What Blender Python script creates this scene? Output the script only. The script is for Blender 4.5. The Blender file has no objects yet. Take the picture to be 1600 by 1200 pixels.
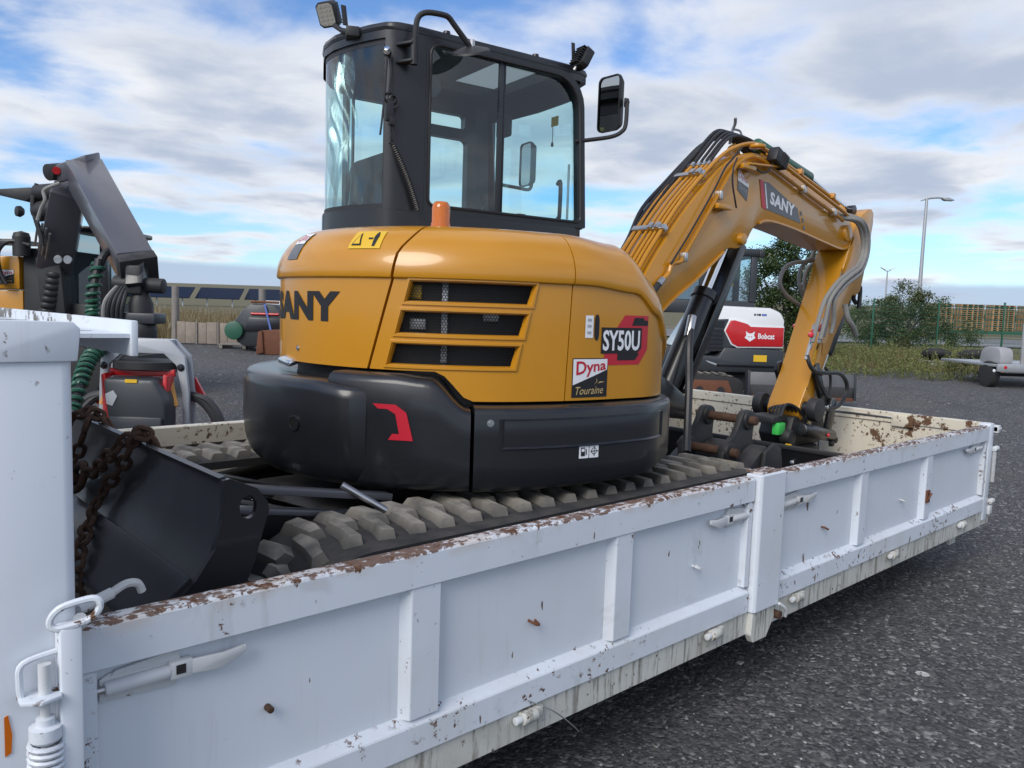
import bpy, bmesh, math, random
from mathutils import Vector, Matrix, noise as mnoise
random.seed(7)
R = math.radians
scene = bpy.context.scene
COL = scene.collection

# ---------------------------------------------------------------- camera
cam_d = bpy.data.cameras.new('camera'); cam = bpy.data.objects.new('camera', cam_d); COL.objects.link(cam)
cam_d.sensor_width = 36.0; cam_d.lens = 27.855; cam_d.clip_start = 0.05; cam_d.clip_end = 3000
# world frame: X runs along the container (towards its tailgate), Y across it, Z up; ground at 0
_r = Vector((0.7391, -0.6728, 0.0329)); _u = Vector((0.0384, 0.0904, 0.9952)); _b = -Vector((0.6725, 0.7342, -0.0926))
_b = _b.normalized(); _r = _u.cross(_b).normalized(); _u = _b.cross(_r).normalized()
cam.matrix_world = Matrix(((_r.x, _u.x, _b.x, 0), (_r.y, _u.y, _b.y, 0), (_r.z, _u.z, _b.z, 1.6), (0, 0, 0, 1)))
scene.camera = cam

# ---------------------------------------------------------------- light
SUN_AZ = R(196)      # direction towards the sun, from +X counter-clockwise
SUN_EL = R(38)
sun_d = bpy.data.lights.new('sun', 'SUN'); sun = bpy.data.objects.new('sun', sun_d); COL.objects.link(sun)
sun_d.energy = 2.0; sun_d.angle = R(34); sun_d.color = (1.0, 0.95, 0.88)
_sd = Vector((math.cos(SUN_AZ) * math.cos(SUN_EL), math.sin(SUN_AZ) * math.cos(SUN_EL), math.sin(SUN_EL)))
sun.rotation_euler = _sd.to_track_quat('Z', 'Y').to_euler()
scene.view_settings.view_transform = 'Standard'; scene.view_settings.look = 'None'
scene.view_settings.exposure = 0.42; scene.view_settings.gamma = 1.0; scene.view_settings.use_curve_mapping = False

class NT:
    """small node tree builder"""
    def __init__(s, tree): s.t = tree; s.t.nodes.clear()
    def n(s, kind, **kw):
        nd = s.t.nodes.new(kind)
        for k, v in kw.items():
            if k.startswith('i_'):
                key = k[2:]; key = int(key) if key.isdigit() else key.replace('_', ' ')
                s.set(nd.inputs[key], v)
            else: setattr(nd, k, v)
        return nd
    def set(s, inp, v):
        if isinstance(v, bpy.types.NodeSocket): s.t.links.new(v, inp)
        elif isinstance(v, bpy.types.Node): s.t.links.new(v.outputs[0], inp)
        else:
            if inp.type == 'RGBA' and len(v) == 3: v = (*v, 1)
            inp.default_value = v
    def math(s, op, a, b=0.0, c=None, clamp=False):
        nd = s.t.nodes.new('ShaderNodeMath'); nd.operation = op; nd.use_clamp = clamp
        s.set(nd.inputs[0], a); s.set(nd.inputs[1], b)
        if c is not None: s.set(nd.inputs[2], c)
        return nd.outputs[0]
    def mix(s, f, a, b, mode='MIX'):
        nd = s.t.nodes.new('ShaderNodeMix'); nd.data_type = 'RGBA'; nd.blend_type = mode; nd.clamp_factor = True
        s.set(nd.inputs[0], f); s.set(nd.inputs[6], a); s.set(nd.inputs[7], b); return nd.outputs[2]
    def step(s, v, lo, hi):
        nd = s.t.nodes.new('ShaderNodeMapRange'); nd.interpolation_type = 'SMOOTHSTEP'
        s.set(nd.inputs[0], v); nd.inputs[1].default_value = lo; nd.inputs[2].default_value = hi; return nd.outputs[0]
    def ramp(s, v, pts):
        nd = s.t.nodes.new('ShaderNodeValToRGB'); el = nd.color_ramp.elements
        while len(el) > 1: el.remove(el[-1])
        for i, (p, c) in enumerate(pts):
            e = el[0] if i == 0 else el.new(p)
            e.position = p; e.color = (*c, 1) if len(c) == 3 else c
        s.set(nd.inputs[0], v); return nd.outputs[0]
    def noise(s, vec, scale, detail=4, rough=.55, dist=0):
        nd = s.n('ShaderNodeTexNoise'); s.set(nd.inputs['Vector'], vec); nd.inputs['Scale'].default_value = scale
        nd.inputs['Detail'].default_value = detail; nd.inputs['Roughness'].default_value = rough; nd.inputs['Distortion'].default_value = dist
        return nd.outputs[0]
    def vscale(s, vec, sc, off=(0, 0, 0)):
        nd = s.n('ShaderNodeMapping'); s.set(nd.inputs[0], vec); nd.inputs[3].default_value = sc; nd.inputs[1].default_value = off
        return nd.outputs[0]

world = bpy.data.worlds.new('World'); scene.world = world; world.use_nodes = True
W = NT(world.node_tree)
sky = W.n('ShaderNodeTexSky', sky_type='NISHITA', sun_disc=False, sun_elevation=SUN_EL, sun_rotation=R(90) - SUN_AZ,
          air_density=1.0, dust_density=0.4, ozone_density=2.5, altitude=50)
tc = W.n('ShaderNodeTexCoord').outputs['Generated']
sep = W.n('ShaderNodeSeparateXYZ'); W.set(sep.inputs[0], tc)
zc = W.math('MAXIMUM', sep.outputs[2], 0.0)
inv = W.math('DIVIDE', 1.0, W.math('ADD', zc, 0.10))
pv = W.n('ShaderNodeVectorMath', operation='SCALE'); W.set(pv.inputs[0], tc); W.set(pv.inputs['Scale'], inv)
flat = W.n('ShaderNodeVectorMath', operation='MULTIPLY'); W.set(flat.inputs[0], pv.outputs[0]); flat.inputs[1].default_value = (1, 1, 0)
pc = W.vscale(flat.outputs[0], (1.0, 1.0, 1.0), (3.3, 1.2, 0))
n_big = W.noise(pc, 0.62, 3, .5, .2)
n_mid = W.noise(pc, 1.7, 8, .54, .25)
n_sh = W.noise(pc, 1.15, 6, .55, .3)
dens = W.math('ADD', W.math('MULTIPLY', n_big, 0.9), W.math('MULTIPLY', n_mid, 0.75))
bias = W.ramp(zc, [(0.0, (.42,) * 3), (.05, (.42,) * 3), (.075, (.38,) * 3), (.11, (.62,) * 3), (.20, (.64,) * 3), (.30, (.57,) * 3), (.36, (.52,) * 3), (.6, (.54,) * 3), (1, (.54,) * 3)])
dens = W.math('ADD', dens, W.math('SUBTRACT', bias, .5))
cov = W.step(dens, 0.72, 0.97)
core = W.step(W.math('ADD', dens, W.math('MULTIPLY', n_sh, .5)), 1.06, 1.38)
cl_col = W.mix(core, (5.3, 5.4, 5.6), (2.75, 3.2, 4.05))
sk = W.mix(1.0, sky.outputs[0], (0.62, 0.78, 0.98), 'MULTIPLY')
c1 = W.mix(cov, sk, cl_col)
# far bank of cloud low on the horizon
pb = W.vscale(tc, (2.2, 2.2, 0))
hz = W.math('ADD', zc, W.math('MULTIPLY', W.math('SUBTRACT', W.noise(pb, 1.6, 5), .5), .02))
bank = W.math('MULTIPLY', W.math('SUBTRACT', 1.0, W.step(hz, .040, .050)), .85)
c2 = W.mix(bank, c1, (2.6, 3.2, 4.3))
bgn = W.n('ShaderNodeBackground'); W.set(bgn.inputs[0], c2); bgn.inputs[1].default_value = 0.13
W.set(W.n('ShaderNodeOutputWorld').inputs[0], bgn)

# ---------------------------------------------------------------- materials
MATS = {}
def newmat(name):
    m = bpy.data.materials.new(name); m.use_nodes = True; MATS[name] = m
    return m, NT(m.node_tree)
def finish(t, bsdf):
    t.set(t.n('ShaderNodeOutputMaterial').inputs[0], bsdf)
def pbsdf(t, **kw):
    b = t.n('ShaderNodeBsdfPrincipled')
    for k, v in kw.items(): t.set(b.inputs[k.replace('_', ' ')], v)
    return b
def pos(t): return t.n('ShaderNodeNewGeometry').outputs['Position']
def bump(t, h, strength=.3, dist=.01):
    nd = t.n('ShaderNodeBump'); t.set(nd.inputs['Height'], h); nd.inputs['Strength'].default_value = strength
    nd.inputs['Distance'].default_value = dist; return nd.outputs[0]
def basic(name, col, rough=.5, metal=0., coat=0., var=.12, vscale=6., rvar=.1, bmp=0., bscale=60., dust=0., dcol=(.30, .27, .23), obj=False):
    m, t = newmat(name)
    p = t.n('ShaderNodeTexCoord').outputs['Object'] if obj else pos(t)
    n = t.noise(p, vscale, 5, .6)
    lo = tuple(c * (1 - var) for c in col); hi = tuple(min(1, c * (1 + var)) for c in col)
    c = t.mix(n, lo, hi)
    rg = t.math('ADD', rough - rvar / 2, t.math('MULTIPLY', t.noise(p, vscale * 3.3, 4), rvar))
    if dust > 0:
        up = t.n('ShaderNodeSeparateXYZ'); t.set(up.inputs[0], t.n('ShaderNodeNewGeometry').outputs['Normal'])
        f = t.math('MULTIPLY', t.step(up.outputs[2], .1, .9), t.math('MULTIPLY', t.step(t.noise(p, 9, 6), .3, .7), dust))
        c = t.mix(f, c, dcol); rg = t.math('ADD', rg, t.math('MULTIPLY', f, .3))
    kw = dict(Base_Color=c, Roughness=rg, Metallic=metal, Coat_Weight=coat)
    b = pbsdf(t, **kw); b.inputs['Coat Roughness'].default_value = .08
    if bmp: t.set(b.inputs['Normal'], bump(t, t.noise(p, bscale, 4), bmp, .004))
    finish(t, b); return m

YEL = basic('yellow_paint', (.53, .232, .009), .30, 0, .55, .05, 3, .06)
YEL2 = basic('yellow_pipe', (.50, .215, .010), .34, 0, .3, .08, 8, .08)
BLK = basic('black_paint', (.010, .011, .014), .34, 0, .25, .15, 4, .10, .05, 140, .12, (.10, .095, .09))
BLKD = basic('black_dusty', (.018, .018, .02), .55, 0, 0, .25, 7, .15, .15, 90, .30, (.12, .11, .10))
BLADE = basic('blade_paint', (.034, .036, .041), .36, 0, .2, .25, 2.2, .25, .08, 60, .25, (.09, .088, .085))
CABM = basic('cab_frame_black', (.014, .0155, .019), .38, 0, .15, .1, 4, .08, .06, 200)
PLA = basic('black_plastic', (.02, .02, .022), .5, 0, 0, .1, 10, .1, .1, 300)
RUB = basic('track_rubber', (.026, .026, .027), .8, 0, 0, .3, 12, .1, .4, 80, .45, (.11, .10, .088))
LUG = basic('tread_lug_rubber', (.10, .095, .085), .85, 0, 0, .3, 14, .1, .4, 90, 1.0, (.33, .30, .25))
HOSE = basic('hose_black', (.02, .02, .022), .45, 0, 0, .15, 30, .15)
HOSEG = basic('hose_grey_sleeve', (.24, .235, .22), .55, 0, 0, .2, 60, .1, .4, 400)
CHR = basic('chrome', (.75, .76, .78), .12, 1., 0, .03, 9, .05)
STL = basic('zinc_steel', (.50, .50, .50), .36, 1., 0, .15, 30, .15)
RED = basic('red_paint', (.50, .012, .016), .38, 0, .3, .1, 6, .1)
REDC = basic('red_cap_plastic', (.60, .01, .025), .35, 0, .2, .05, 6, .05)
GRYP = basic('grey_arm_paint', (.085, .085, .10), .36, 0, .35, .1, 3, .1)
LGRY = basic('light_grey_paint', (.36, .38, .41), .40, 0, .2, .1, 5, .1)
GRN = basic('green_paint', (.02, .10, .06), .45, 0, .1, .15, 6, .1)
GRNB = basic('bright_green_plastic', (.06, .55, .10), .4, 0, .1, .05, 6, .1)
WHP = basic('white_enamel', (.74, .75, .76), .35, 0, .4, .05, 3, .08)
GALVD = basic('worn_dark_steel', (.13, .13, .135), .5, .4, 0, .35, 5, .2)
DKB = basic('dark_body_plastic', (.03, .034, .04), .45, 0, .1, .1, 4, .1)
GALV = basic('galvanised_steel', (.42, .43, .44), .45, .6, 0, .2, 9, .2)
WOOD = basic('weathered_wood', (.27, .225, .185), .8, 0, 0, .35, 5, .1, .5, 30)
WOODG = basic('grey_weathered_post', (.22, .20, .18), .85, 0, 0, .35, 7, .1, .6, 40)
PALW = basic('pallet_wood', (.50, .27, .12), .8, 0, 0, .4, 3, .1)
TIN = basic('seat_fabric', (.018, .018, .02), .8, 0, 0, .1, 20, .1)
INT = basic('cab_interior_grey', (.05, .055, .065), .6, 0, 0, .1, 6, .1)
SKYL = basic('roof_hatch_liner', (.42, .42, .44), .5, 0, 0, .05, 6, .1)
BARK = basic('bark', (.09, .07, .055), .9, 0, 0, .3, 12, .1, .6, 50)
WHITE = basic('print_white', (.78, .79, .82), .4, 0, .2, .02, 3, .03)
BLACKP = basic('print_black', (.010, .010, .012), .6, 0, 0, .02, 3, .03)
REDP = basic('print_red', (.50, .012, .03), .4, 0, .2, .02, 3, .03)
GOLDP = basic('print_gold', (.55, .40, .18), .4, 0, .2, .02, 3, .03)
YELP = basic('print_yellow', (.72, .44, .02), .4, 0, .2, .02, 3, .03)
GREYP = basic('print_grey', (.10, .105, .115), .4, 0, .2, .02, 3, .03)
BLUEP = basic('print_blue', (.10, .16, .45), .4, 0, .2, .02, 3, .03)
LEDM = basic('led_reflector', (.55, .53, .47), .3, .5, 0, .3, 120, .1)
TYRE = basic('tyre_rubber', (.022, .022, .023), .75, 0, 0, .2, 20, .1, .3, 120)
PLASTW = basic('grey_plastic', (.33, .33, .34), .5, 0, 0, .1, 8, .1)
ROADM = basic('asphalt_road', (.16, .16, .165), .85, 0, 0, .15, .8, .1, .3, 60)

def mk_glass(name, tint, gloss=.03):
    m, t = newmat(name)
    tr = t.n('ShaderNodeBsdfTransparent'); tr.inputs[0].default_value = (*tint, 1)
    gl = t.n('ShaderNodeBsdfGlossy'); gl.inputs['Roughness'].default_value = gloss; gl.inputs[0].default_value = (1, 1, 1, 1)
    lw = t.n('ShaderNodeLayerWeight'); lw.inputs[0].default_value = .5
    mx = t.n('ShaderNodeMixShader'); t.set(mx.inputs[0], t.math('ADD', t.math('MULTIPLY', t.math('POWER', lw.outputs['Facing'], 4.0), .85), .075, clamp=True)); t.set(mx.inputs[1], tr); t.set(mx.inputs[2], gl)
    finish(t, mx); return m
GLASS = mk_glass('cab_glass', (.74, .92, .92))
GLASS2 = mk_glass('dark_cab_glass', (.42, .50, .52))
m, t = newmat('plastic_film')
tr = t.n('ShaderNodeBsdfTransparent'); tr.inputs[0].default_value = (.9, .95, .95, 1)
gl = t.n('ShaderNodeBsdfGlossy'); gl.inputs['Roughness'].default_value = .18; df = t.n('ShaderNodeBsdfTranslucent'); df.inputs[0].default_value = (.85, .9, .9, 1)
ad = t.n('ShaderNodeMixShader'); ad.inputs[0].default_value = .5; t.set(ad.inputs[1], gl); t.set(ad.inputs[2], df)
mx = t.n('ShaderNodeMixShader'); t.set(mx.inputs[0], t.math('ADD', .12, t.math('MULTIPLY', t.step(t.noise(t.vscale(pos(t), (9, 9, 2.0)), 2.2, 5, .6, .8), .42, .75), .55)))
t.set(mx.inputs[1], tr); t.set(mx.inputs[2], ad); finish(t, mx); FILM = m
m, t = newmat('mirror_glass')
finish(t, pbsdf(t, Base_Color=(.45, .47, .47, 1), Metallic=1., Roughness=.04)); MIRROR = m
m, t = newmat('amber_lens')
b = pbsdf(t, Base_Color=(.80, .20, .006, 1), Roughness=.10); b.inputs['Transmission Weight'].default_value = .35; b.inputs['Coat Weight'].default_value = .6; finish(t, b); AMBER = m

def rust_white(name, base=(.67, .715, .78), chips=.60, edge=None, streak=0., flakes=0., dirt=.25, rust=(.105, .045, .020)):  # default base: white paint with the cool bluish light cast mixed in
    """white enamel over steel: chipped spots, rusty worn edge band (edge = z of the worn edge), vertical run streaks"""
    m, t = newmat(name); p = pos(t)
    big = t.noise(p, 2.3, 5, .6); fine = t.noise(p, 38, 6, .65)
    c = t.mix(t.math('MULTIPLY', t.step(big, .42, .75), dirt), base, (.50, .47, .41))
    # fine run marks
    run = t.noise(t.vscale(p, (1, 1, .06)), 42, 4, .6)
    c = t.mix(t.math('MULTIPLY', t.step(run, .58, .78), .16 + streak * .5), c, (.36, .33, .27))
    if streak: 
        run2 = t.noise(t.vscale(p, (1, 1, .10), (3, 2, 0)), 30, 5, .7)
        c = t.mix(t.math('MULTIPLY', t.step(run2, .50, .62), streak * .85), c, (.17, .155, .125))
        c = t.mix(t.math('MULTIPLY', t.step(t.noise(p, 5, 5), .4, .7), streak * .5), c, (.34, .33, .26))
    mask = t.math('MULTIPLY', t.step(fine, chips, chips + .05), t.step(t.noise(p, 5.5, 4), .46, .56))
    sp = t.noise(t.vscale(p, (1, 1, .40), (1, 5, 2)), 21, 3, .5)
    mask = t.math('MAXIMUM', mask, t.math('MULTIPLY', t.step(sp, .715, .735), .9))
    smear = t.math('MULTIPLY', t.step(t.noise(t.vscale(p, (1, 1, .7), (4, 1, 9)), 4.2, 5, .62, .6), .58, .63), t.step(t.noise(p, 1.9, 2), .45, .6))
    c = t.mix(t.math('MULTIPLY', smear, .30), c, (.44, .45, .46))
    if flakes:
        fl = t.math('ADD', t.math('MULTIPLY', t.noise(p, 7, 6, .68), .8), t.math('MULTIPLY', t.noise(p, 1.7, 3), .3))
        mask = t.math('MAXIMUM', mask, t.step(fl, flakes, flakes + .03))
    if edge is not None:
        sx = t.n('ShaderNodeSeparateXYZ'); t.set(sx.inputs[0], p)
        d = t.math('SUBTRACT', edge, sx.outputs[2])           # distance below the worn edge
        band = t.math('SUBTRACT', 1.0, t.step(d, .0, .034))
        e1 = t.step(t.math('ADD', t.noise(t.vscale(p, (1, 1, .5)), 26, 6, .7), t.math('MULTIPLY', band, .13)), .655, .72)
        e1 = t.math('MULTIPLY', e1, t.step(band, .02, .3))
        b1_ = t.math('SUBTRACT', 1.0, t.step(d, .005, .017))
        e2 = t.math('MULTIPLY', t.step(t.math('ADD', t.noise(t.vscale(p, (.6, 1, 1)), 55, 5, .7), t.math('ADD', t.math('MULTIPLY', b1_, .16), t.math('MULTIPLY', t.math('SUBTRACT', t.noise(p, 3.1, 2), .5), .35))), .60, .68), t.step(b1_, .02, .3))
        e1 = t.math('MAXIMUM', e1, t.math('MULTIPLY', e2, .92))
        drip = t.noise(t.vscale(p, (1, 1, .05)), 24, 3, .6)
        dm = t.math('MULTIPLY', t.step(drip, .66, .72), t.math('SUBTRACT', 1.0, t.step(d, .01, .085)))
        stain = t.math('MULTIPLY', t.math('SUBTRACT', 1.0, t.step(d, .0, .05)), t.step(t.noise(p, 11, 4), .35, .7))
        c = t.mix(t.math('MULTIPLY', stain, .5), c, (.50, .36, .24))
        mask = t.math('MAXIMUM', mask, t.math('MAXIMUM', e1, t.math('MULTIPLY', dm, .85)))
    rc = t.mix(t.noise(p, 90, 4), tuple(x * .35 for x in rust), tuple(min(1, x * 1.7) for x in rust))
    c = t.mix(mask, c, rc)
    h = t.math('SUBTRACT', 1.0, mask)
    b = pbsdf(t, Base_Color=c, Roughness=t.math('ADD', .42, t.math('MULTIPLY', mask, .42)), Normal=bump(t, t.math('ADD', h, t.math('MULTIPLY', t.noise(p, 3.0, 2), 1.2)), .25, .0035))
    finish(t, b); return m
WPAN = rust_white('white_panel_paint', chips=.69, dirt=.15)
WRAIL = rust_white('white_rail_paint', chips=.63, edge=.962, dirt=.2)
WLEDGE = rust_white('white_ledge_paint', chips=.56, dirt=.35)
WCHAS = rust_white('grimy_white_chassis', base=(.60, .60, .56), chips=.61, streak=.95, dirt=.6)
WCREAM = rust_white('flaking_cream_paint', base=(.66, .61, .50), chips=.57, flakes=.60, dirt=.4, rust=(.12, .062, .032))
WCREAM2 = rust_white('cream_scuffed_paint', base=(.64, .60, .50), chips=.55, flakes=.72, dirt=.5, rust=(.12, .062, .032))
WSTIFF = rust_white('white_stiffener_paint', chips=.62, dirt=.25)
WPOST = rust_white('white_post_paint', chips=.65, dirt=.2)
WSCR = rust_white('scraped_beam_paint', chips=.60, flakes=.56, dirt=.3, rust=(.17, .168, .16))
RUSTY = basic('rusty_iron', (.085, .045, .028), .85, .2, 0, .5, 28, .1, .6, 60)
RUSTB = basic('rust_brown_bucket', (.15, .058, .03), .8, .1, 0, .4, 8, .1, .5, 50)
LATCH = rust_white('latch_paint', base=(.60, .62, .64), chips=.60, dirt=.5)

# loose dark gravel
m, t = newmat('gravel_ground'); p = pos(t)
def vor(t, p, sc, feat='F1'):
    v = t.n('ShaderNodeTexVoronoi', feature=feat); t.set(v.inputs['Vector'], p); v.inputs['Scale'].default_value = sc; return v
v1 = vor(t, p, 70); v2 = vor(t, p, 28); v3 = vor(t, p, 9)
def sepx(t, col):
    s = t.n('ShaderNodeSeparateColor'); t.set(s.inputs[0], col); return s.outputs[0]
g1 = sepx(t, v1.outputs['Color']); g2 = sepx(t, v2.outputs['Color']); g3 = sepx(t, v3.outputs['Color'])
c = t.ramp(g1, [(0, (.026, .026, .028)), (.45, (.058, .058, .061)), (.8, (.105, .104, .104)), (.95, (.20, .196, .192)), (1, (.38, .37, .36))])
c2 = t.ramp(g2, [(0, (.034, .034, .036)), (.6, (.072, .071, .072)), (.93, (.13, .127, .123)), (1, (.42, .41, .39))])
sel = t.step(t.noise(p, 14, 3), .47, .56); c = t.mix(t.math('MULTIPLY', sel, .7), c, c2)
brown = t.step(t.noise(p, .55, 5, .6), .52, .68); c = t.mix(t.math('MULTIPLY', brown, .45), c, (.115, .098, .080))
wet = t.step(t.noise(p, .9, 4), .55, .7); c = t.mix(t.math('MULTIPLY', wet, .35), c, (.042, .042, .044))
white = t.math('MULTIPLY', t.step(g3, .985, .99), t.step(v3.outputs['Distance'], .30, .22)); c = t.mix(white, c, (.48, .47, .45))
sx_ = t.n('ShaderNodeSeparateXYZ'); t.set(sx_.inputs[0], p); far_ = t.math('ADD', t.math('MULTIPLY', sx_.outputs[0], .676), t.math('MULTIPLY', sx_.outputs[1], .737))
far_ = t.math('ADD', far_, t.math('MULTIPLY', t.math('SUBTRACT', t.noise(p, .35, 4), .5), 9.0))
c = t.mix(t.math('MULTIPLY', t.step(far_, 24.5, 27.5), .85), c, t.mix(t.noise(p, 1.7, 6, .7), (.075, .075, .028), (.20, .165, .085)))
h = t.math('ADD', t.math('MULTIPLY', t.math('SUBTRACT', 1, v1.outputs['Distance']), .6), t.math('MULTIPLY', t.math('SUBTRACT', 1, v2.outputs['Distance']), .9))
h = t.math('ADD', h, t.math('MULTIPLY', t.noise(p, 3, 6), 1.6))
finish(t, pbsdf(t, Base_Color=c, Roughness=.92, Normal=bump(t, h, .9, .012))); GRAVEL = m
basic('pebble', (.080, .079, .080), .9, 0, 0, .75, 23, .1, .3, 120); PEB = MATS['pebble']
basic('pebble_pale', (.33, .32, .31), .85, 0, 0, .35, 23, .1, .3, 120); PEBW = MATS['pebble_pale']

# dirty container floor
m, t = newmat('dirty_floor_steel'); p = pos(t)
c = t.ramp(t.noise(p, 3.0, 7, .65), [(.2, (.05, .045, .04)), (.5, (.13, .115, .095)), (.75, (.23, .205, .17))])
c = t.mix(t.step(t.noise(t.vscale(p, (1, .3, 1)), 14, 6, .7), .55, .62), c, (.022, .021, .02))
finish(t, pbsdf(t, Base_Color=c, Roughness=.85, Normal=bump(t, t.noise(p, 22, 6), .6, .01))); FLOORM = m

# hexagonal perforated grille: holes cut by transparency
m, t = newmat('grille_mesh'); tco = t.n('ShaderNodeUVMap').outputs[0]
def hexd(t, uv, ox, oy):
    a = t.n('ShaderNodeVectorMath', operation='ADD'); t.set(a.inputs[0], uv); a.inputs[1].default_value = (ox, oy, 0)
    md = t.n('ShaderNodeVectorMath', operation='MODULO'); t.set(md.inputs[0], a.outputs[0]); md.inputs[1].default_value = (1, 1.732, 1)
    sb = t.n('ShaderNodeVectorMath', operation='SUBTRACT'); t.set(sb.inputs[0], md.outputs[0]); sb.inputs[1].default_value = (.5, .866, 0)
    ln = t.n('ShaderNodeVectorMath', operation='LENGTH'); t.set(ln.inputs[0], sb.outputs[0]); return ln.outputs['Value']
dd = t.math('MINIMUM', hexd(t, tco, 10, 17.32), hexd(t, tco, 10.5, 17.32 + .866))
hole = t.step(dd, .43, .37)
pb_ = pbsdf(t, Base_Color=(.010, .010, .011, 1), Roughness=.6, Specular_IOR_Level=.2); trn = t.n('ShaderNodeBsdfTransparent')
mx = t.n('ShaderNodeMixShader'); t.set(mx.inputs[0], hole); t.set(mx.inputs[1], pb_); t.set(mx.inputs[2], trn); finish(t, mx); GRILLE = m

def leafmat(name, a, b_, trans=.35):
    m, t = newmat(name)
    oi = t.n('ShaderNodeNewGeometry'); n = t.noise(oi.outputs['Position'], 1.6, 4); rnd = oi.outputs['Random Per Island']
    c = t.mix(t.math('ADD', t.math('MULTIPLY', n, .6), t.math('MULTIPLY', rnd, .4)), a, b_)
    d = t.n('ShaderNodeBsdfDiffuse'); t.set(d.inputs[0], c); tl = t.n('ShaderNodeBsdfTranslucent'); t.set(tl.inputs[0], c)
    gl = t.n('ShaderNodeBsdfGlossy'); gl.inputs['Roughness'].default_value = .4
    mx = t.n('ShaderNodeMixShader'); mx.inputs[0].default_value = trans; t.set(mx.inputs[1], d); t.set(mx.inputs[2], tl)
    m2 = t.n('ShaderNodeMixShader'); m2.inputs[0].default_value = .05; t.set(m2.inputs[1], mx); t.set(m2.inputs[2], gl)
    finish(t, m2); return m
LEAF1 = leafmat('leaf_dark_green', (.022, .045, .012), (.085, .13, .030))
LEAF2 = leafmat('leaf_olive_green', (.04, .06, .02), (.15, .175, .06))
WEED = leafmat('weed_yellow_green', (.10, .125, .035), (.30, .31, .11))
DRY = leafmat('dry_grass', (.13, .095, .04), (.36, .28, .14))
FARG = leafmat('far_hedge_green', (.03, .045, .025), (.07, .085, .04))
m, t = newmat('solar_glass'); finish(t, pbsdf(t, Base_Color=(.012, .016, .03, 1), Roughness=.15)); SOLAR = m

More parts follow.
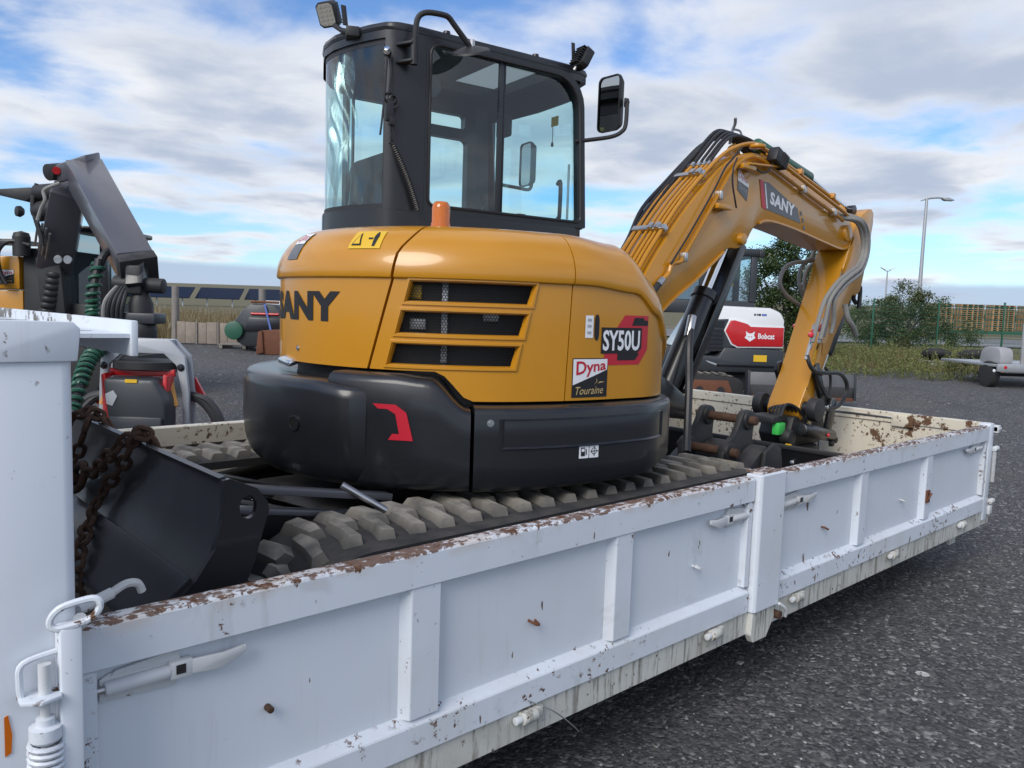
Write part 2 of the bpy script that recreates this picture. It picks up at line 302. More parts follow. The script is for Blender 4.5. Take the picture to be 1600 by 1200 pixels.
# ---------------------------------------------------------------- mesh helpers
WORLDROOT = {}
def V(*a): return Vector(a)
def cat_rom(pts, n=6):
    pts = [Vector(p) for p in pts]; out = []; N = len(pts) - 1
    for i in range(N):
        p0, p1, p2, p3 = pts[max(i - 1, 0)], pts[i], pts[i + 1], pts[min(i + 2, N)]
        for k in range(n):
            f = k / n
            out.append(.5 * ((2 * p1) + (-p0 + p2) * f + (2 * p0 - 5 * p1 + 4 * p2 - p3) * f * f + (-p0 + 3 * p1 - 3 * p2 + p3) * f ** 3))
    out.append(pts[-1]); return out
class MB:
    def __init__(s): s.v = []; s.f = []; s.m = []; s.uv = {}
    def add(s, vs, fs, mi=0):
        o = len(s.v); s.v += [Vector(x) for x in vs]
        for f in fs: s.f.append(tuple(o + i for i in f)); s.m.append(mi)
        return s
    def box(s, x0, x1, y0, y1, z0, z1, mi=0):
        return s.add([(x0, y0, z0), (x1, y0, z0), (x1, y1, z0), (x0, y1, z0), (x0, y0, z1), (x1, y0, z1), (x1, y1, z1), (x0, y1, z1)],
                     [(0, 3, 2, 1), (4, 5, 6, 7), (0, 1, 5, 4), (1, 2, 6, 5), (2, 3, 7, 6), (3, 0, 4, 7)], mi)
    def obox(s, c, ux, uy, uz, hx, hy, hz, mi=0):
        c = Vector(c); ux = Vector(ux).normalized() * hx; uy = Vector(uy).normalized() * hy; uz = Vector(uz).normalized() * hz
        vs = [c + a * ux + b * uy + d * uz for d in (-1, 1) for a, b in ((-1, -1), (1, -1), (1, 1), (-1, 1))]
        return s.add(vs, [(0, 3, 2, 1), (4, 5, 6, 7), (0, 1, 5, 4), (1, 2, 6, 5), (2, 3, 7, 6), (3, 0, 4, 7)], mi)
    def bar(s, a, b, w, h, up=(0, 0, 1), mi=0):
        a = Vector(a); b = Vector(b); d = (b - a).normalized(); sd = d.cross(Vector(up)).normalized(); u = sd.cross(d)
        return s.obox((a + b) / 2, d, sd, u, (b - a).length / 2, w / 2, h / 2, mi)
    def prism(s, pts, axis, a0, a1, mi=0):
        """polygon pts (2-D, in the two other axes in order) swept along axis from a0 to a1"""
        n = len(pts)
        def mk(p, a):
            if axis == 'x': return (a, p[0], p[1])
            if axis == 'y': return (p[0], a, p[1])
            return (p[0], p[1], a)
        vs = [mk(p, a0) for p in pts] + [mk(p, a1) for p in pts]
        fs = [tuple(range(n))[::-1], tuple(range(n, 2 * n))] + [(i, (i + 1) % n, n + (i + 1) % n, n + i) for i in range(n)]
        return s.add(vs, fs, mi)
    def cyl(s, a, b, r0, r1=None, n=16, caps=True, mi=0):
        a = Vector(a); b = Vector(b); r1 = r0 if r1 is None else r1
        d = (b - a).normalized(); q = d.to_track_quat('Z', 'Y'); vs = []
        for p, r in ((a, r0), (b, r1)):
            for i in range(n):
                t_ = 2 * math.pi * i / n; vs.append(p + q @ Vector((math.cos(t_) * r, math.sin(t_) * r, 0)))
        fs = [(i, (i + 1) % n, n + (i + 1) % n, n + i) for i in range(n)]
        if caps: fs += [tuple(range(n))[::-1], tuple(range(n, 2 * n))]
        return s.add(vs, fs, mi)
    def tube(s, path, r, n=8, closed=False, smooth=0, caps=True, mi=0):
        if smooth:
            if isinstance(r, (list, tuple)): r = [q.x for q in cat_rom([(a, 0, 0) for a in r], smooth)]
            path = cat_rom(path, smooth)
        P = [Vector(p) for p in path]; N = len(P); vs = []; up = None
        for i, p in enumerate(P):
            if closed: d = P[(i + 1) % N] - P[i - 1]
            else: d = P[min(i + 1, N - 1)] - P[max(i - 1, 0)]
            d.normalize()
            if up is None:
                up = d.orthogonal().normalized()
            up = (up - d * up.dot(d)).normalized(); sd = d.cross(up)
            rr = r[i] if isinstance(r, (list, tuple)) else r
            for k in range(n):
                t_ = 2 * math.pi * k / n; vs.append(p + up * math.cos(t_) * rr + sd * math.sin(t_) * rr)
        fs = []; M_ = N if closed else N - 1
        for i in range(M_):
            for k in range(n):
                a = i * n + k; b = i * n + (k + 1) % n; j = (i + 1) % N
                fs.append((a, b, j * n + (k + 1) % n, j * n + k))
        if caps and not closed: fs += [tuple(range(n))[::-1], tuple(range((N - 1) * n, N * n))]
        return s.add(vs, fs, mi)
    def lathe(s, prof, o=(0, 0, 0), axis=(0, 0, 1), n=20, mi=0):
        q = Vector(axis).normalized().to_track_quat('Z', 'Y'); o = Vector(o); vs = []; m_ = len(prof)
        for r, z in prof:
            for i in range(n):
                t_ = 2 * math.pi * i / n; vs.append(o + q @ Vector((r * math.cos(t_), r * math.sin(t_), z)))
        fs = [(j * n + i, j * n + (i + 1) % n, (j + 1) * n + (i + 1) % n, (j + 1) * n + i) for j in range(m_ - 1) for i in range(n)]
        if prof[0][0] > 1e-5: fs.append(tuple(range(n))[::-1])
        if prof[-1][0] > 1e-5: fs.append(tuple(range((m_ - 1) * n, m_ * n)))
        return s.add(vs, fs, mi)
    def grid(s, fn, nu, nv, mi=0, skip=None):
        o = len(s.v); s.v += [Vector(fn(i / nu, j / nv)) for j in range(nv + 1) for i in range(nu + 1)]
        for j in range(nv):
            for i in range(nu):
                if skip and skip(i, j): continue
                a = o + j * (nu + 1) + i; s.f.append((a, a + 1, a + nu + 2, a + nu + 1)); s.m.append(mi)
        return s
    def mesh(s, name, mats, bevel=0, smooth=35, solid=0, seg=2, xf=None, weld=True, fixn=True):
        me = bpy.data.meshes.new(name); me.from_pydata([tuple(v) for v in s.v], [], s.f)
        if not isinstance(mats, (list, tuple)): mats = [mats]
        for mm in mats: me.materials.append(mm)
        if len(mats) > 1: me.polygons.foreach_set('material_index', s.m)
        bm = bmesh.new(); bm.from_mesh(me)
        if weld: bmesh.ops.remove_doubles(bm, verts=bm.verts, dist=1e-5)
        if fixn: bmesh.ops.recalc_face_normals(bm, faces=bm.faces)
        if solid: bmesh.ops.solidify(bm, geom=bm.faces[:], thickness=solid)
        if bevel:
            es = [e for e in bm.edges if len(e.link_faces) == 2 and e.calc_face_angle(0) > R(28)]
            if es: bmesh.ops.bevel(bm, geom=es, offset=bevel, segments=seg, affect='EDGES', clamp_overlap=True, profile=.5)
        if xf is not None: bm.transform(xf)
        bm.to_mesh(me); bm.free()
        if smooth:
            me.shade_smooth()
            me.set_sharp_from_angle(angle=R(smooth))
        me.update(); return me
    def build(s, name, mats, parent=None, **kw):
        return link(s.mesh(name, mats, **kw), name, parent)
def link(me, name, parent=None, mw=None):
    ob = bpy.data.objects.new(name, me); COL.objects.link(ob)
    if parent is not None:
        ob.parent = parent
        if parent in WORLDROOT: ob.matrix_parent_inverse = WORLDROOT[parent]
    if mw is not None: ob.matrix_basis = mw
    return ob
def tag(o, label=None, cat=None, group=None, kind=None):
    for k, v in (('label', label), ('category', cat), ('group', group), ('kind', kind)):
        if v: o[k] = v
    return o
def thing(name, label, cat, loc=(0, 0, 0), rz=0., group=None, world=False):
    o = bpy.data.objects.new(name, None); COL.objects.link(o); o.empty_display_size = .2
    o.location = loc; o.rotation_euler = (0, 0, rz); tag(o, label, cat, group)
    if world: WORLDROOT[o] = (Matrix.Translation(loc) @ Matrix.Rotation(rz, 4, 'Z')).inverted()
    return o
def copy_tree(o, parent=None):
    c = o.copy(); COL.objects.link(c)
    if parent is not None: c.parent = parent
    for ch in list(o.children): copy_tree(ch, c)
    return c
# lettering -----------------------------------------------------------------
def text2d(body, W_, H_, shear=0., bold=0., res=3, space=1.):
    cu = bpy.data.curves.new('lettering', 'FONT'); cu.body = body; cu.size = 1; cu.offset = bold; cu.resolution_u = res; cu.shear = 0; cu.space_character = space
    cu.fill_mode = 'FRONT'
    ob = bpy.data.objects.new('lettering', cu); COL.objects.link(ob)
    dg = bpy.context.evaluated_depsgraph_get(); me = bpy.data.meshes.new_from_object(ob.evaluated_get(dg))
    vs = [v.co.copy() for v in me.vertices]; fs = [tuple(p.vertices) for p in me.polygons]
    bpy.data.objects.remove(ob); bpy.data.curves.remove(cu); bpy.data.meshes.remove(me)
    x0 = min(v.x for v in vs); x1 = max(v.x for v in vs); y0 = min(v.y for v in vs); y1 = max(v.y for v in vs)
    out = []
    for v in vs:
        y = (v.y - y0) / (y1 - y0) * H_; out.append(Vector(((v.x - x0) / (x1 - x0) * W_ + y * shear, y, 0)))
    return out, fs
def lettering(parent, body, fn, W_, H_, mat, shear=0., bold=0., off=.0015, cuts=0, name='lettering', space=1.):
    """fn(x, y, off) -> point on the surface"""
    vs, fs = text2d(body, W_, H_, shear, bold, space=space)
    if cuts:
        bm = bmesh.new(); bv = [bm.verts.new(v) for v in vs]
        for f in fs:
            try: bm.faces.new([bv[i] for i in f])
            except ValueError: pass
        for k in range(1, cuts):
            bmesh.ops.bisect_plane(bm, geom=bm.verts[:] + bm.edges[:] + bm.faces[:], plane_co=(W_ * k / cuts, 0, 0), plane_no=(1, 0, 0))
        bm.verts.index_update(); vs = [v.co.copy() for v in bm.verts]; fs = [tuple(v.index for v in f.verts) for f in bm.faces]; bm.free()
    b = MB(); b.add([fn(v.x, v.y, off) for v in vs], fs)
    return b.build(name, mat, parent, smooth=0, weld=False, fixn=False)
def patch(parent, poly, fn, mat, off=.001, name='decal', n=0, m_=0):
    """flat printed shape: polygon in surface coordinates; n, m_ cut it along x, y so it follows curvature"""
    bm = bmesh.new(); vs = [bm.verts.new((p[0], p[1], 0)) for p in poly]
    es = [bm.edges.new((vs[k], vs[(k + 1) % len(vs)])) for k in range(len(vs))]
    bmesh.ops.triangle_fill(bm, edges=es, use_beauty=True)
    xs_ = [p[0] for p in poly]; ys_ = [p[1] for p in poly]
    for cnt, lo, hi, no in ((n, min(xs_), max(xs_), (1, 0, 0)), (m_, min(ys_), max(ys_), (0, 1, 0))):
        for k in range(1, cnt):
            c = lo + (hi - lo) * k / cnt
            bmesh.ops.bisect_plane(bm, geom=bm.verts[:] + bm.edges[:] + bm.faces[:], plane_co=(c, 0, 0) if no[0] else (0, c, 0), plane_no=no)
    bm.normal_update()
    for f in bm.faces:
        if f.normal.z < 0: f.normal_flip()
    bm.verts.index_update(); b = MB(); b.add([fn(v.co.x, v.co.y, off) for v in bm.verts], [tuple(v.index for v in f.verts) for f in bm.faces]); bm.free()
    return b.build(name, mat, parent, smooth=0, fixn=False, weld=False)
def planefn(o, ux, uy):
    o = Vector(o); ux = Vector(ux).normalized(); uy = Vector(uy).normalized(); n = ux.cross(uy)
    return lambda x, y, off: o + ux * x + uy * y + n * off
def dyna_sticker(parent, fn, w, h, n=1):
    """dealer sticker: white upper part with red name, black lower part with gold name"""
    s = patch(parent, [(0, 0), (w, 0), (w, h), (0, h)], fn, BLACKP, .0012, 'sticker', n)
    patch(s, [(.02 * w, .32 * h), (.98 * w, .70 * h), (.98 * w, .975 * h), (.02 * w, .975 * h)], fn, WHITE, .002, 'sticker_panel', n)
    lettering(s, 'Dyna', lambda x, y, o: fn(.10 * w + x, .46 * h + y * (1 - .35 * x / w) + .20 * x * h / w, o), .84 * w, .46 * h, REDP, bold=.02, off=.003)
    lettering(s, 'Touraine', lambda x, y, o: fn(.06 * w + x, .07 * h + y + .02 * x, o), .80 * w, .20 * h, GOLDP, shear=.25, off=.003)
    patch(s, [(.60 * w, .30 * h), (.68 * w, .42 * h), (.66 * w, .50 * h), (.70 * w, .42 * h)], fn, GOLDP, .003, 'bird_mark')
    patch(s, [(.70 * w, .35 * h), (.78 * w, .40 * h), (.92 * w, .385 * h), (.78 * w, .365 * h)], fn, GOLDP, .003, 'bird_mark')
    return s

# ---------------------------------------------------------------- ground
YAW = R(47.49); FX, FY = math.cos(YAW), math.sin(YAW)
def bg(s, r): return (s * FX + r * FY, s * FY - r * FX)     # s metres ahead of the viewpoint, r metres to the right
def gz(x, y):
    s = x * FX + y * FY; d = max(0., s - 7.0); return .0215 * (d - 3 * (1 - math.exp(-d / 3.0)))
def gzb(s, r): return gz(*bg(s, r))
def axis_steps(lo, hi, fine0, fine1, fine, g=1.35):
    a = [fine0]; 
    while a[-1] < fine1: a.append(a[-1] + fine)
    st = fine
    while a[-1] < hi: st *= g; a.append(a[-1] + st)
    st = fine; b = [fine0]
    while b[-1] > lo: st *= g; b.append(b[-1] - st)
    return sorted(set(b[1:] + a))
ss = axis_steps(-60, 1500, -2, 34, .4); rs = axis_steps(-900, 900, -14, 18, .5)
b = MB(); idx = {}
for j, s_ in enumerate(ss):
    for i, r_ in enumerate(rs):
        x, y = bg(s_, r_); z = gz(x, y)
        if -3 < s_ < 60: z += .018 * mnoise.noise((x * .7, y * .7, 0)) + .035 * mnoise.noise((x * .13, y * .13, 5)) * min(1, max(0, (s_ - 7) / 10))
        idx[(i, j)] = len(b.v); b.v.append(Vector((x, y, z)))
for j in range(len(ss) - 1):
    for i in range(len(rs) - 1):
        b.f.append((idx[(i, j)], idx[(i + 1, j)], idx[(i + 1, j + 1)], idx[(i, j + 1)])); b.m.append(0)
tag(b.build('ground', GRAVEL, smooth=60, weld=False, fixn=False), kind='structure')
def pebbles(name, mat, n, smin, smax, label, seed):
    rnd = random.Random(seed); b = MB()
    tries = 0
    while n > 0 and tries < 200000:
        tries += 1
        s_ = 1.8 + (rnd.random() ** 1.7) * 22; r_ = (rnd.random() * 1.5 - .75) * s_ + .1
        x, y = bg(s_, r_)
        if -.2 < x < 5.9 and 1.8 < y < 4.1: continue
        n -= 1
        a = rnd.uniform(smin, smax) * (1 + .03 * s_); z = gz(x, y) + .012 * mnoise.noise((x * .7, y * .7, 0)) + a * .12
        rot = Matrix.Rotation(rnd.random() * 6.28, 3, 'Z') @ Matrix.Rotation(rnd.random() * 6.28, 3, 'X')
        pts = [Vector((1, 0, 0)), Vector((-1, 0, 0)), Vector((0, 1, 0)), Vector((0, -1, 0)), Vector((0, 0, 1)), Vector((0, 0, -1))]
        vs = []
        for q in pts:
            q = rot @ (q * a * rnd.uniform(.6, 1.1)); q.z *= .6; vs.append((x + q.x, y + q.y, z + q.z))
        b.add(vs, [(0, 2, 4), (2, 1, 4), (1, 3, 4), (3, 0, 4), (2, 0, 5), (1, 2, 5), (3, 1, 5), (0, 3, 5)])
    tag(b.build(name, mat, smooth=0, weld=False, fixn=False), label, 'gravel', kind='stuff')
pebbles('gravel', PEB, 22000, .004, .011, 'loose dark grey gravel scattered over the yard', 3)
pebbles('pale_gravel', PEBW, 1100, .004, .011, 'pale chips of stone among the dark gravel', 4)

# ---------------------------------------------------------------- roll-off container
con = thing('roll_off_container', 'long white drop-side platform container with rusty rails carrying the yellow excavator', 'container', (3.1, 2.9, 0), world=True)
TOP = .959; YN = 1.65
def rail(name, x0, x1, parent):
    # top rail: folded channel with a small lip
    MB().prism([(YN, .862), (YN + .062, .862), (YN + .062, TOP - .004), (YN + .05, TOP), (YN + .008, TOP), (YN, TOP - .006)], 'x', x0, x1).build(name, WRAIL, parent, bevel=.003, seg=1, smooth=14)
def dropside(x0, x1, stiff, parent):
    d = MB().box(x0 + .004, x1 - .004, YN + .034, YN + .046, .42, .87).build('drop_side', WPAN, parent)
    rail('top_rail', x0, x1, d)
    MB().prism([(YN + .002, .397), (YN + .058, .397), (YN + .058, .505), (YN + .036, .506), (YN + .002, .482)], 'x', x0, x1).build('bottom_rail', WLEDGE, d, bevel=.003, seg=1, smooth=14)
    for k, (a, w) in enumerate(stiff):
        MB().prism([(a - .022, YN + .038), (a, YN + .004), (a + w, YN + .004), (a + w + .004, YN + .038)], 'z', .4985, .8615).build('stiffener', WSTIFF, d, bevel=.002, seg=1, smooth=14)
    for a, w in ((x0, .03), (x1 - .035, .035)):
        MB().box(a, a + w, YN + .006, YN + .06, .506, .8615).build('end_strip', WLEDGE, d, bevel=.003, seg=1, smooth=14)
    return d
ds1 = dropside(.397, 2.865, [(1.185, .095), (2.015, .085)], con)
ds2 = dropside(3.085, 5.70, [(3.86, .075), (4.70, .075)], con)
# inner skins of the near side are just behind the sheet; far side
fs_ = MB().box(.42, 5.84, 4.085, 4.10, .40, .90).build('far_side', WCREAM2, con)
MB().box(.42, 5.84, 4.06, 4.125, .86, TOP).build('top_rail', WCREAM2, fs_, bevel=.004, seg=1, smooth=14)
for a in (1.3, 2.1, 2.9, 3.8, 4.7): MB().box(a, a + .08, 4.062, 4.0845, .405, .858).build('stiffener', WCREAM2, fs_, bevel=.003, seg=1, smooth=14)
# mid post
mp = MB().prism([(2.872, YN + .05), (2.872, YN - .012), (2.885, YN - .022), (3.065, YN - .022), (3.078, YN - .012), (3.078, YN + .05)], 'z', .395, .968).build('post', WPOST, con, bevel=.003, seg=1, smooth=14)
MB().box(2.90, 3.055, YN - .004, YN + .07, .966, .974).build('post_cap', WRAIL, mp, bevel=.003, seg=1, smooth=14)
MB().prism([(2.88, .396), (3.05, .396), (3.06, .34), (3.0, .262), (2.90, .262), (2.875, .30)], 'y', YN - .012, YN + .02).build('post_foot', WCHAS, mp, bevel=.004, seg=1, smooth=14)
MB().cyl((3.075, YN - .03, .345), (3.075, YN + .03, .345), .018, n=12).build('pin', RUSTY, mp)
MB().tube([(3.06, YN - .03, .40), (3.10, YN - .04, .37), (3.12, YN - .03, .33)], .007, 6, smooth=4).build('clip', LATCH, mp)
# chassis edge beam and floor
MB().box(.15, 5.86, YN + .012, YN + .06, .2965, .3955).build('edge_beam', WCHAS, con, bevel=.003, seg=1, smooth=14)
MB().box(.15, 5.86, 4.06, 4.11, .2965, .3955).build('edge_beam', WCHAS, con)
MB().box(.15, 5.84, YN + .061, 4.058, .37, .40).build('floor', FLOORM, con)
for y in (2.35, 3.4):
    MB().box(-.2, 5.7, y - .06, y + .06, .10, .3695).build('main_beam', BLKD, con)
for a in (1.0, 1.9, 2.8, 3.7, 4.6, 5.5): MB().box(a - .03, a + .03, YN + .07, 4.05, .30, .3695).build('cross_member', BLKD, con)
for y in (2.2, 3.55):
    rr = MB().cyl((5.62, y - .12, .105), (5.62, y + .12, .105), .105, n=24).build('rear_roller', BLKD, con, bevel=.008)
    MB().box(5.54, 5.70, y - .15, y - .125, .06, .30).build('roller_bracket', WCHAS, rr); MB().box(5.54, 5.70, y + .125, y + .15, .06, .30).build('roller_bracket', WCHAS, rr)
MB().box(5.36, 5.46, YN + .07, YN + .13, .215, .296).build('stop_bracket', WCHAS, con, bevel=.004)
# hinges under the drop sides
for a in (.75, 1.62, 2.62, 3.27, 4.30, 5.32):
    h = MB().cyl((a - .03, YN - .004, .372), (a + .03, YN - .004, .372), .021, n=14).build('hinge', WCHAS, con, bevel=.004)
    MB().cyl((a - .055, YN - .004, .372), (a - .0305, YN - .004, .372), .013, n=12).build('hinge_pin', LATCH, h, bevel=.003)
    MB().box(a + .031, a + .06, YN - .008, YN + .0115, .355, .39).build('hinge_lug', WCHAS, h, bevel=.003)
# rope hooks on the panels
MB().cyl((.797, YN + .036, .655), (.797, YN + .012, .655), .0085, n=12).build('rope_hook', RUSTY, con, bevel=.002)
for a, z in ((1.655, .65), (2.51, .653), (3.54, .636), (4.43, .641)):
    MB().tube([(a - .012, YN + .036, z + .006), (a - .011, YN + .016, z + .004), (a, YN + .008, z - .003), (a + .012, YN + .012, z - .005), (a + .016, YN + .036, z)], .0042, 7, smooth=4).build('rope_hook', RUSTB if a in (1.655, 3.54) else LATCH, con)
# latches
def latch(x, z, s, parent, L_=.30):
    y = YN + .020
    base = MB().prism([(x, z - .030), (x + s * .15 * L_ / .3, z - .034), (x + s * .17 * L_ / .3, z + .020), (x + s * .02, z + .028), (x, z + .02)], 'y', YN + .025, YN + .0335).build('latch', LATCH, parent, bevel=.003)
    MB().cyl((x - s * .025, y, z), (x + s * .01, y, z), .0085, n=12).build('bolt', STL, base)
    MB().cyl((x + s * .008, y, z), (x + s * .135 * L_ / .3, y, z + .002), .0155, n=14).build('barrel', LATCH, base, bevel=.003)
    MB().obox((x + s * .158 * L_ / .3, y, z + .004), (1, 0, 0), (0, 1, 0), (0, 0, 1), .024 * L_ / .3, .014, .019).build('knuckle', LATCH, base, bevel=.004)
    MB().obox((x + s * .155 * L_ / .3, y - .0135, z + .006), (1, 0, 0), (0, 1, 0), (0, 0, 1), .010, .002, .010).build('slot', BLKD, base)
    MB().prism([(x + s * .178 * L_ / .3, z - .012), (x + s * .24 * L_ / .3, z - .018), (x + s * L_, z + .004), (x + s * L_, z + .022), (x + s * .25 * L_ / .3, z + .016), (x + s * .178 * L_ / .3, z + .02)], 'y', y - .014, y - .004).build('lever', LATCH, base, bevel=.003)
    MB().prism([(x + s * .02, z + .022), (x + s * .16 * L_ / .3, z + .022), (x + s * .155 * L_ / .3, z + .044), (x + s * .10 * L_ / .3, z + .040), (x + s * .03, z + .032)], 'y', YN + .022, YN + .0335).build('keeper_plate', LATCH, base, bevel=.002)
latch(.435, .812, 1, con); latch(2.85, .806, -1, con, .28); latch(3.11, .806, 1, con, .30); latch(5.63, .822, -1, con, .30)
# rusty eye on second stiffener of the rear side
MB().box(4.70, 4.745, YN - .006, YN + .0035, .595, .665).tube([(4.705, YN - .006, .61), (4.70, YN - .018, .63), (4.715, YN - .022, .65), (4.735, YN - .014, .64)], .005, 6, smooth=4).build('tie_eye', RUSTB, ds2)
# front post, headboard and top beam
hb = MB().prism([(.20, YN - .03), (.372, YN - .03), (.386, YN - .018), (.386, YN + .08), (.20, YN + .08)], 'z', .2, 1.486).build('front_post', WPOST, con, bevel=.008)
MB().box(.24, .28, YN + .081, 4.06, .41, 1.46).build('headboard', WPAN, con)
tb = MB().box(.212, .492, YN - .005, 4.16, 1.522, 1.530).build('top_beam', WSCR, con)
MB().box(.4925, .506, YN - .012, 4.16, 1.486, 1.556).build('beam_flange', WSCR, tb, bevel=.003)
MB().box(.200, .2115, YN + .09, 4.16, 1.486, 1.556).build('beam_flange', WSCR, tb, bevel=.003)
MB().box(.19, .386, YN - .030, YN + .05, 1.487, 1.5215).build('post_cap', WRAIL, con, bevel=.003)
MB().prism([(.215, 1.480), (.392, 1.480), (.398, 1.540), (.385, 1.553), (.215, 1.556)], 'y', YN - .037, YN - .031).build('corner_plate', WPOST, con, bevel=.003)
# slot bracket with spring bolt beside the front post
gp = MB().box(.345, .383, YN - .075, YN - .031, .35, .992).build('guide_plate', WPOST, con, bevel=.006)
MB().tube([(.345, YN - .05, .945), (.290, YN - .05, .935), (.284, YN - .05, .90), (.286, YN - .05, .872)], .006, 8, smooth=5).build('bracket_rod', WPOST, gp)
MB().prism([(.28, YN - .075), (.31, YN - .095), (.345, YN - .085), (.350, YN - .04), (.28, YN - .04)], 'z', .866, .874).build('spring_seat', WLEDGE, gp, bevel=.002)
sp = MB().cyl((.322, YN - .06, .50), (.322, YN - .06, .925), .0085, n=12).build('spring_bolt', LATCH, con)
MB().lathe([(0, .93), (.011, .93), (.011, .872), (.018, .872), (.018, .862), (.010, .86)], (.322, YN - .06, 0), n=12).build('nut', LATCH, sp)
MB().lathe([(.010, .83), (.016, .828), (.016, .815), (.028, .812), (.028, .79), (.024, .785)], (.322, YN - .06, 0), n=14).build('collar', WLEDGE, sp)
hel = [(.322 + .027 * math.cos(a * .5), YN - .06 + .027 * math.sin(a * .5), .785 - a * .5 / 6.283 * .0125) for a in range(0, 300)]
MB().tube(hel, .0052, 6).build('coil_spring', WLEDGE, sp)
# ring handle with hooked rod
rg = [(.372 + .040 * math.copysign(abs(math.cos(a)) ** .6, math.cos(a)), YN - .07 - .01 * math.cos(a), 1.016 + .021 * math.sin(a) + .012 * math.cos(a)) for a in [i / 24 * 6.283 for i in range(24)]]
rh = MB().tube(rg, .0068, 8, closed=True).build('ring_handle', WLEDGE, con)
MB().cyl((.392, YN - .02, .975), (.382, YN - .06, 1.0), .012, n=10).build('ring_shank', LATCH, rh)
MB().tube([(.40, YN + .03, .985), (.47, YN + .06, .995)], .012, 10).tube([(.47, YN + .06, .995), (.50, YN + .07, 1.005), (.525, YN + .075, 1.0), (.535, YN + .078, .98)], .009, 8, smooth=5).build('hook_rod', LATCH, rh)
# tailgate: two leaves with rails, seam post and lever pocket
XT = 5.85
for y0, y1, mm in ((YN + .05, 2.855, WCREAM), (2.865, 4.06, WCREAM2)):
    tg = MB().box(XT, XT + .012, y0, y1, .39, .93).build('tailgate_leaf', mm, con)
    MB().box(XT - .012, XT + .05, y0, y1, .885, TOP).build('top_rail', mm, tg, bevel=.004, seg=1, smooth=14)
    MB().box(XT - .006, XT + .0475, y0, y1, .39, .44).build('bottom_rail', mm, tg, bevel=.004, seg=1, smooth=14)
    for y in (y0, y1 - .03): MB().box(XT - .004, XT + .0455, y, y + .03, .4405, .8845).build('side_rail', mm, tg, bevel=.003, seg=1, smooth=14)
MB().box(XT - .020, XT - .0125, 2.30, 2.80, .915, .930).build('lever_slot', STL, con, bevel=.002)
MB().box(XT - .026, XT - .0125, 2.17, 2.32, .865, .945).build('pocket_plate', WCREAM, con, bevel=.004)
rp = MB().box(5.72, 5.80, YN + .004, YN + .075, .33, .968).build('rear_post', WPOST, con, bevel=.006)
for z in (.80, .93, .45): MB().cyl((5.80, YN - .005, z), (5.86, YN - .005, z), .018, n=12).build('hinge_barrel', LATCH, rp, bevel=.003)
MB().box(5.80, 5.85, YN - .02, YN + .03, .905, .955).build('lock_block', LATCH, rp, bevel=.006)
MB().box(5.802, 5.86, YN - .01, YN + .03, .36, .42).build('lock_block', LATCH, rp, bevel=.006)
hel = [(5.815 + .010 * math.cos(a * .6), YN - .005 + .010 * math.sin(a * .6), .78 - a * .6 / 6.283 * .008) for a in range(0, 260)]
MB().tube(hel, .003, 5).build('coil_spring', LATCH, rp)
MB().prism([(.262, .835), (.268, .838), (.274, .80), (.272, .765), (.262, .76)], 'y', YN - .0325, YN - .0305).build('orange_mark', AMBER, con)
MB().tube([(1.62, YN, .42), (1.72, YN - .01, .36), (1.80, YN - .02, .29), (1.835, YN - .02, .255)], .0022, 5, smooth=4).build('wire_stub', STL, con)

# ================================================================ yellow excavator
ex = thing('excavator', 'yellow and black compact tracked excavator standing on the white platform container', 'excavator', (2.25, 2.83, .40), world=True)
FZ = .40
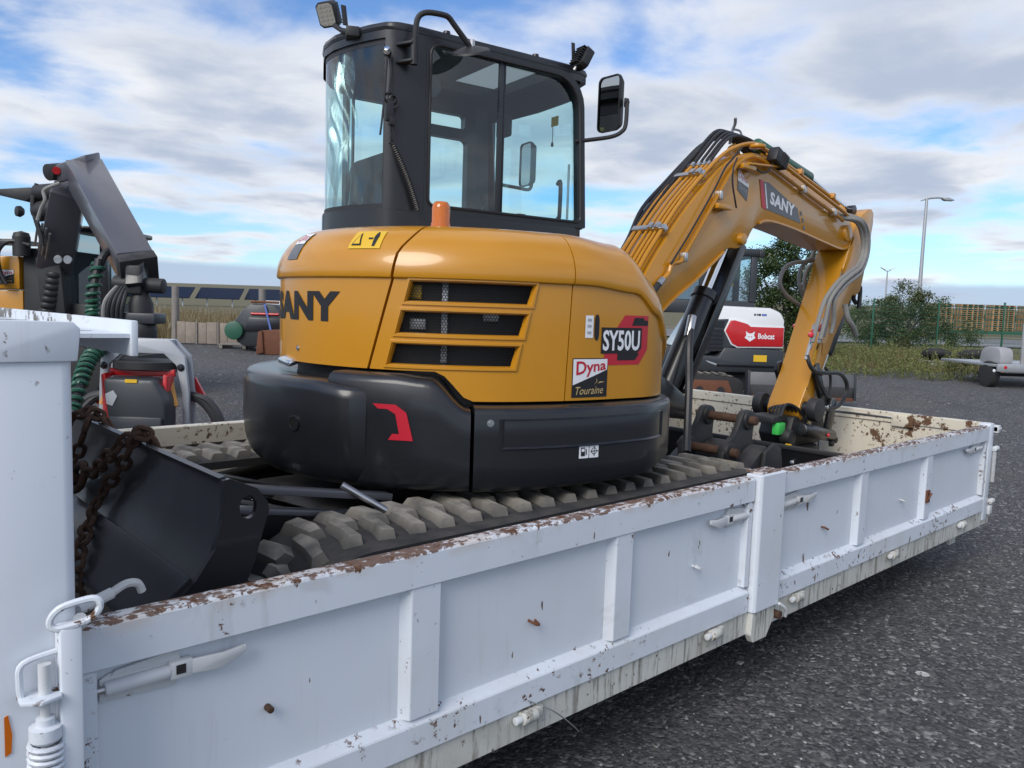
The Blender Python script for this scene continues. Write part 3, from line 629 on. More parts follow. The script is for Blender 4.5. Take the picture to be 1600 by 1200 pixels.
# ---- tracks
def track(y0, y1, mirror):
    xa, xb, zc_, r_ = 1.22, 3.24, FZ + .264, .236
    def path(s):
        """closed stadium path, s in metres; returns point (x, z), tangent angle"""
        Ls = xb - xa; La = math.pi * r_; s %= 2 * (Ls + La)
        if s < Ls: return xa + s, zc_ + r_, 0.
        s -= Ls
        if s < La: a = s / r_; return xb + r_ * math.sin(a), zc_ + r_ * math.cos(a), -a
        s -= La
        if s < Ls: return xb - s, zc_ - r_, -math.pi
        s -= Ls; a = s / r_; return xa - r_ * math.sin(a), zc_ - r_ * math.cos(a), -math.pi - a
    Ltot = 2 * (xb - xa + math.pi * r_); n = 120; b = MB()
    prof = [(y0, -.040), (y0, -.006), (y0 + .02, 0), (y1 - .02, 0), (y1, -.006), (y1, -.040)]
    for i in range(n):
        x, z, a = path(i / n * Ltot); nx, nz = -math.sin(a), math.cos(a)
        for (y, h) in prof: b.v.append(Vector((x + nx * h, y, z + nz * h)))
    m_ = len(prof)
    for i in range(n):
        j = (i + 1) % n
        for k in range(m_): b.f.append((i * m_ + k, i * m_ + (k + 1) % m_, j * m_ + (k + 1) % m_, j * m_ + k)); b.m.append(0)
    tr_ = b.build('track', RUB, ex, smooth=50)
    w = y1 - y0
    def lugmesh(pts):
        b = MB(); h = .027; cx = sum(p[0] for p in pts) / len(pts); cy = sum(p[1] for p in pts) / len(pts); n = len(pts)
        lay = [(1.12, 1.04, -.006), (1.0, 1.0, .004), (.66, .90, h - .002), (.60, .885, h)]
        vs = [((p[0] - cx) * a + cx, (p[1] - cy) * c + cy, z) for a, c, z in lay for p in pts]
        b.add(vs, [tuple(range(3 * n, 4 * n))] + [(k * n + i, k * n + (i + 1) % n, (k + 1) * n + (i + 1) % n, (k + 1) * n + i) for k in range(3) for i in range(n)])
        return b.mesh('tread_lug', LUG, smooth=24)
    outer = lugmesh([(-.050, .072), (.004, .062), (.026, .145), (.046, .205), (.040, .258), (-.008, .262), (-.022, .155)])
    inner = lugmesh([(-.032, .215), (.020, .205), (.040, .265), (.034, .33), (.028, w - .022), (-.040, w - .018), (-.036, .30)])
    N = 48
    for i in range(N):
        for me, ph in ((outer, 0.), (inner, .5)):
            x, z, a = path((i + ph) / N * Ltot)
            mw = Matrix.Translation((x, y1 if mirror else y0, z)) @ Matrix.Rotation(-a, 4, 'Y')
            if mirror: mw = mw @ Matrix.Diagonal((1, -1, 1, 1))
            link(me, 'tread_lug', tr_, mw)
    # frame and wheels inside the belt
    fr = MB().prism([(xa + .05, FZ + .16), (xb - .05, FZ + .16), (xb - .1, FZ + .36), (xb - .5, FZ + .41), (xa + .5, FZ + .41), (xa + .1, FZ + .36)], 'y', y0 + .08, y1 - .08).build('track_frame', BLKD, ex, bevel=.02)
    MB().cyl((xa, y0 + .10, zc_), (xa, y1 - .10, zc_), .19, n=28).build('idler', BLKD, fr, bevel=.015)
    MB().cyl((xb, y0 + .10, zc_), (xb, y1 - .10, zc_), .185, n=28).build('sprocket', BLKD, fr, bevel=.015)
    for k in range(4):
        xx = xa + .35 + k * .42
        MB().cyl((xx, y0 + .07, FZ + .13), (xx, y1 - .07, FZ + .13), .09, n=18).build('roller', BLKD, fr, bevel=.01)
    return tr_
track(1.90, 2.30, False); track(3.40, 3.80, True)
# ---- car body and swing bearing
MB().prism([(1.35, .60), (1.55, .80), (2.95, .80), (3.1, .60), (2.9, .56), (1.5, .56)], 'y', 2.302, 3.398).build('car_body', BLKD, ex, bevel=.02)
MB().lathe([(.46, .80), (.46, .86), (.42, .88), (.42, .955)], (2.3, 2.85, 0), n=36).build('swing_bearing', BLKD, ex)
# ---- dozer blade
sec = [(.762, 1.169), (.773, 1.14), (.763, 1.064), (.743, .995), (.709, .938), (.655, .888), (.585, .835)]
secb = [(.575, .832), (.668, .872), (.722, .925), (.757, .99), (.777, 1.062), (.787, 1.14), (.778, 1.172)]
bl = MB().prism(cat_rom([(p[0], p[1], 0) for p in sec], 4) + cat_rom([(p[0], p[1], 0) for p in secb], 4), 'y', 1.88, 3.79).build('blade', BLADE, ex, smooth=40)
MB().prism([(.700, .925), (.690, .934), (.576, .842), (.566, .826), (.585, .822)], 'y', 1.885, 3.785).build('cutting_edge', BLADE, bl, bevel=.002)
hole = [(.829 + .022 * math.cos(a), 1.092 + .030 * math.sin(a)) for a in [i / 20 * 6.283 for i in range(20)]]
def side_plate(y):
    out = [(.765, 1.166), (.783, 1.168), (.853, 1.136), (.880, 1.10), (.884, 1.075), (.871, 1.035), (.845, .945), (.815, .875), (.76, .83), (.66, .83), (.60, .838), (.70, .93), (.745, .995), (.765, 1.07)]
    bm = bmesh.new()
    lo = [bm.verts.new((p[0], y, p[1])) for p in out]; li = [bm.verts.new((p[0], y, p[1])) for p in hole]
    es = [bm.edges.new((lo[i], lo[(i + 1) % len(lo)])) for i in range(len(lo))] + [bm.edges.new((li[i], li[(i + 1) % len(li)])) for i in range(len(li))]
    bmesh.ops.triangle_fill(bm, edges=es, use_beauty=True)
    r = bmesh.ops.extrude_face_region(bm, geom=bm.faces[:]); bmesh.ops.translate(bm, verts=[v for v in r['geom'] if isinstance(v, bmesh.types.BMVert)], vec=(0, .018, 0))
    bmesh.ops.recalc_face_normals(bm, faces=bm.faces)
    me = bpy.data.meshes.new('side_plate'); bm.to_mesh(me); bm.free(); me.materials.append(BLK)
    link(me, 'side_plate', bl)
side_plate(1.861); side_plate(3.792)
for y in (2.45, 3.2):
    MB().bar((.78, y, .98), (1.7, y, .70), .09, .12).build('blade_arm', BLKD, bl, bevel=.01)
MB().cyl((.80, 2.83, 1.04), (1.25, 2.83, .86), .045, n=18).build('blade_cylinder', BLK, bl); MB().cyl((1.25, 2.83, .86), (1.6, 2.83, .72), .028, n=16).build('cylinder_rod', CHR, bl)
MB().bar((.87, 2.28, 1.06), (1.55, 2.32, .93), .05, .025).build('guard_rail', GRYP, ex, bevel=.004)
MB().bar((.87, 2.30, .99), (1.55, 2.34, .86), .05, .02).build('guard_rail', GRYP, ex, bevel=.004)
MB().cyl((1.35, 2.30, 1.0), (1.52, 2.20, .88), .012, n=10).build('grease_hose', STL, ex)

# ---- upper structure, built in its own frame (x forward, y left) and slewed 8 degrees
HM = Matrix.Translation((2.3, 2.85, 0)) @ Matrix.Rotation(R(-8), 4, 'Z')
PL = [(.10, .815), (-.15, .80), (-.42, .70), (-.66, .48), (-.79, .20), (-.815, -.08), (-.74, -.36), (-.58, -.59), (-.34, -.75), (-.05, -.815), (.22, -.815), (.44, -.785), (.595, -.68), (.675, -.51), (.70, -.25), (.70, .02)]
def plan(t, off=0.):
    n = len(PL) - 1
    def q(t):
        t = min(max(t, 0), n - 1e-6); i = int(t); f = t - i
        p = [Vector(PL[max(0, min(n, j))]) for j in (i - 1, i, i + 1, i + 2)]
        return .5 * ((2 * p[1]) + (-p[0] + p[2]) * f + (2 * p[0] - 5 * p[1] + 4 * p[2] - p[3]) * f * f + (-p[0] + 3 * p[1] - 3 * p[2] + p[3]) * f ** 3)
    d = q(min(t + .03, n)) - q(max(t - .03, 0)); d.normalize()
    return q(t) + Vector((d.y, -d.x)) * off
def lerp(a, b, f): return a + (b - a) * f
def interp(x, pts):
    if x <= pts[0][0]: return pts[0][1]
    for (a, fa), (b, fb) in zip(pts, pts[1:]):
        if x <= b:
            f = (x - a) / (b - a); return lerp(fa, fb, f * f * (3 - 2 * f))
    return pts[-1][1]
def ztop(t): return interp(t, [(9.3, 1.905), (10.3, 1.885), (11.0, 1.80), (11.6, 1.70), (12.3, 1.60), (13.2, 1.54), (15, 1.52)])
def zbot(t): return interp(t, [(7.35, 1.372), (7.80, 1.268), (15, 1.262)])
# upper roundover: (height below the top, inward offset)
UP = [(.206, 0), (.200, .012), (.190, .015), (.165, .0135), (.140, .008), (.115, -.002), (.090, -.016), (.066, -.034), (.044, -.056), (.026, -.082), (.013, -.110), (.005, -.14), (0, -.185), (-.004, -.25), (-.006, -.33)]
def hood(t, v):
    """v in 0..1 : lower wall, 1..2 : shoulder"""
    zt = ztop(t); zb = zbot(t); zcr = zt - .206
    if v <= 1: return plan(t, 0), lerp(zb, zcr, v), 0
    k = (v - 1) * (len(UP) - 1); i = min(int(k), len(UP) - 2); f = k - i
    d = lerp(UP[i][0], UP[i + 1][0], f); o = lerp(UP[i][1], UP[i + 1][1], f); o *= (1 if t < 12 else .8)
    return plan(t, o), zt - d, o
def hp3(t, v):
    p, z, o = hood(t, v); return HM @ Vector((p.x, p.y, z))
def wall(t, z, off):
    p = plan(t, off); return HM @ Vector((p.x, p.y, z))
SEAMA = [(1.372, 6.43), (1.71, 6.77), (1.80, 6.82), (1.86, 6.98), (1.91, 7.10)]
def seamA(z): 
    for (a, fa), (b_, fb) in zip(SEAMA, SEAMA[1:]):
        if z <= b_: return lerp(fa, fb, max(0, (z - a) / (b_ - a)))
    return SEAMA[-1][1]
def seamB(z): return lerp(9.03, 9.12, (z - 1.26) / .64)
GAP = .020
NV = 10
def vlist(n1): return [i / n1 for i in range(n1 + 1)] + [1 + (i + 1) / (len(UP) - 1) for i in range(len(UP) - 1)]
def hood_panel(name, tl, tr, nu, n1=6, tref=6.):
    b = MB(); vs = vlist(n1); rows = []
    for v in vs:
        row = []
        for i in range(nu + 1):
            zg = hood(tref, v)[1]
            a = tl(zg); c = tr(zg); t = lerp(a, c, i / nu); row.append(hp3(t, v))
        rows.append(row)
    for j in range(len(vs) - 1):
        for i in range(nu): b.add([rows[j][i], rows[j][i + 1], rows[j + 1][i + 1], rows[j + 1][i]], [(0, 1, 2, 3)])
    # returns at the panel edges so the gaps have depth
    cen = HM @ Vector((0, 0, 1.5))
    for j in range(len(vs) - 1):
        for i in (0, nu):
            p, q = rows[j][i], rows[j + 1][i]; ip = p + (cen - p).normalized() * .03; iq = q + (cen - q).normalized() * .03
            b.add([p, q, iq, ip], [(0, 1, 2, 3)])
    for i in range(nu):
        p, q = rows[0][i], rows[0][i + 1]; ip = p + (cen - p).normalized() * .03; iq = q + (cen - q).normalized() * .03
        b.add([p, q, iq, ip], [(0, 1, 2, 3)])
    return b.build(name, YEL, ex, smooth=26)
rearh = hood_panel('engine_hood', lambda z: 0.2, lambda z: seamA(z) - GAP, 44)
rightc = hood_panel('right_cover', lambda z: seamB(z) + GAP * .5, lambda z: 15., 40, 10, 9.1)
# vent panel with three slots really cut through
VENTS = [(1.392, 1.468), (1.505, 1.585), (1.620, 1.693)]
def vent_panel():
    b = MB(); zs = [1.262, 1.28, 1.30, 1.33, 1.372]
    for lo, hi in VENTS: zs += [lo - .014, lo, (lo + hi) / 2, hi, hi + .014]
    zs = sorted(set(round(z, 4) for z in zs)); zs = [z for z in zs if z < 1.696]
    def vl(z): return seamA(z) + .275 - .02
    def vr(z): return lerp(8.30, 8.56, (z - 1.39) / .30)
    def cols(z):
        a = seamA(max(z, 1.372)) + GAP; l = max(vl(z), a + .05); r = vr(z); e = seamB(z) - GAP * .5
        return [a, lerp(a, l, .5), l - .03] + [lerp(l, r, i / 12) for i in range(13)] + [r + .03] + [lerp(r + .03, e, i / 5) for i in range(1, 6)]
    nc = len(cols(1.5)); rows = []
    for z in zs:
        row = []
        for c in cols(z):
            zz = max(z, zbot(c)); row.append((c, zz))
        rows.append(row)
    # the shoulder rows follow with matching columns
    full = [[wall(c, zz, 0) for c, zz in row] for row in rows]
    ends = cols(1.699)
    for k in range(len(UP)):
        zz = 1.905 - UP[k][0]; row = []
        a = seamA(zz) + GAP; e = seamB(zz) - GAP * .5
        for c in ends:
            f = (c - ends[0]) / (ends[-1] - ends[0]); t_ = lerp(a, e, f); p = plan(t_, UP[k][1]); row.append(HM @ Vector((p.x, p.y, zz)))
        full.append(row)
    nz = len(zs)
    for j in range(len(full) - 1):
        for i in range(nc - 1):
            if j < nz - 1 and 3 <= i < 15 and any(lo - 1e-4 <= zs[j] and zs[j + 1] <= hi + 1e-4 for lo, hi in VENTS): continue
            q = [full[j][i], full[j][i + 1], full[j + 1][i + 1], full[j + 1][i]]
            if (q[0] - q[3]).length < 1e-5 and (q[1] - q[2]).length < 1e-5: continue
            b.add(q, [(0, 1, 2, 3)])
    cen = HM @ Vector((0, 0, 1.5))
    for j in range(len(full) - 1):
        for i in (0, nc - 1):
            p, q = full[j][i], full[j + 1][i]; ip = p + (cen - p).normalized() * .03; iq = q + (cen - q).normalized() * .03
            b.add([p, q, iq, ip], [(0, 1, 2, 3)])
    pan = b.build('vent_panel', YEL, ex, smooth=26)
    for lo, hi in VENTS:
        # raised rim round the slot, bevelled return into it, perforated grille behind, dark box
        rim = MB(); d = -.022
        def P(t, z, o): return wall(t, z, o)
        ring = []
        for z, st in ((lo, 0), (hi, 1)):
            cc = [lerp(vl(z), vr(z), i / 12) for i in range(13)]
            ring.append([(c, z) for c in cc])
        loop = ring[0] + ring[1][::-1]; n = len(loop)
        def shift(c, z, k): return c, z
        cx = sum(c for c, z in loop) / n; cz = (lo + hi) / 2
        def outc(c, z, s): 
            return (c + s * (.9 if c > cx else -.9) * (1 if abs(c - cx) > .5 else 0) * 1.0, z + (s * .35 if z > cz else -s * .35))
        prof = [(.045, .000), (.038, .006), (.012, .006), (.0, -.004), (-.012, d)]
        pts = []
        for s_, o in prof:
            row = []
            for (c, z) in loop:
                isl = abs(c - vl(z)) < 1e-6; isr = abs(c - vr(z)) < 1e-6
                c2 = c + (-s_ if isl else s_ if isr else 0); z2 = z + (s_ * .30 if z > cz else -s_ * .30)
                row.append(P(c2, z2, o))
            pts.append(row)
        for a in range(len(prof) - 1):
            for i in range(n):
                k = (i + 1) % n; rim.add([pts[a][i], pts[a][k], pts[a + 1][k], pts[a + 1][i]], [(0, 1, 2, 3)])
        sl = rim.build('vent_frame', YEL, pan, smooth=50)
        me = bpy.data.meshes.new('grille'); vs = []; fs = []; uvs = []
        for i in range(13):
            for z, s_ in ((lo, 0), (hi, 1)):
                vs.append(tuple(P(lerp(vl(z), vr(z), i / 12), z, d + .002)))
        for i in range(12): fs.append((2 * i, 2 * i + 2, 2 * i + 3, 2 * i + 1))
        me.from_pydata(vs, [], fs); uvl = me.uv_layers.new(name='UVMap'); cs = .0112; acc = [0]
        for i in range(12): acc.append(acc[-1] + (Vector(vs[2 * i + 2]) - Vector(vs[2 * i])).length)
        for f in me.polygons:
            for li in f.loop_indices:
                vi = me.loops[li].vertex_index; uvl.data[li].uv = ((acc[vi // 2] + (0 if vi % 2 == 0 else .02)) / cs, (0 if vi % 2 == 0 else (hi - lo)) / cs)
        me.materials.append(GRILLE); link(me, 'grille', pan)
    return pan
ventp = vent_panel()
# radiator / engine bits behind the grilles
ib = MB()
for k, (t, z0, z1) in enumerate(((7.0, 1.39, 1.70), (7.5, 1.38, 1.70), (8.1, 1.38, 1.70))):
    pass
inner = MB(); nn = 40
for i in range(nn):
    t0, t1 = lerp(.3, 14.9, i / nn), lerp(.3, 14.9, (i + 1) / nn)
    for z0, z1 in ((1.25, 1.5),):
        zt0 = min(1.84, ztop(t0) - .07); zt1 = min(1.84, ztop(t1) - .07); o = -.075
        q = [plan(t0, o), plan(t1, o)]
        inner.add([HM @ Vector((q[0].x, q[0].y, 1.24)), HM @ Vector((q[1].x, q[1].y, 1.24)), HM @ Vector((q[1].x, q[1].y, zt1)), HM @ Vector((q[0].x, q[0].y, zt0))], [(0, 1, 2, 3)])
inner.build('inner_shell', BLACKP, ex, smooth=40)
for t, z, h, mm in ((7.42, 1.55, .30, GALV), (7.05, 1.54, .04, GALV), (8.05, 1.58, .05, STL), (6.98, 1.655, .05, YELP)):
    p = wall(t, z, -.06); MB().obox(p, (HM.to_3x3() @ Vector((.7, -.7, 0))), (HM.to_3x3() @ Vector((.7, .7, 0))), (0, 0, 1), .012 if h > .2 else .03, .006, h / 2).build('engine_part', mm, ex, bevel=.003)
# deck under the cab and on top of the hood
dk = [plan(t, -.10) for t in [i * .5 for i in range(0, 31)]]
MB().prism([(p.x, p.y) for p in dk], 'z', 1.24, 1.30, ).build('deck', BLKD, ex, xf=HM)
MB().prism([(p.x, p.y) for p in [plan(i * .5, -.25) for i in range(0, 20)] + [Vector((.15, -.4)), Vector((.15, .55))]], 'z', 1.855, 1.897).build('hood_top', YEL, ex, xf=HM)

# ---- black lower fairings
def shell(name, t0, t1, zf0, zf1, off, nu, mat, parent, chamf=.02, thick=.05, offend=None):
    b = MB(); prof = [(-thick, 0), (-chamf, 0), (-chamf * .3, .08), (0, .25)]; rows = []
    rr = [(0., -thick), (0., -chamf), (.15 * chamf * 6, -.3 * chamf), (.4 * chamf * 6, 0)]
    for i in range(nu + 1):
        t = lerp(t0, t1, i / nu); zb, zt = zf0(t), zf1(t); col = []; o = off(t) if callable(off) else off
        for z, oo in ((zb, -thick), (zb, -chamf), (zb + chamf * .35, -chamf * .3), (zb + chamf, 0), (lerp(zb, zt, .33), 0), (lerp(zb, zt, .66), 0), (zt - chamf, 0), (zt - chamf * .35, -chamf * .3), (zt, -chamf), (zt, -thick)):
            p = plan(t, o + oo); col.append(HM @ Vector((p.x, p.y, z)))
        rows.append(col)
    for i in range(nu):
        for k in range(len(rows[0]) - 1): b.add([rows[i][k], rows[i + 1][k], rows[i + 1][k + 1], rows[i][k + 1]], [(0, 1, 2, 3)])
    for c in (rows[0], rows[-1]): b.add(c, [tuple(range(len(c)))])
    return b.build(name, mat, parent, smooth=45)
sk_off = lambda t: interp(t, [(7.7, .105), (10.2, .095), (11.2, .05), (12.5, .03), (15, .03)])
skirt = shell('right_skirt', 7.81, 15, lambda t: interp(t, [(7.8, .955), (10, .965), (11.5, 1.0), (13, 1.02)]), lambda t: 1.256, sk_off, 44, BLK, ex, .022, .25)
def fair_top(t): return interp(t, [(6.9, 1.362), (7.30, 1.352), (7.76, 1.245)])
fair = shell('rear_fairing', 6.10, 7.77, lambda t: .955, fair_top, .105, 26, BLK, ex, .03, .25)
# heavy counterweight: thick, rounded, with a chamfered near end
cw = MB(); rows = []; nu = 46
for i in range(nu + 1):
    t = lerp(1.6, 6.62, i / nu); e = max(0, (t - 6.45) / .17); o = .146 - .040 * e
    zt = interp(t, [(4.6, 1.325), (5.9, 1.330), (6.62, 1.312)]); zb = interp(t, [(3.2, .99), (5.2, .945)]); col = []
    if t < 2.4: o -= .05 * (2.4 - t)
    for z, oo in ((zb - .02, -.35), (zb, -.10), (zb + .012, -.052), (zb + .045, -.018), (zb + .09, -.004), (lerp(zb, zt, .5), .003), (zt - .045, 0), (zt - .018, -.006), (zt - .005, -.018), (zt, -.034), (zt, -.14), (zt - .015, -.22)):
        p = plan(t, o + oo); col.append(HM @ Vector((p.x, p.y, z)))
    rows.append(col)
for i in range(nu):
    for k in range(len(rows[0]) - 1): cw.add([rows[i][k], rows[i + 1][k], rows[i + 1][k + 1], rows[i][k + 1]], [(0, 1, 2, 3)])
for c in (rows[0], rows[-1]): cw.add(c, [tuple(range(len(c)))])
cwo = cw.build('counterweight', BLK, ex, smooth=42)
# tow recess ring in the counterweight
c0 = wall(5.72, 1.165, .151); nrm_ = (wall(5.72, 1.165, .2) - wall(5.72, 1.165, .1)).normalized()
MB().lathe([(.030, -.004), (.030, .003), (.022, .004), (.020, -.003)], c0, nrm_, 24).build('recess_ring', BLK, cwo)
MB().lathe([(0.0, .0), (.0215, .0)], c0 + nrm_ * .0012, nrm_, 24).build('recess', PLA, cwo)
# latch tongue between counterweight and hood, hood bolt
MB().obox(wall(4.75, 1.373, -.005), (0, 1, .1), (1, 0, .3), (0, 0, 1), .05, .035, .012).build('latch_tongue', CHR, ex, bevel=.006)
def bolt(t, z, off, r, parent, mm=STL, name='bolt'):
    c = wall(t, z, off); n_ = (wall(t, z, off + .1) - c).normalized()
    MB().lathe([(0, .006), (r * .55, .006), (r * .6, .003), (r, .003), (r, -.004)], c, n_, 16).build(name, mm, parent)
bolt(5.05, 1.425, .0, .011, rearh); bolt(7.98, 1.205, .103, .013, skirt)
# pressed panel in the skirt
def inset(parent):
    b = MB(); t0, t1 = 8.10, 10.9
    for i in range(20):
        ta, tb_ = lerp(t0, t1, i / 20), lerp(t0, t1, (i + 1) / 20)
        for (z, h) in ((1.108, .009), (1.213, .005)):
            q = [wall(ta, z, sk_off(ta) - .001), wall(tb_, z, sk_off(tb_) - .001), wall(tb_, z + h * .5, sk_off(tb_) + .007), wall(ta, z + h * .5, sk_off(ta) + .007), wall(tb_, z + h * 1.3, sk_off(tb_) - .001), wall(ta, z + h * 1.3, sk_off(ta) - .001)]
            b.add(q, [(0, 1, 2, 3), (3, 2, 4, 5)])
    for tt in (t0, t1):
        for k in range(1):
            q = [wall(tt - .03, 1.108, sk_off(tt) - .001), wall(tt, 1.108, sk_off(tt) + .006), wall(tt, 1.219, sk_off(tt) + .006), wall(tt - .03, 1.219, sk_off(tt) - .001), wall(tt + .03, 1.108, sk_off(tt) - .001), wall(tt + .03, 1.219, sk_off(tt) - .001)]
            b.add(q, [(0, 1, 2, 3), (1, 4, 5, 2)])
    b.build('pressed_rib', BLK, parent, smooth=0)
inset(skirt)
# printed marks -------------------------------------------------------------
def surf(t0, z0, off0=0., scale=.30):
    """surface coordinates in metres along the plan curve from t0"""
    tab = [(0., t0)]; t = t0; acc = 0.
    while t < 14.9 and acc < 1.2:
        p = plan(t, off0); q = plan(t + .01, off0); acc += (q - p).length; t += .01; tab.append((acc, t))
    def fn(x, y, off):
        if x <= 0: tt = t0 + x / .29
        else:
            lo, hi = 0, len(tab) - 1
            while hi - lo > 1:
                m_ = (lo + hi) // 2
                if tab[m_][0] > x: hi = m_
                else: lo = m_
            f = (x - tab[lo][0]) / (tab[hi][0] - tab[lo][0]); tt = lerp(tab[lo][1], tab[hi][1], f)
        return wall(tt, z0 + y, off0 + off)
    return fn
lettering(rearh, 'SANY', surf(4.06, 1.535), .545, .115, BLACKP, shear=-.0, bold=.055, off=.002, cuts=24, space=1.05)
# model badge: red frame, black bars, white letters on black
fb = surf(9.62, 1.40)
bd = patch(ex, [(.02, 0), (.215, 0), (.265, .06), (.265, .195), (.125, .195), (.02, .07)], fb, REDP, .0012, 'badge', 14)
patch(bd, [(.165, .155), (.262, .155), (.262, .176), (.24, .176), (.235, .186), (.18, .186)], fb, BLACKP, .002, 'badge_bar', 8)
patch(bd, [(.09, .018), (.19, .018), (.215, .045), (.09, .045)], fb, BLACKP, .002, 'badge_bar', 8)
patch(bd, [(.0, .045), (.20, .045), (.225, .065), (.225, .146), (.0, .146)], fb, BLACKP, .0025, 'badge_plate', 10)
lettering(bd, 'SY50U', lambda x, y, o: fb(.008 + x, .056 + y, o), .205, .080, WHITE, bold=.025, off=.0035, cuts=8)
dyna_sticker(ex, surf(9.135, 1.278), .175, .150, 4)
# handle slot, instruction labels
fs2 = surf(9.42, 1.50)
patch(rightc, [(.03 + .012 * math.cos(a), .045 + .05 * math.copysign(abs(math.sin(a)) ** .45, math.sin(a))) for a in [i / 24 * 6.283 for i in range(24)]], fs2, BLACKP, .002, 'handle_slot')
lb = patch(ex, [(-.028, .005), (.012, .005), (.012, .090), (-.028, .090)], fs2, WHITE, .002, 'label_plate')
for y in (.02, .045, .068): patch(lb, [(-.018, y), (0.002, y), (.002, y + .010), (-.018, y + .010)], fs2, LGRY, .003, 'label_mark')
fs3 = surf(9.06, 1.065, .097)
for dx in (0, .046):
    lb = patch(ex, [(dx, 0), (dx + .043, 0), (dx + .043, .050), (dx, .050)], fs3, WHITE, .0025, 'label_plate')
    if dx: 
        ring = [(dx + .0215 + r_ * math.cos(a), .025 + r_ * math.sin(a)) for r_ in (.013,) for a in [i / 16 * 6.283 for i in range(16)]]
        patch(lb, ring, fs3, BLACKP, .0032, 'label_mark'); patch(lb, [(dx + .0215 + .010 * math.cos(a), .025 + .010 * math.sin(a)) for a in [i / 16 * 6.283 for i in range(16)]], fs3, WHITE, .0038, 'label_mark')
        patch(lb, [(dx + .020, .006), (dx + .023, .006), (dx + .023, .044), (dx + .020, .044)], fs3, BLACKP, .0044, 'label_mark'); patch(lb, [(dx + .003, .0235), (dx + .040, .0235), (dx + .040, .0265), (dx + .003, .0265)], fs3, BLACKP, .005, 'label_mark')
    else:
        patch(lb, [(.008, .008), (.026, .008), (.026, .040), (.008, .040)], fs3, BLACKP, .0032, 'label_mark'); patch(lb, [(.011, .025), (.023, .025), (.023, .036), (.011, .036)], fs3, WHITE, .0038, 'label_mark')
        patch(lb, [(.029, .012), (.034, .012), (.034, .034), (.029, .034)], fs3, BLACKP, .0032, 'label_mark')
# red bracket mark on the rear fairing
fr_ = surf(6.70, 1.135, .106)
patch(fair, [(.0, .125), (.085, .125), (.125, .098), (.15, .0), (.06, .0), (.075, .022), (.10, .022), (.085, .092), (.055, .108), (.02, .108)], fr_, REDP, .002, 'red_mark', 10)
# warning strip and dealer sticker on the hood shoulder
def shoulder(t0, v0):
    def fn(x, y, off):
        t = t0 + x / .29; p, z, o = hood(t, v0 + y / .14 * .55); p = plan(t, o + off + .001); return HM @ Vector((p.x, p.y, z + off * .6))
    return fn
fw = shoulder(6.05, 1.40)
def spatch(parent, x0, x1, y0, y1, fn, mat, off, name):
    b = MB(); b.grid(lambda u, v: fn(lerp(x0, x1, u), lerp(y0, y1, v), off), 6, 6); return b.build(name, mat, parent, smooth=30, fixn=False)
ws = spatch(ex, .0, .145, 0, .055, fw, YELP, .002, 'warning_strip')
patch(ws, [(.012, .008), (.058, .008), (.035, .048)], fw, BLACKP, .0036, 'warning_mark', 4, 6); patch(ws, [(.020, .012), (.050, .012), (.035, .040)], fw, YELP, .0048, 'warning_mark', 4, 6)
patch(ws, [(.108, .006), (.120, .006), (.124, .036), (.116, .050), (.110, .050), (.104, .036)], fw, BLACKP, .0036, 'warning_mark', 4, 6); patch(ws, [(.080, .026), (.100, .026), (.100, .031), (.080, .031)], fw, BLACKP, .0036, 'warning_mark', 4, 6)
fd = shoulder(4.70, 1.30)
st = spatch(ex, 0, .10, 0, .085, fd, GREYP, .002, 'sticker')
spatch(st, .002, .098, .045, .083, fd, WHITE, .0035, 'sticker_panel')
lettering(st, 'Dyna', lambda x, y, o: fd(.008 + x, .047 + y, o), .084, .032, REDP, off=.005)
# amber beacon on the hood
q = HM @ Vector((-.33, -.35, 1.93))
bc = MB().lathe([(.0385, -.006), (.0385, .004), (.0360, .006), (.0360, .062), (.0335, .076), (.024, .086), (0, .090)], q, n=24).build('beacon', AMBER, ex, smooth=40)
MB().lathe([(.014, .012), (.014, .05), (0, .054)], q, n=12).build('beacon_lamp', LEDM, bc)
MB().lathe([(.041, -.03), (.041, -.008), (.0395, -.006)], q, n=24).build('beacon_base', AMBER, bc)
# boom swing post and front frame
MB().prism([(.55, -.28), (.95, -.20), (1.02, 0), (.95, .20), (.55, .28)], 'z', 1.02, 1.16).build('swing_bracket', BLK, ex, bevel=.02, xf=HM)
MB().box(-.6, .72, -.55, .75, .955, 1.24).build('main_frame', BLKD, ex, bevel=.03, xf=HM)

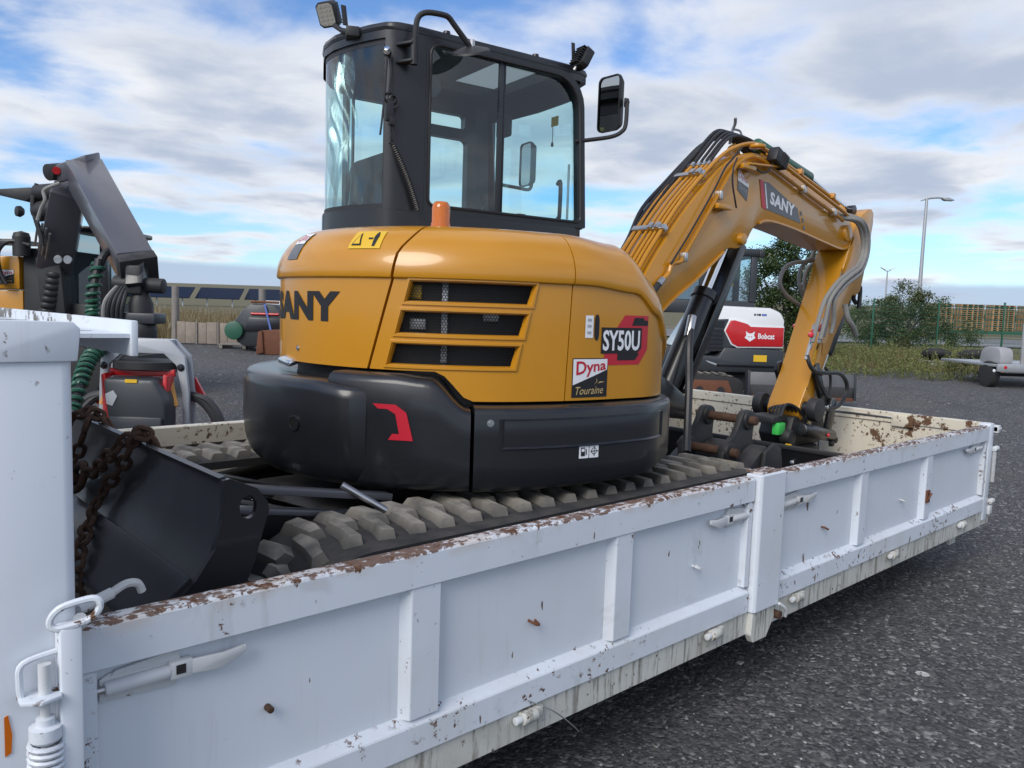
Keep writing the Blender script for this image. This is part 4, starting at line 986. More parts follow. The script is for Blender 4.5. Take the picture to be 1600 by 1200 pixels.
# ================================================================ cab (local frame of the upper structure)
CP = [(.70, .10), (-.16, .10), (-.25, .102), (-.315, .114), (-.352, .142), (-.392, .222), (-.435, .34), (-.462, .46), (-.460, .58), (-.42, .70), (-.33, .83), (-.18, .94), (0, .975), (.62, .975), (.73, .93), (.785, .80), (.805, .52), (.79, .22), (.765, .13)]
cab = MB().prism([(x, y) for x, y in CP], 'z', 1.62, 1.905).build('cab', CABM, ex, xf=HM)
def cring(z0, z1, o0=0., o1=0., inner=.04):
    """closed band following the cab plan"""
    b = MB(); n = len(CP); cx, cy = .18, .52
    def off(p, o):
        d = Vector((p[0] - cx, p[1] - cy)); return Vector(p) + d.normalized() * o
    R0 = [off(p, o0) for p in CP]; R1 = [off(p, o1) for p in CP]; I0 = [off(p, o0 - inner) for p in CP]; I1 = [off(p, o1 - inner) for p in CP]
    for i in range(n):
        k = (i + 1) % n
        b.add([(*R0[i], z0), (*R0[k], z0), (*R1[k], z1), (*R1[i], z1)], [(0, 1, 2, 3)])
        b.add([(*I0[i], z0), (*I0[k], z0), (*I1[k], z1), (*I1[i], z1)], [(0, 3, 2, 1)])
        b.add([(*R0[i], z0), (*R0[k], z0), (*I0[k], z0), (*I0[i], z0)], [(0, 3, 2, 1)])
        b.add([(*R1[i], z1), (*R1[k], z1), (*I1[k], z1), (*I1[i], z1)], [(0, 1, 2, 3)])
    return b
cring(1.90, 2.034).build('cab_sill', CABM, cab, xf=HM, smooth=40)
cring(2.765, 2.800).build('roof_band', CABM, cab, xf=HM, smooth=40)
# roof with a light hatch let into it
def offp(o, z, pts=CP):
    cx, cy = .18, .52; out = []
    for p in pts:
        d = Vector((p[0] - cx, p[1] - cy)); q = Vector(p) + d.normalized() * o; out.append(Vector((q.x, q.y, z)))
    return out
rf = MB(); rings = [offp(.002, 2.800), offp(.006, 2.812), offp(-.004, 2.832), offp(-.05, 2.846), offp(-.12, 2.850)]
n = len(CP)
for a, b_ in zip(rings, rings[1:]):
    for i in range(n): rf.add([a[i], a[(i + 1) % n], b_[(i + 1) % n], b_[i]], [(0, 1, 2, 3)])
bm = bmesh.new(); lo = [bm.verts.new(p) for p in rings[-1]]; HX0, HX1, HY0, HY1 = .27, .62, .22, .78
hl = [bm.verts.new((x, y, 2.850)) for x, y in ((HX0, HY0), (HX1, HY0), (HX1, HY1), (HX0, HY1))]
es = [bm.edges.new((lo[i], lo[(i + 1) % n])) for i in range(n)] + [bm.edges.new((hl[i], hl[(i + 1) % 4])) for i in range(4)]
bmesh.ops.triangle_fill(bm, edges=es, use_beauty=True); bm.verts.index_update()
rf.add([v.co.copy() for v in bm.verts], [tuple(v.index for v in f.verts) for f in bm.faces]); 
# ceiling liner with the same opening
o2 = len(rf.v); rf.add([v.co - Vector((0, 0, .055)) for v in bm.verts], [tuple(v.index for v in f.verts) for f in bm.faces]); bm.free()
for (x, y), (x2, y2) in zip(((HX0, HY0), (HX1, HY0), (HX1, HY1), (HX0, HY1)), ((HX1, HY0), (HX1, HY1), (HX0, HY1), (HX0, HY0))):
    rf.add([(x, y, 2.85), (x2, y2, 2.85), (x2, y2, 2.795), (x, y, 2.795)], [(0, 1, 2, 3)])
roof = rf.build('roof', CABM, cab, xf=HM, smooth=40)
m, t = newmat('hatch_plastic'); tl = t.n('ShaderNodeBsdfTranslucent'); tl.inputs[0].default_value = (.62, .62, .62, 1); df = t.n('ShaderNodeBsdfDiffuse'); df.inputs[0].default_value = (.4, .4, .4, 1)
mx = t.n('ShaderNodeMixShader'); mx.inputs[0].default_value = .75; t.set(mx.inputs[1], df); t.set(mx.inputs[2], tl); finish(t, mx)
MB().box(HX0 - .01, HX1 + .01, HY0 - .01, HY1 + .01, 2.852, 2.858).build('roof_hatch', m, cab, xf=HM)
for x in (-.05, .45): MB().lathe([(.018, 0), (.016, .012), (0, .014)], (x, .14, 2.842), n=14).build('roof_plug', CABM, cab, xf=HM)
# pillars following the plan
def pillar(i0, i1, name='pillar', z0=2.03, z1=2.768, sub=5, inner=.05, lean=0.):
    pts = cat_rom([(*CP[k % len(CP)], 0) for k in range(i0, i1 + 1)], sub); b = MB(); cx, cy = .18, .52; n = len(pts)
    def inn(p): d = Vector((cx - p.x, cy - p.y, 0)).normalized(); return p + d * inner
    I = [inn(p) for p in pts]
    loop = pts + I[::-1]; m_ = len(loop)
    vs = [(p.x, p.y, z0) for p in loop] + [(p.x + lean, p.y, z1) for p in loop]
    b.add(vs, [(i, (i + 1) % m_, m_ + (i + 1) % m_, m_ + i) for i in range(m_)])
    return b.build(name, CABM, cab, xf=HM, smooth=40)
pillar(1, 4, 'rear_pillar'); pillar(9, 10, 'rear_pillar', inner=.03) if False else None; pillar(13, 14, 'front_pillar', lean=-.03)
# flat wall plates with rounded window openings
def rrect(x0, x1, z0, z1, r, n=6, skew=0.):
    """corner radii r = (bl, br, tr, tl)"""
    out = []
    for (cx, cz, rr, a0) in ((x0 + r[0], z0 + r[0], r[0], 180), (x1 - r[1], z0 + r[1], r[1], 270), (x1 - r[2], z1 - r[2], r[2], 0), (x0 + r[3], z1 - r[3], r[3], 90)):
        for k in range(n + 1):
            a = R(a0 + 90 * k / n); px, pz = cx + rr * math.cos(a), cz + rr * math.sin(a)
            out.append((px + skew * (pz - z0) * (1 if px > (x0 + x1) / 2 else 0), pz))
    return out
def plate(name, outer, holes, mk, th, mat, parent, xf=HM):
    """plate in a plane; mk(u, v, d) -> point"""
    bm = bmesh.new(); es = []
    for loop in [outer] + holes:
        vs = [bm.verts.new(mk(u, v, 0)) for u, v in loop]; es += [bm.edges.new((vs[i], vs[(i + 1) % len(vs)])) for i in range(len(vs))]
    bmesh.ops.triangle_fill(bm, edges=es, use_beauty=True)
    d = Vector(mk(0, 0, th)) - Vector(mk(0, 0, 0))
    r = bmesh.ops.extrude_face_region(bm, geom=bm.faces[:]); bmesh.ops.translate(bm, verts=[v for v in r['geom'] if isinstance(v, bmesh.types.BMVert)], vec=d)
    bmesh.ops.recalc_face_normals(bm, faces=bm.faces)
    if xf is not None: bm.transform(xf)
    me = bpy.data.meshes.new(name); bm.to_mesh(me); bm.free(); me.materials.append(mat); me.shade_smooth(); me.set_sharp_from_angle(angle=R(30))
    return link(me, name, parent)
mkR = lambda u, v, d: Vector((u, .099 + d, v)); mkL = lambda u, v, d: Vector((u, .976 - d, v))
outR = rrect(-.172, .775, 2.034, 2.800, (.01, .01, .16, .02), skew=-.06)
hR = rrect(-.150, .742, 2.062, 2.772, (.03, .03, .15, .05), skew=-.06)
plate('side_frame', outR, [hR], mkR, .055, CABM, cab)
# narrow rubber seal standing proud round the opening
def loopstrip(name, loop, mk, r, mat, parent):
    b = MB(); b.tube([mk(u, v, -.002) for u, v in loop], r, 6, closed=True); return b.build(name, mat, parent, xf=HM)
loopstrip('window_seal', hR, mkR, .007, PLA, cab)
def pane(name, loop, mk, parent, mat=GLASS, d=.012):
    b = MB(); b.add([mk(u, v, d) for u, v in loop], [tuple(range(len(loop)))]); return b.build(name, mat, parent, xf=HM, smooth=0)
xs = .225
pane('window_pane', [p for p in hR if p[0] < xs] + [(xs, 2.772), (xs, 2.062)] if False else rrect(-.150, xs, 2.062, 2.772, (.03, .001, .001, .05)), mkR, cab, d=.014)
pane('window_pane', rrect(xs + .02, .738, 2.062, 2.772, (.001, .03, .15, .001), skew=-.06), mkR, cab, d=.026)
MB().box(xs - .002, xs + .024, .106, .122, 2.062, 2.772).build('window_divider', DKB, cab, xf=HM, bevel=.003)
MB().box(xs + .026, xs + .036, .108, .124, 2.062, 2.772).build('window_divider', CABM, cab, xf=HM, bevel=.002)
outL = rrect(-.205, .735, 2.034, 2.800, (.005, .01, .06, .005))
LH = [rrect(-.185, .10, 2.07, 2.70, (.02,) * 4), rrect(.18, .525, 2.635, 2.712, (.02,) * 4), rrect(.18, .545, 2.10, 2.575, (.03,) * 4)]
plate('side_frame', outL, LH, mkL, .05, CABM, cab)
for hl_ in LH: pane('window_pane', hl_, mkL, cab, d=.02)
# rear glass, curved; with dark printed margin frame
def rearpt(u, v, o=0.):
    pts = [(-.354, .144), (-.392, .222), (-.435, .34), (-.462, .46), (-.460, .58), (-.42, .70)]
    k = u * (len(pts) - 1); i = min(int(k), len(pts) - 2); f = k - i
    p = [Vector(pts[max(0, min(len(pts) - 1, j))]) for j in (i - 1, i, i + 1, i + 2)]
    q = .5 * ((2 * p[1]) + (-p[0] + p[2]) * f + (2 * p[0] - 5 * p[1] + 4 * p[2] - p[3]) * f * f + (-p[0] + 3 * p[1] - 3 * p[2] + p[3]) * f ** 3)
    d = (q - Vector((.18, .52))).normalized(); q = q + d * o
    return Vector((q.x, q.y, lerp(2.03, 2.768, v)))
MB().grid(lambda u, v: rearpt(u, v, -.012), 20, 2).build('rear_window', GLASS, cab, xf=HM, smooth=60)
fr = MB()
for (u0, u1, v0, v1) in ((0, 1, 0, .035), (0, 1, .965, 1), (0, .03, .0, 1), (.97, 1, 0, 1)):
    fr.grid(lambda u, v: rearpt(lerp(u0, u1, u), lerp(v0, v1, v), -.0105), 20, 1)
fr.build('window_seal', PLA, cab, xf=HM, smooth=60)
# rear-left quarter: upper panel, pane and slim pillars
def qpt(u, v, o=0.):
    P_ = [(-.42, .70), (-.33, .83), (-.18, .94)]; k = u * 2; i = min(int(k), 1); a, b_ = Vector(P_[i]), Vector(P_[i + 1]); q = a.lerp(b_, k - i); d = (q - Vector((.18, .52))).normalized(); q = q + d * o
    return Vector((q.x, q.y, lerp(2.03, 2.768, v)))
MB().grid(lambda u, v: qpt(u, .0 + .90 * v, -.012), 6, 1).build('quarter_window', GLASS, cab, xf=HM, smooth=60)
MB().grid(lambda u, v: qpt(u, .90 + .10 * v, 0), 6, 1).build('quarter_panel', CABM, cab, xf=HM, smooth=60)
for u0, u1 in ((.96, 1.0),): MB().grid(lambda u, v: qpt(max(0, lerp(u0, u1, u)), .90 * v, -.02), 1, 1).build('quarter_pillar', CABM, cab, xf=HM, solid=.01)
# windscreen
def frontpt(u, v, o=0.):
    pts = [(.735, .93), (.785, .80), (.805, .52), (.79, .22), (.765, .13)]
    k = u * 4; i = min(int(k), 3); f = k - i; a, b_ = Vector(pts[i]), Vector(pts[i + 1]); q = a.lerp(b_, f); return Vector((q.x + o - .05 * v, q.y, lerp(2.03, 2.768, v)))
MB().grid(lambda u, v: frontpt(u, v, -.006), 16, 2).build('windscreen', GLASS, cab, xf=HM, smooth=60)
fr = MB()
for (u0, u1, v0, v1) in ((0, 1, 0, .06), (0, 1, .90, 1), (0, .06, .0, 1), (.95, 1, 0, 1)):
    fr.grid(lambda u, v: frontpt(lerp(u0, u1, u), lerp(v0, v1, v), 0), 10, 1)
fr.build('windscreen_frame', CABM, cab, xf=HM, solid=.012)
# inside: seat, headrest, console, film, handles
st = MB().prism([(-.20, 1.55), (-.10, 1.55), (-.17, 2.30), (-.22, 2.335), (-.27, 2.31), (-.30, 2.2)], 'y', .30, .72).build('seat', TIN, cab, xf=HM, bevel=.03)
MB().box(-.22, .3, .28, .74, 1.5, 1.66).build('seat_cushion', TIN, cab, xf=HM, bevel=.04)
MB().box(-.05, .25, .74, .86, 1.6, 2.06).build('console', INT, cab, xf=HM, bevel=.02)
MB().box(-.05, .22, .17, .27, 1.6, 2.03).build('console', INT, cab, xf=HM, bevel=.02)
for y in (.22, .80): MB().tube([(.20, y, 2.03), (.23, y, 2.10), (.22, y, 2.16)], [.012, .012, .02], 10).build('joystick', PLA, cab, xf=HM)
MB().box(.66, .72, .55, .75, 1.9, 2.14).build('display', PLA, cab, xf=HM, bevel=.01)
MB().tube([(.70, .25, 2.27), (.68, .20, 2.265), (.68, .20, 2.10), (.70, .24, 2.09)], .011, 8, smooth=4).build('grab_handle', PLA, cab, xf=HM)
MB().cyl((.70, .16, 2.08), (.70, .16, 2.36), .006, n=8).build('latch_rod', STL, cab, xf=HM)
MB().grid(lambda u, v: rearpt(.36 + .55 * u + .10 * v * (1 - u), .0 + .97 * v, -.045 - .02 * math.sin(u * 19 + 4 * math.sin(v * 5)) - .012 * math.sin(v * 11 + u * 6)), 40, 40).build('plastic_film', FILM, cab, xf=HM, smooth=80)
MB().grid(lambda u, v: Vector((-.22 + .10 * u + .02 * math.sin(v * 9), lerp(.28, .50, u) , lerp(2.02, 2.335, v) - .02 * math.sin(u * 8))), 14, 14).build('plastic_film', FILM, cab, xf=HM, smooth=80)
# speaker on the inside of the rear pillar, hammer and tag, visor
MB().lathe([(.050, 0), (.050, .02), (.03, .03), (0, .03)], (-.13, .135, 2.60), (.2, 1, 0), 20).build('speaker', PLA, cab, xf=HM)
MB().box(.60, .64, .60, .72, 2.56, 2.68).build('interior_mirror', PLA, cab, xf=HM, bevel=.015)
MB().box(.725, .728, .30, .36, 2.585, 2.635).build('tag', YELP, cab, xf=HM); MB().cyl((.725, .345, 2.585), (.725, .345, 2.50), .002, n=5).lathe([(.006, 0), (.008, .01), (.004, .025)], (.725, .345, 2.48), n=8).build('emergency_hammer', PLA, cab, xf=HM)
# rear mirror on its tube
mr = MB().tube([(-.262, .045, 2.65), (-.262, .035, 2.78), (-.255, .03, 2.835), (-.235, .02, 2.858), (-.20, .01, 2.866), (-.14, 0, 2.866), (-.115, 0, 2.858), (-.09, 0, 2.835), (.0, 0, 2.755)], .0125, 10, smooth=4).build('rear_mirror', PLA, ex, xf=HM)
for z in (2.66, 2.735): MB().bar((-.30, .115, z), (-.262, .04, z), .045, .012).build('mirror_bracket', PLA, mr, xf=HM, bevel=.003)
MB().cyl((-.262, .045, 2.645), (-.262, .045, 2.75), .017, n=12).build('mirror_socket', PLA, mr, xf=HM)
MB().lathe([(0, .022), (.045, .016), (.083, .004), (.088, -.004), (0, -.004)], (-.005, .0, 2.742), (-.35, -.30, .9), 28).build('mirror_head', PLA, mr, xf=HM)
MB().lathe([(0, -.0068), (.078, -.0045)], (-.005, .0, 2.742), (-.35, -.30, .9), 28).build('mirror_glass', MIRROR, mr, xf=HM)
MB().lathe([(.014, 0), (.014, .035), (0, .04)], (.0, .0, 2.757), (0, 0, 1), 10).build('mirror_clamp', STL, mr, xf=HM)
# front right mirror (faces the operator, glass towards the rear) and front left one
def mirror(c, w, h, rz, armpts, nm='side_mirror'):
    Mx = HM @ Matrix.Translation(c) @ Matrix.Rotation(rz, 4, 'Z')
    loop = rrect(-w / 2, w / 2, -h / 2, h / 2, (.03, .03, .03, .03)); loop = [(u + .006 * math.cos(v * 8), v) for u, v in loop]
    hd = MB(); n = len(loop); L0 = [(-.004, u, v) for u, v in loop]; L1 = [(.012, u * 1.0, v) for u, v in loop]; L2 = [(.04, u * .85, v * .88) for u, v in loop]
    hd.add(L0 + L1 + L2, [(i, (i + 1) % n, n + (i + 1) % n, n + i) for i in range(n)] + [(n + i, n + (i + 1) % n, 2 * n + (i + 1) % n, 2 * n + i) for i in range(n)] + [tuple(range(2 * n, 3 * n))])
    I0 = [(-.004, u * .90, v * .95) for u, v in loop]; hd.add(L0 + I0, [(i, (i + 1) % n, n + (i + 1) % n, n + i) for i in range(n)])
    mo = hd.build(nm, PLA, ex, xf=Mx, smooth=50)
    MB().add([(.002, u * .905, v * .955) for u, v in loop], [tuple(range(n))]).build('mirror_glass', MIRROR, mo, xf=Mx, smooth=0)
    MB().tube(armpts, .011, 10, smooth=5).build('mirror_arm', PLA, mo, xf=HM)
    return mo
mirror((.92, .118, 2.695), .155, .285, R(6), [(.70, .12, 2.47), (.78, .09, 2.485), (.88, .045, 2.508), (.925, .020, 2.535), (.945, .012, 2.575), (.955, .020, 2.69)])
MB().lathe([(0, .018), (.02, .012), (.024, -.01)], (.958, .03, 2.69), (.8, -.6, 0), 14).build('mirror_knob', PLA, cab, xf=HM)
mirror((1.05, 1.05, 2.52), .15, .27, R(-6), [(.74, .96, 2.36), (.95, 1.0, 2.36), (1.08, 1.04, 2.37), (1.10, 1.05, 2.45)])
# work lights
def worklight(c, aim, nm='work_light'):
    d = Vector(aim).normalized(); Mx = HM @ Matrix.Translation(c) @ d.to_track_quat('Z', 'Y').to_matrix().to_4x4()
    oc = [(-.055, -.032), (-.040, -.050), (.040, -.050), (.055, -.032), (.055, .032), (.040, .050), (-.040, .050), (-.055, .032)]; oc = [(y, x * 1.0) for x, y in oc]
    b = MB().prism(oc, 'z', -.018, .026); wl = b.build(nm, PLA, ex, xf=Mx, bevel=.003)
    fl = MB()
    for k in range(7): fl.box(-.036, .036, -.048 + k * .0145, -.044 + k * .0145, -.038, -.019)
    fl.build('cooling_fins', PLA, wl, xf=Mx)
    MB().prism([(x * .86, y * .86) for x, y in oc], 'z', .0262, .0275).build('lens', LEDM, wl, xf=Mx)
    for i in range(3):
        for j in range(5): MB().lathe([(.0085, .0278), (.0085, .0290), (.004, .0292), (0, .0290)], ((i - 1) * .024, (j - 2) * .0185, 0), n=8).build('led', PLA if (i + j) % 7 == 9 else LEDM, wl, xf=Mx)
    return wl
wl = worklight((-.47, .50, 2.935), (-.72, -.42, -.42))
MB().tube([(-.46, .46, 2.875), (-.45, .40, 2.84), (-.44, .34, 2.82)], .012, 8).build('light_stem', PLA, wl, xf=HM)
MB().obox((-.43, .32, 2.808), (1, -.4, 0), (.4, 1, 0), (0, 0, 1), .03, .045, .022).build('light_bracket', PLA, wl, xf=HM, bevel=.005)
MB().obox((-.425, .43, 2.92), (0, .3, 1), (1, 0, 0), (0, 1, -.3), .05, .012, .003).build('light_bracket', PLA, wl, xf=HM, bevel=.001)
wl2 = worklight((.70, .085, 2.872), (.85, -.05, -.45))
MB().cyl((.66, .10, 2.81), (.69, .09, 2.86), .010, n=8).build('light_stem', STL, wl2, xf=HM)
MB().obox((.665, .115, 2.90), (0, .1, 1), (1, 0, 0), (0, 1, 0), .05, .010, .003).build('light_bracket', PLA, wl2, xf=HM, bevel=.001)
# lamp lead, plug, aerial and coiled cord on the rear pillar
hn = MB().tube([(-.352, .110, 2.70), (-.345, .096, 2.62), (-.348, .098, 2.54), (-.352, .10, 2.49)], .006, 7, smooth=5).build('lamp_lead', HOSE, ex, xf=HM)
MB().lathe([(.0, .02), (.016, .016), (.018, .0), (.012, -.012), (0, -.014)], (-.360, .10, 2.685), (-.6, -.8, .3), 14).build('lead_grommet', PLA, hn, xf=HM)
MB().lathe([(0, .010), (.012, .008), (.013, 0)], (-.366, .094, 2.70), (-.6, -.8, .5), 12).build('screw', CHR, hn, xf=HM)
MB().obox((-.352, .092, 2.445), (1, 0, 0), (0, 1, 0), (0, 0, 1), .016, .014, .045).build('plug', PLA, hn, xf=HM, bevel=.005)
MB().obox((-.345, .085, 2.40), (1, 0, 0), (0, 1, 0), (0, 0, 1), .012, .012, .018).build('plug', PLA, hn, xf=HM, bevel=.004)
MB().tube([(-.352 + .026 * math.cos(a), .088 + .006 * math.sin(3 * a), 2.495 + .022 * math.sin(a)) for a in [i / 16 * 6.283 for i in range(16)]], .0055, 6, closed=True).build('lead_loop', HOSE, hn, xf=HM)
MB().tube([(-.337 + .022 * math.cos(a), .084 + .006 * math.sin(2 * a), 2.485 + .026 * math.sin(a)) for a in [i / 16 * 6.283 for i in range(16)]], .005, 6, closed=True).build('lead_loop', HOSE, hn, xf=HM)
MB().tube([(-.365, .094, 2.69), (-.376, .085, 2.55), (-.395, .07, 2.40), (-.408, .06, 2.33)], .0045, 6, smooth=5).build('aerial', HOSE, hn, xf=HM)
MB().tube([(-.35, .088, 2.39), (-.348, .08, 2.34), (-.345, .085, 2.30)], .0045, 6, smooth=4).tube([(-.345, .088, 2.39), (-.335, .08, 2.34), (-.343, .085, 2.30)], .004, 6, smooth=4).build('lead', HOSE, hn, xf=HM)
coil = []; A = Vector((-.345, .078, 2.31)); B = Vector((-.215, .075, 2.035)); ax = (B - A).normalized(); e1 = ax.orthogonal().normalized(); e2 = ax.cross(e1)
for i in range(34 * 8 + 1):
    f = i / (34 * 8); a = i / 8 * 6.283; coil.append(A.lerp(B, f) + Vector((.010 * math.sin(f * 3.1), 0, 0)) + (e1 * math.cos(a) + e2 * math.sin(a)) * .0115)
MB().tube(coil, .0036, 5).build('coiled_cord', HOSE, hn, xf=HM)

# ================================================================ boom, stick, tools (world frame)
def smoothpoly(pts, n=3): return [(p.x, p.y) for p in cat_rom([(*p, 0) for p in pts], n)]
YA, YB = 2.685, 2.905
low = smoothpoly([(3.16, 1.22), (3.36, 1.46), (3.614, 1.665), (3.845, 1.80), (4.057, 1.94), (4.15, 2.0)]) + smoothpoly([(4.20, 2.015), (4.29, 2.02), (4.37, 2.065), (4.43, 2.14), (4.50, 2.19), (4.62, 2.218), (4.93, 2.198), (5.38, 2.143), (5.64, 2.118), (5.76, 2.16), (5.80, 2.25), (5.73, 2.345)])
upp = smoothpoly([(5.45, 2.415), (4.92, 2.53), (4.64, 2.585), (4.50, 2.605), (4.36, 2.60), (4.20, 2.55), (4.05, 2.465), (3.75, 2.21), (3.50, 1.94), (3.28, 1.66), (3.05, 1.40)])
bo = MB().prism(low + upp, 'y', YA, YB).build('boom', YEL, ex, bevel=.006)
# flange strip along the lower edge (slightly wider than the box)
def strip(path, w, th, name, parent, mat=YEL):
    b = MB(); P = [Vector((x, 0, z)) for x, z in path]; N = len(P)
    for i in range(N - 1):
        d = (P[i + 1] - P[i]); 
        if d.length < 1e-4: continue
        d.normalize(); nn = Vector((-d.z, 0, d.x))
        q = [P[i] - nn * th / 2, P[i + 1] - nn * th / 2, P[i + 1] + nn * th / 2, P[i] + nn * th / 2]
        vs = [v + Vector((0, y, 0)) for y in (YA - w, YB + w) for v in q]
        b.add(vs, [(0, 1, 2, 3), (4, 7, 6, 5), (0, 4, 5, 1), (3, 2, 6, 7), (0, 3, 7, 4), (1, 5, 6, 2)])
    return b.build(name, mat, parent, smooth=35)
strip(low[4:15] , .010, .012, 'boom_flange', bo); strip(low[28:46], .010, .012, 'boom_flange', bo)
MB().cyl((4.30, YA - .03, 2.075), (4.30, YB + .03, 2.075), .035, n=20).build('boss', YEL, bo, bevel=.004)
MB().cyl((5.70, YA - .018, 2.235), (5.70, YB + .018, 2.235), .06, n=24).build('pivot_boss', YEL, bo, bevel=.005)
MB().lathe([(.05, 0), (.05, .02), (0, .022)], (4.40, YA - .02, 2.63), (0, 0, 1), 16).prism([(4.30, 2.58), (4.50, 2.58), (4.47, 2.66), (4.42, 2.685), (4.37, 2.66)], 'y', 2.83, 2.85).build('top_lug', YEL, bo, bevel=.004)
# decals on the boom
fbm = planefn((4.478, YA - .0, 2.245), (1, 0, -.175), (0, 0, 1))
fbm2 = lambda x, y, off: Vector((4.478 + x, YA - .001 - off, 2.245 + y - .175 * x * 0))
bp = patch(ex, [(.012, .205), (.115, .205), (.49, .085), (.54, -.005), (.05, .045)], fbm2, GREYP, .0015, 'boom_badge')
patch(bp, [(.0, .215), (.045, .207), (.095, .035), (.045, .048)], fbm2, REDP, .0022, 'badge_stripe')
patch(bp, [(.058, .195), (.073, .193), (.113, .045), (.098, .048)], fbm2, WHITE, .003, 'badge_stripe')
lettering(bp, 'SANY', lambda x, y, o: fbm2(.135 + x, .078 + y - .165 * x, o), .315, .078, WHITE, bold=.045, off=.003, space=1.08)
for dx, dz in ((.525, .075), (.555, .032), (.575, -.015)): patch(bp, [(dx, dz), (dx + .025, dz - .004), (dx + .032, dz - .03), (dx + .007, dz - .026)], fbm2, GREYP, .002, 'badge_stripe')
ds = lambda x, y, off: Vector((4.235 + x * .98, YA - .001 - off, 2.335 + y - .25 * x))
s = patch(ex, [(0, 0.03), (.115, 0.0), (.125, .10), (.0, .155)], ds, GREYP, .0015, 'sticker'); patch(s, [(.0, .085), (.122, .085), (.125, .105), (.0, .157)], ds, WHITE, .0022, 'sticker_panel')
lettering(s, 'Dyna', lambda x, y, o: ds(.008 + x, .092 + y * (1 - 2.2 * x), o), .10, .05, REDP, off=.003); lettering(s, 'Touraine', lambda x, y, o: ds(.01 + x, .045 + y, o), .095, .025, LGRY, shear=.2, off=.003)
# brackets on the boom side
for (x, z) in ((4.02, 2.245), (4.26, 2.505)): MB().box(x - .05, x + .09, YA - .055, YA - .001, z - .022, z + .008).build('bracket', YEL, bo, bevel=.004)
MB().bar((4.26, YA - .04, 2.515), (4.62, YA - .04, 2.545), .05, .012).build('bracket', YEL, bo, bevel=.002)
wl = MB().obox((4.57, YA - .055, 2.595), (.9, 0, -.35), (0, 1, 0), (.35, 0, .9), .055, .035, .045).build('boom_light', PLA, ex, bevel=.008)
for k in range(5): MB().obox((4.585 + k * .014, YA - .055, 2.588 - k * .005), (.9, 0, -.35), (0, 1, 0), (.35, 0, .9), .003, .040, .044).build('cooling_fin', PLA, wl)
# ---- pipes along the back of the boom
back = [(3.28, 1.66), (3.50, 1.94), (3.75, 2.21), (4.05, 2.465), (4.20, 2.55), (4.36, 2.60)]
def outw(pts, o):
    out = []
    for i, p in enumerate(pts):
        a = Vector(pts[max(i - 1, 0)]); b_ = Vector(pts[min(i + 1, len(pts) - 1)]); d = (b_ - a).normalized(); out.append((p[0] - d.y * o, p[1] + d.x * o))
    return out
PB = outw(back, .045)
def pth(pts, y): return [(x, y, z) for x, z in pts]
ys = [2.885, 2.845, 2.80, 2.765, 2.735, 2.70]
for k, y in enumerate(ys):
    r_ = .0125 if k in (0, 1, 5) else .009
    seg = [Vector((3.44, y, 1.775)), Vector((3.49, y, 1.86))] if False else []
    P = outw(back, .050); st = [Vector(P[0]).lerp(Vector(P[1]), .35 + .04 * (k % 3))]
    pts = [(st[0].x, y, st[0].y)] + [(p[0], y, p[1]) for p in P[1:3]] + [(Vector(P[2]).lerp(Vector(P[3]), .9).x, y, Vector(P[2]).lerp(Vector(P[3]), .9).y)]
    if k == 5: pts += [(P[4][0], y, P[4][1]), (4.42, y, 2.665), (4.60, y, 2.64), (5.0, y, 2.56), (5.45, y, 2.465), (5.58, y, 2.43)]
    pp = MB().tube(pts, r_, 8, smooth=4 if k == 5 else 3).build('hydraulic_pipe', YEL2, ex)
    e = Vector(pts[0]); d = (Vector(pts[0]) - Vector(pts[1])).normalized()
    MB().cyl(e - d * .005, e + d * .03, r_ * 1.55, n=8).build('fitting', STL, pp)
    h = MB().tube([e + d * .03, e + d * .10, e + d * .17 + Vector((.02, 0, -.03)), e + d * .28 + Vector((.08, 0, -.10))], r_ * 1.45, 8, smooth=4).build('hose', HOSE, pp)
    if k < 5:
        e = Vector(pts[-1]); d = (e - Vector(pts[-2])).normalized()
        MB().cyl(e - d * .005, e + d * .028, r_ * 1.5, n=8).build('fitting', STL, pp)
        yy = y + .01 * (k - 2); hi = .02 * (4 - k)
        MB().tube([e + d * .025, e + d * .09 + Vector((0, 0, .01)), (4.23, yy, 2.675 + hi * .55), (4.38, yy, 2.705 + hi * .5), (4.55, yy, 2.685 + hi * .4), (4.72, yy + .01, 2.635 + hi * .2), (4.86, yy + .02, 2.59)], r_ * 1.05, 8, smooth=5).build('hose', HOSE, pp)
# two pipes on the near flank, dropping off the back
for k, (y, z) in enumerate(((YA - .022, 0), (YA - .022, -.0))):
    if k == 0:
        pts = [(3.52, y, 1.79), (3.575, y, 1.83), (3.60, y, 1.88), (3.68, y, 1.90), (3.72, y, 1.95), (4.02, y, 2.32), (4.14, y, 2.46), (4.26, y, 2.545), (4.40, y, 2.575), (4.62, y, 2.535), (5.05, y, 2.435), (5.50, y, 2.335), (5.58, y, 2.31)]
    else:
        pts = [(4.62, y - .03, 2.575), (5.05, y - .028, 2.475), (5.50, y - .025, 2.375), (5.60, y - .02, 2.35)]
    pp = MB().tube(pts, .0125, 8, smooth=4).build('hydraulic_pipe', YEL2, ex)
    if k == 0:
        MB().cyl((3.49, y, 1.765), (3.525, y, 1.795), .02, n=8).build('fitting', STL, pp); MB().tube([(3.49, y, 1.765), (3.42, y, 1.69), (3.37, y, 1.55)], .018, 8, smooth=4).build('hose', HOSE, pp)
for y in (2.725, 2.77, 2.815):
    pp = MB().tube([(4.62, y, 2.64), (4.8, y, 2.605), (5.2, y, 2.52), (5.48, y, 2.46), (5.58, y, 2.435)], .0105, 8, smooth=3).build('hydraulic_pipe', YEL2, ex)
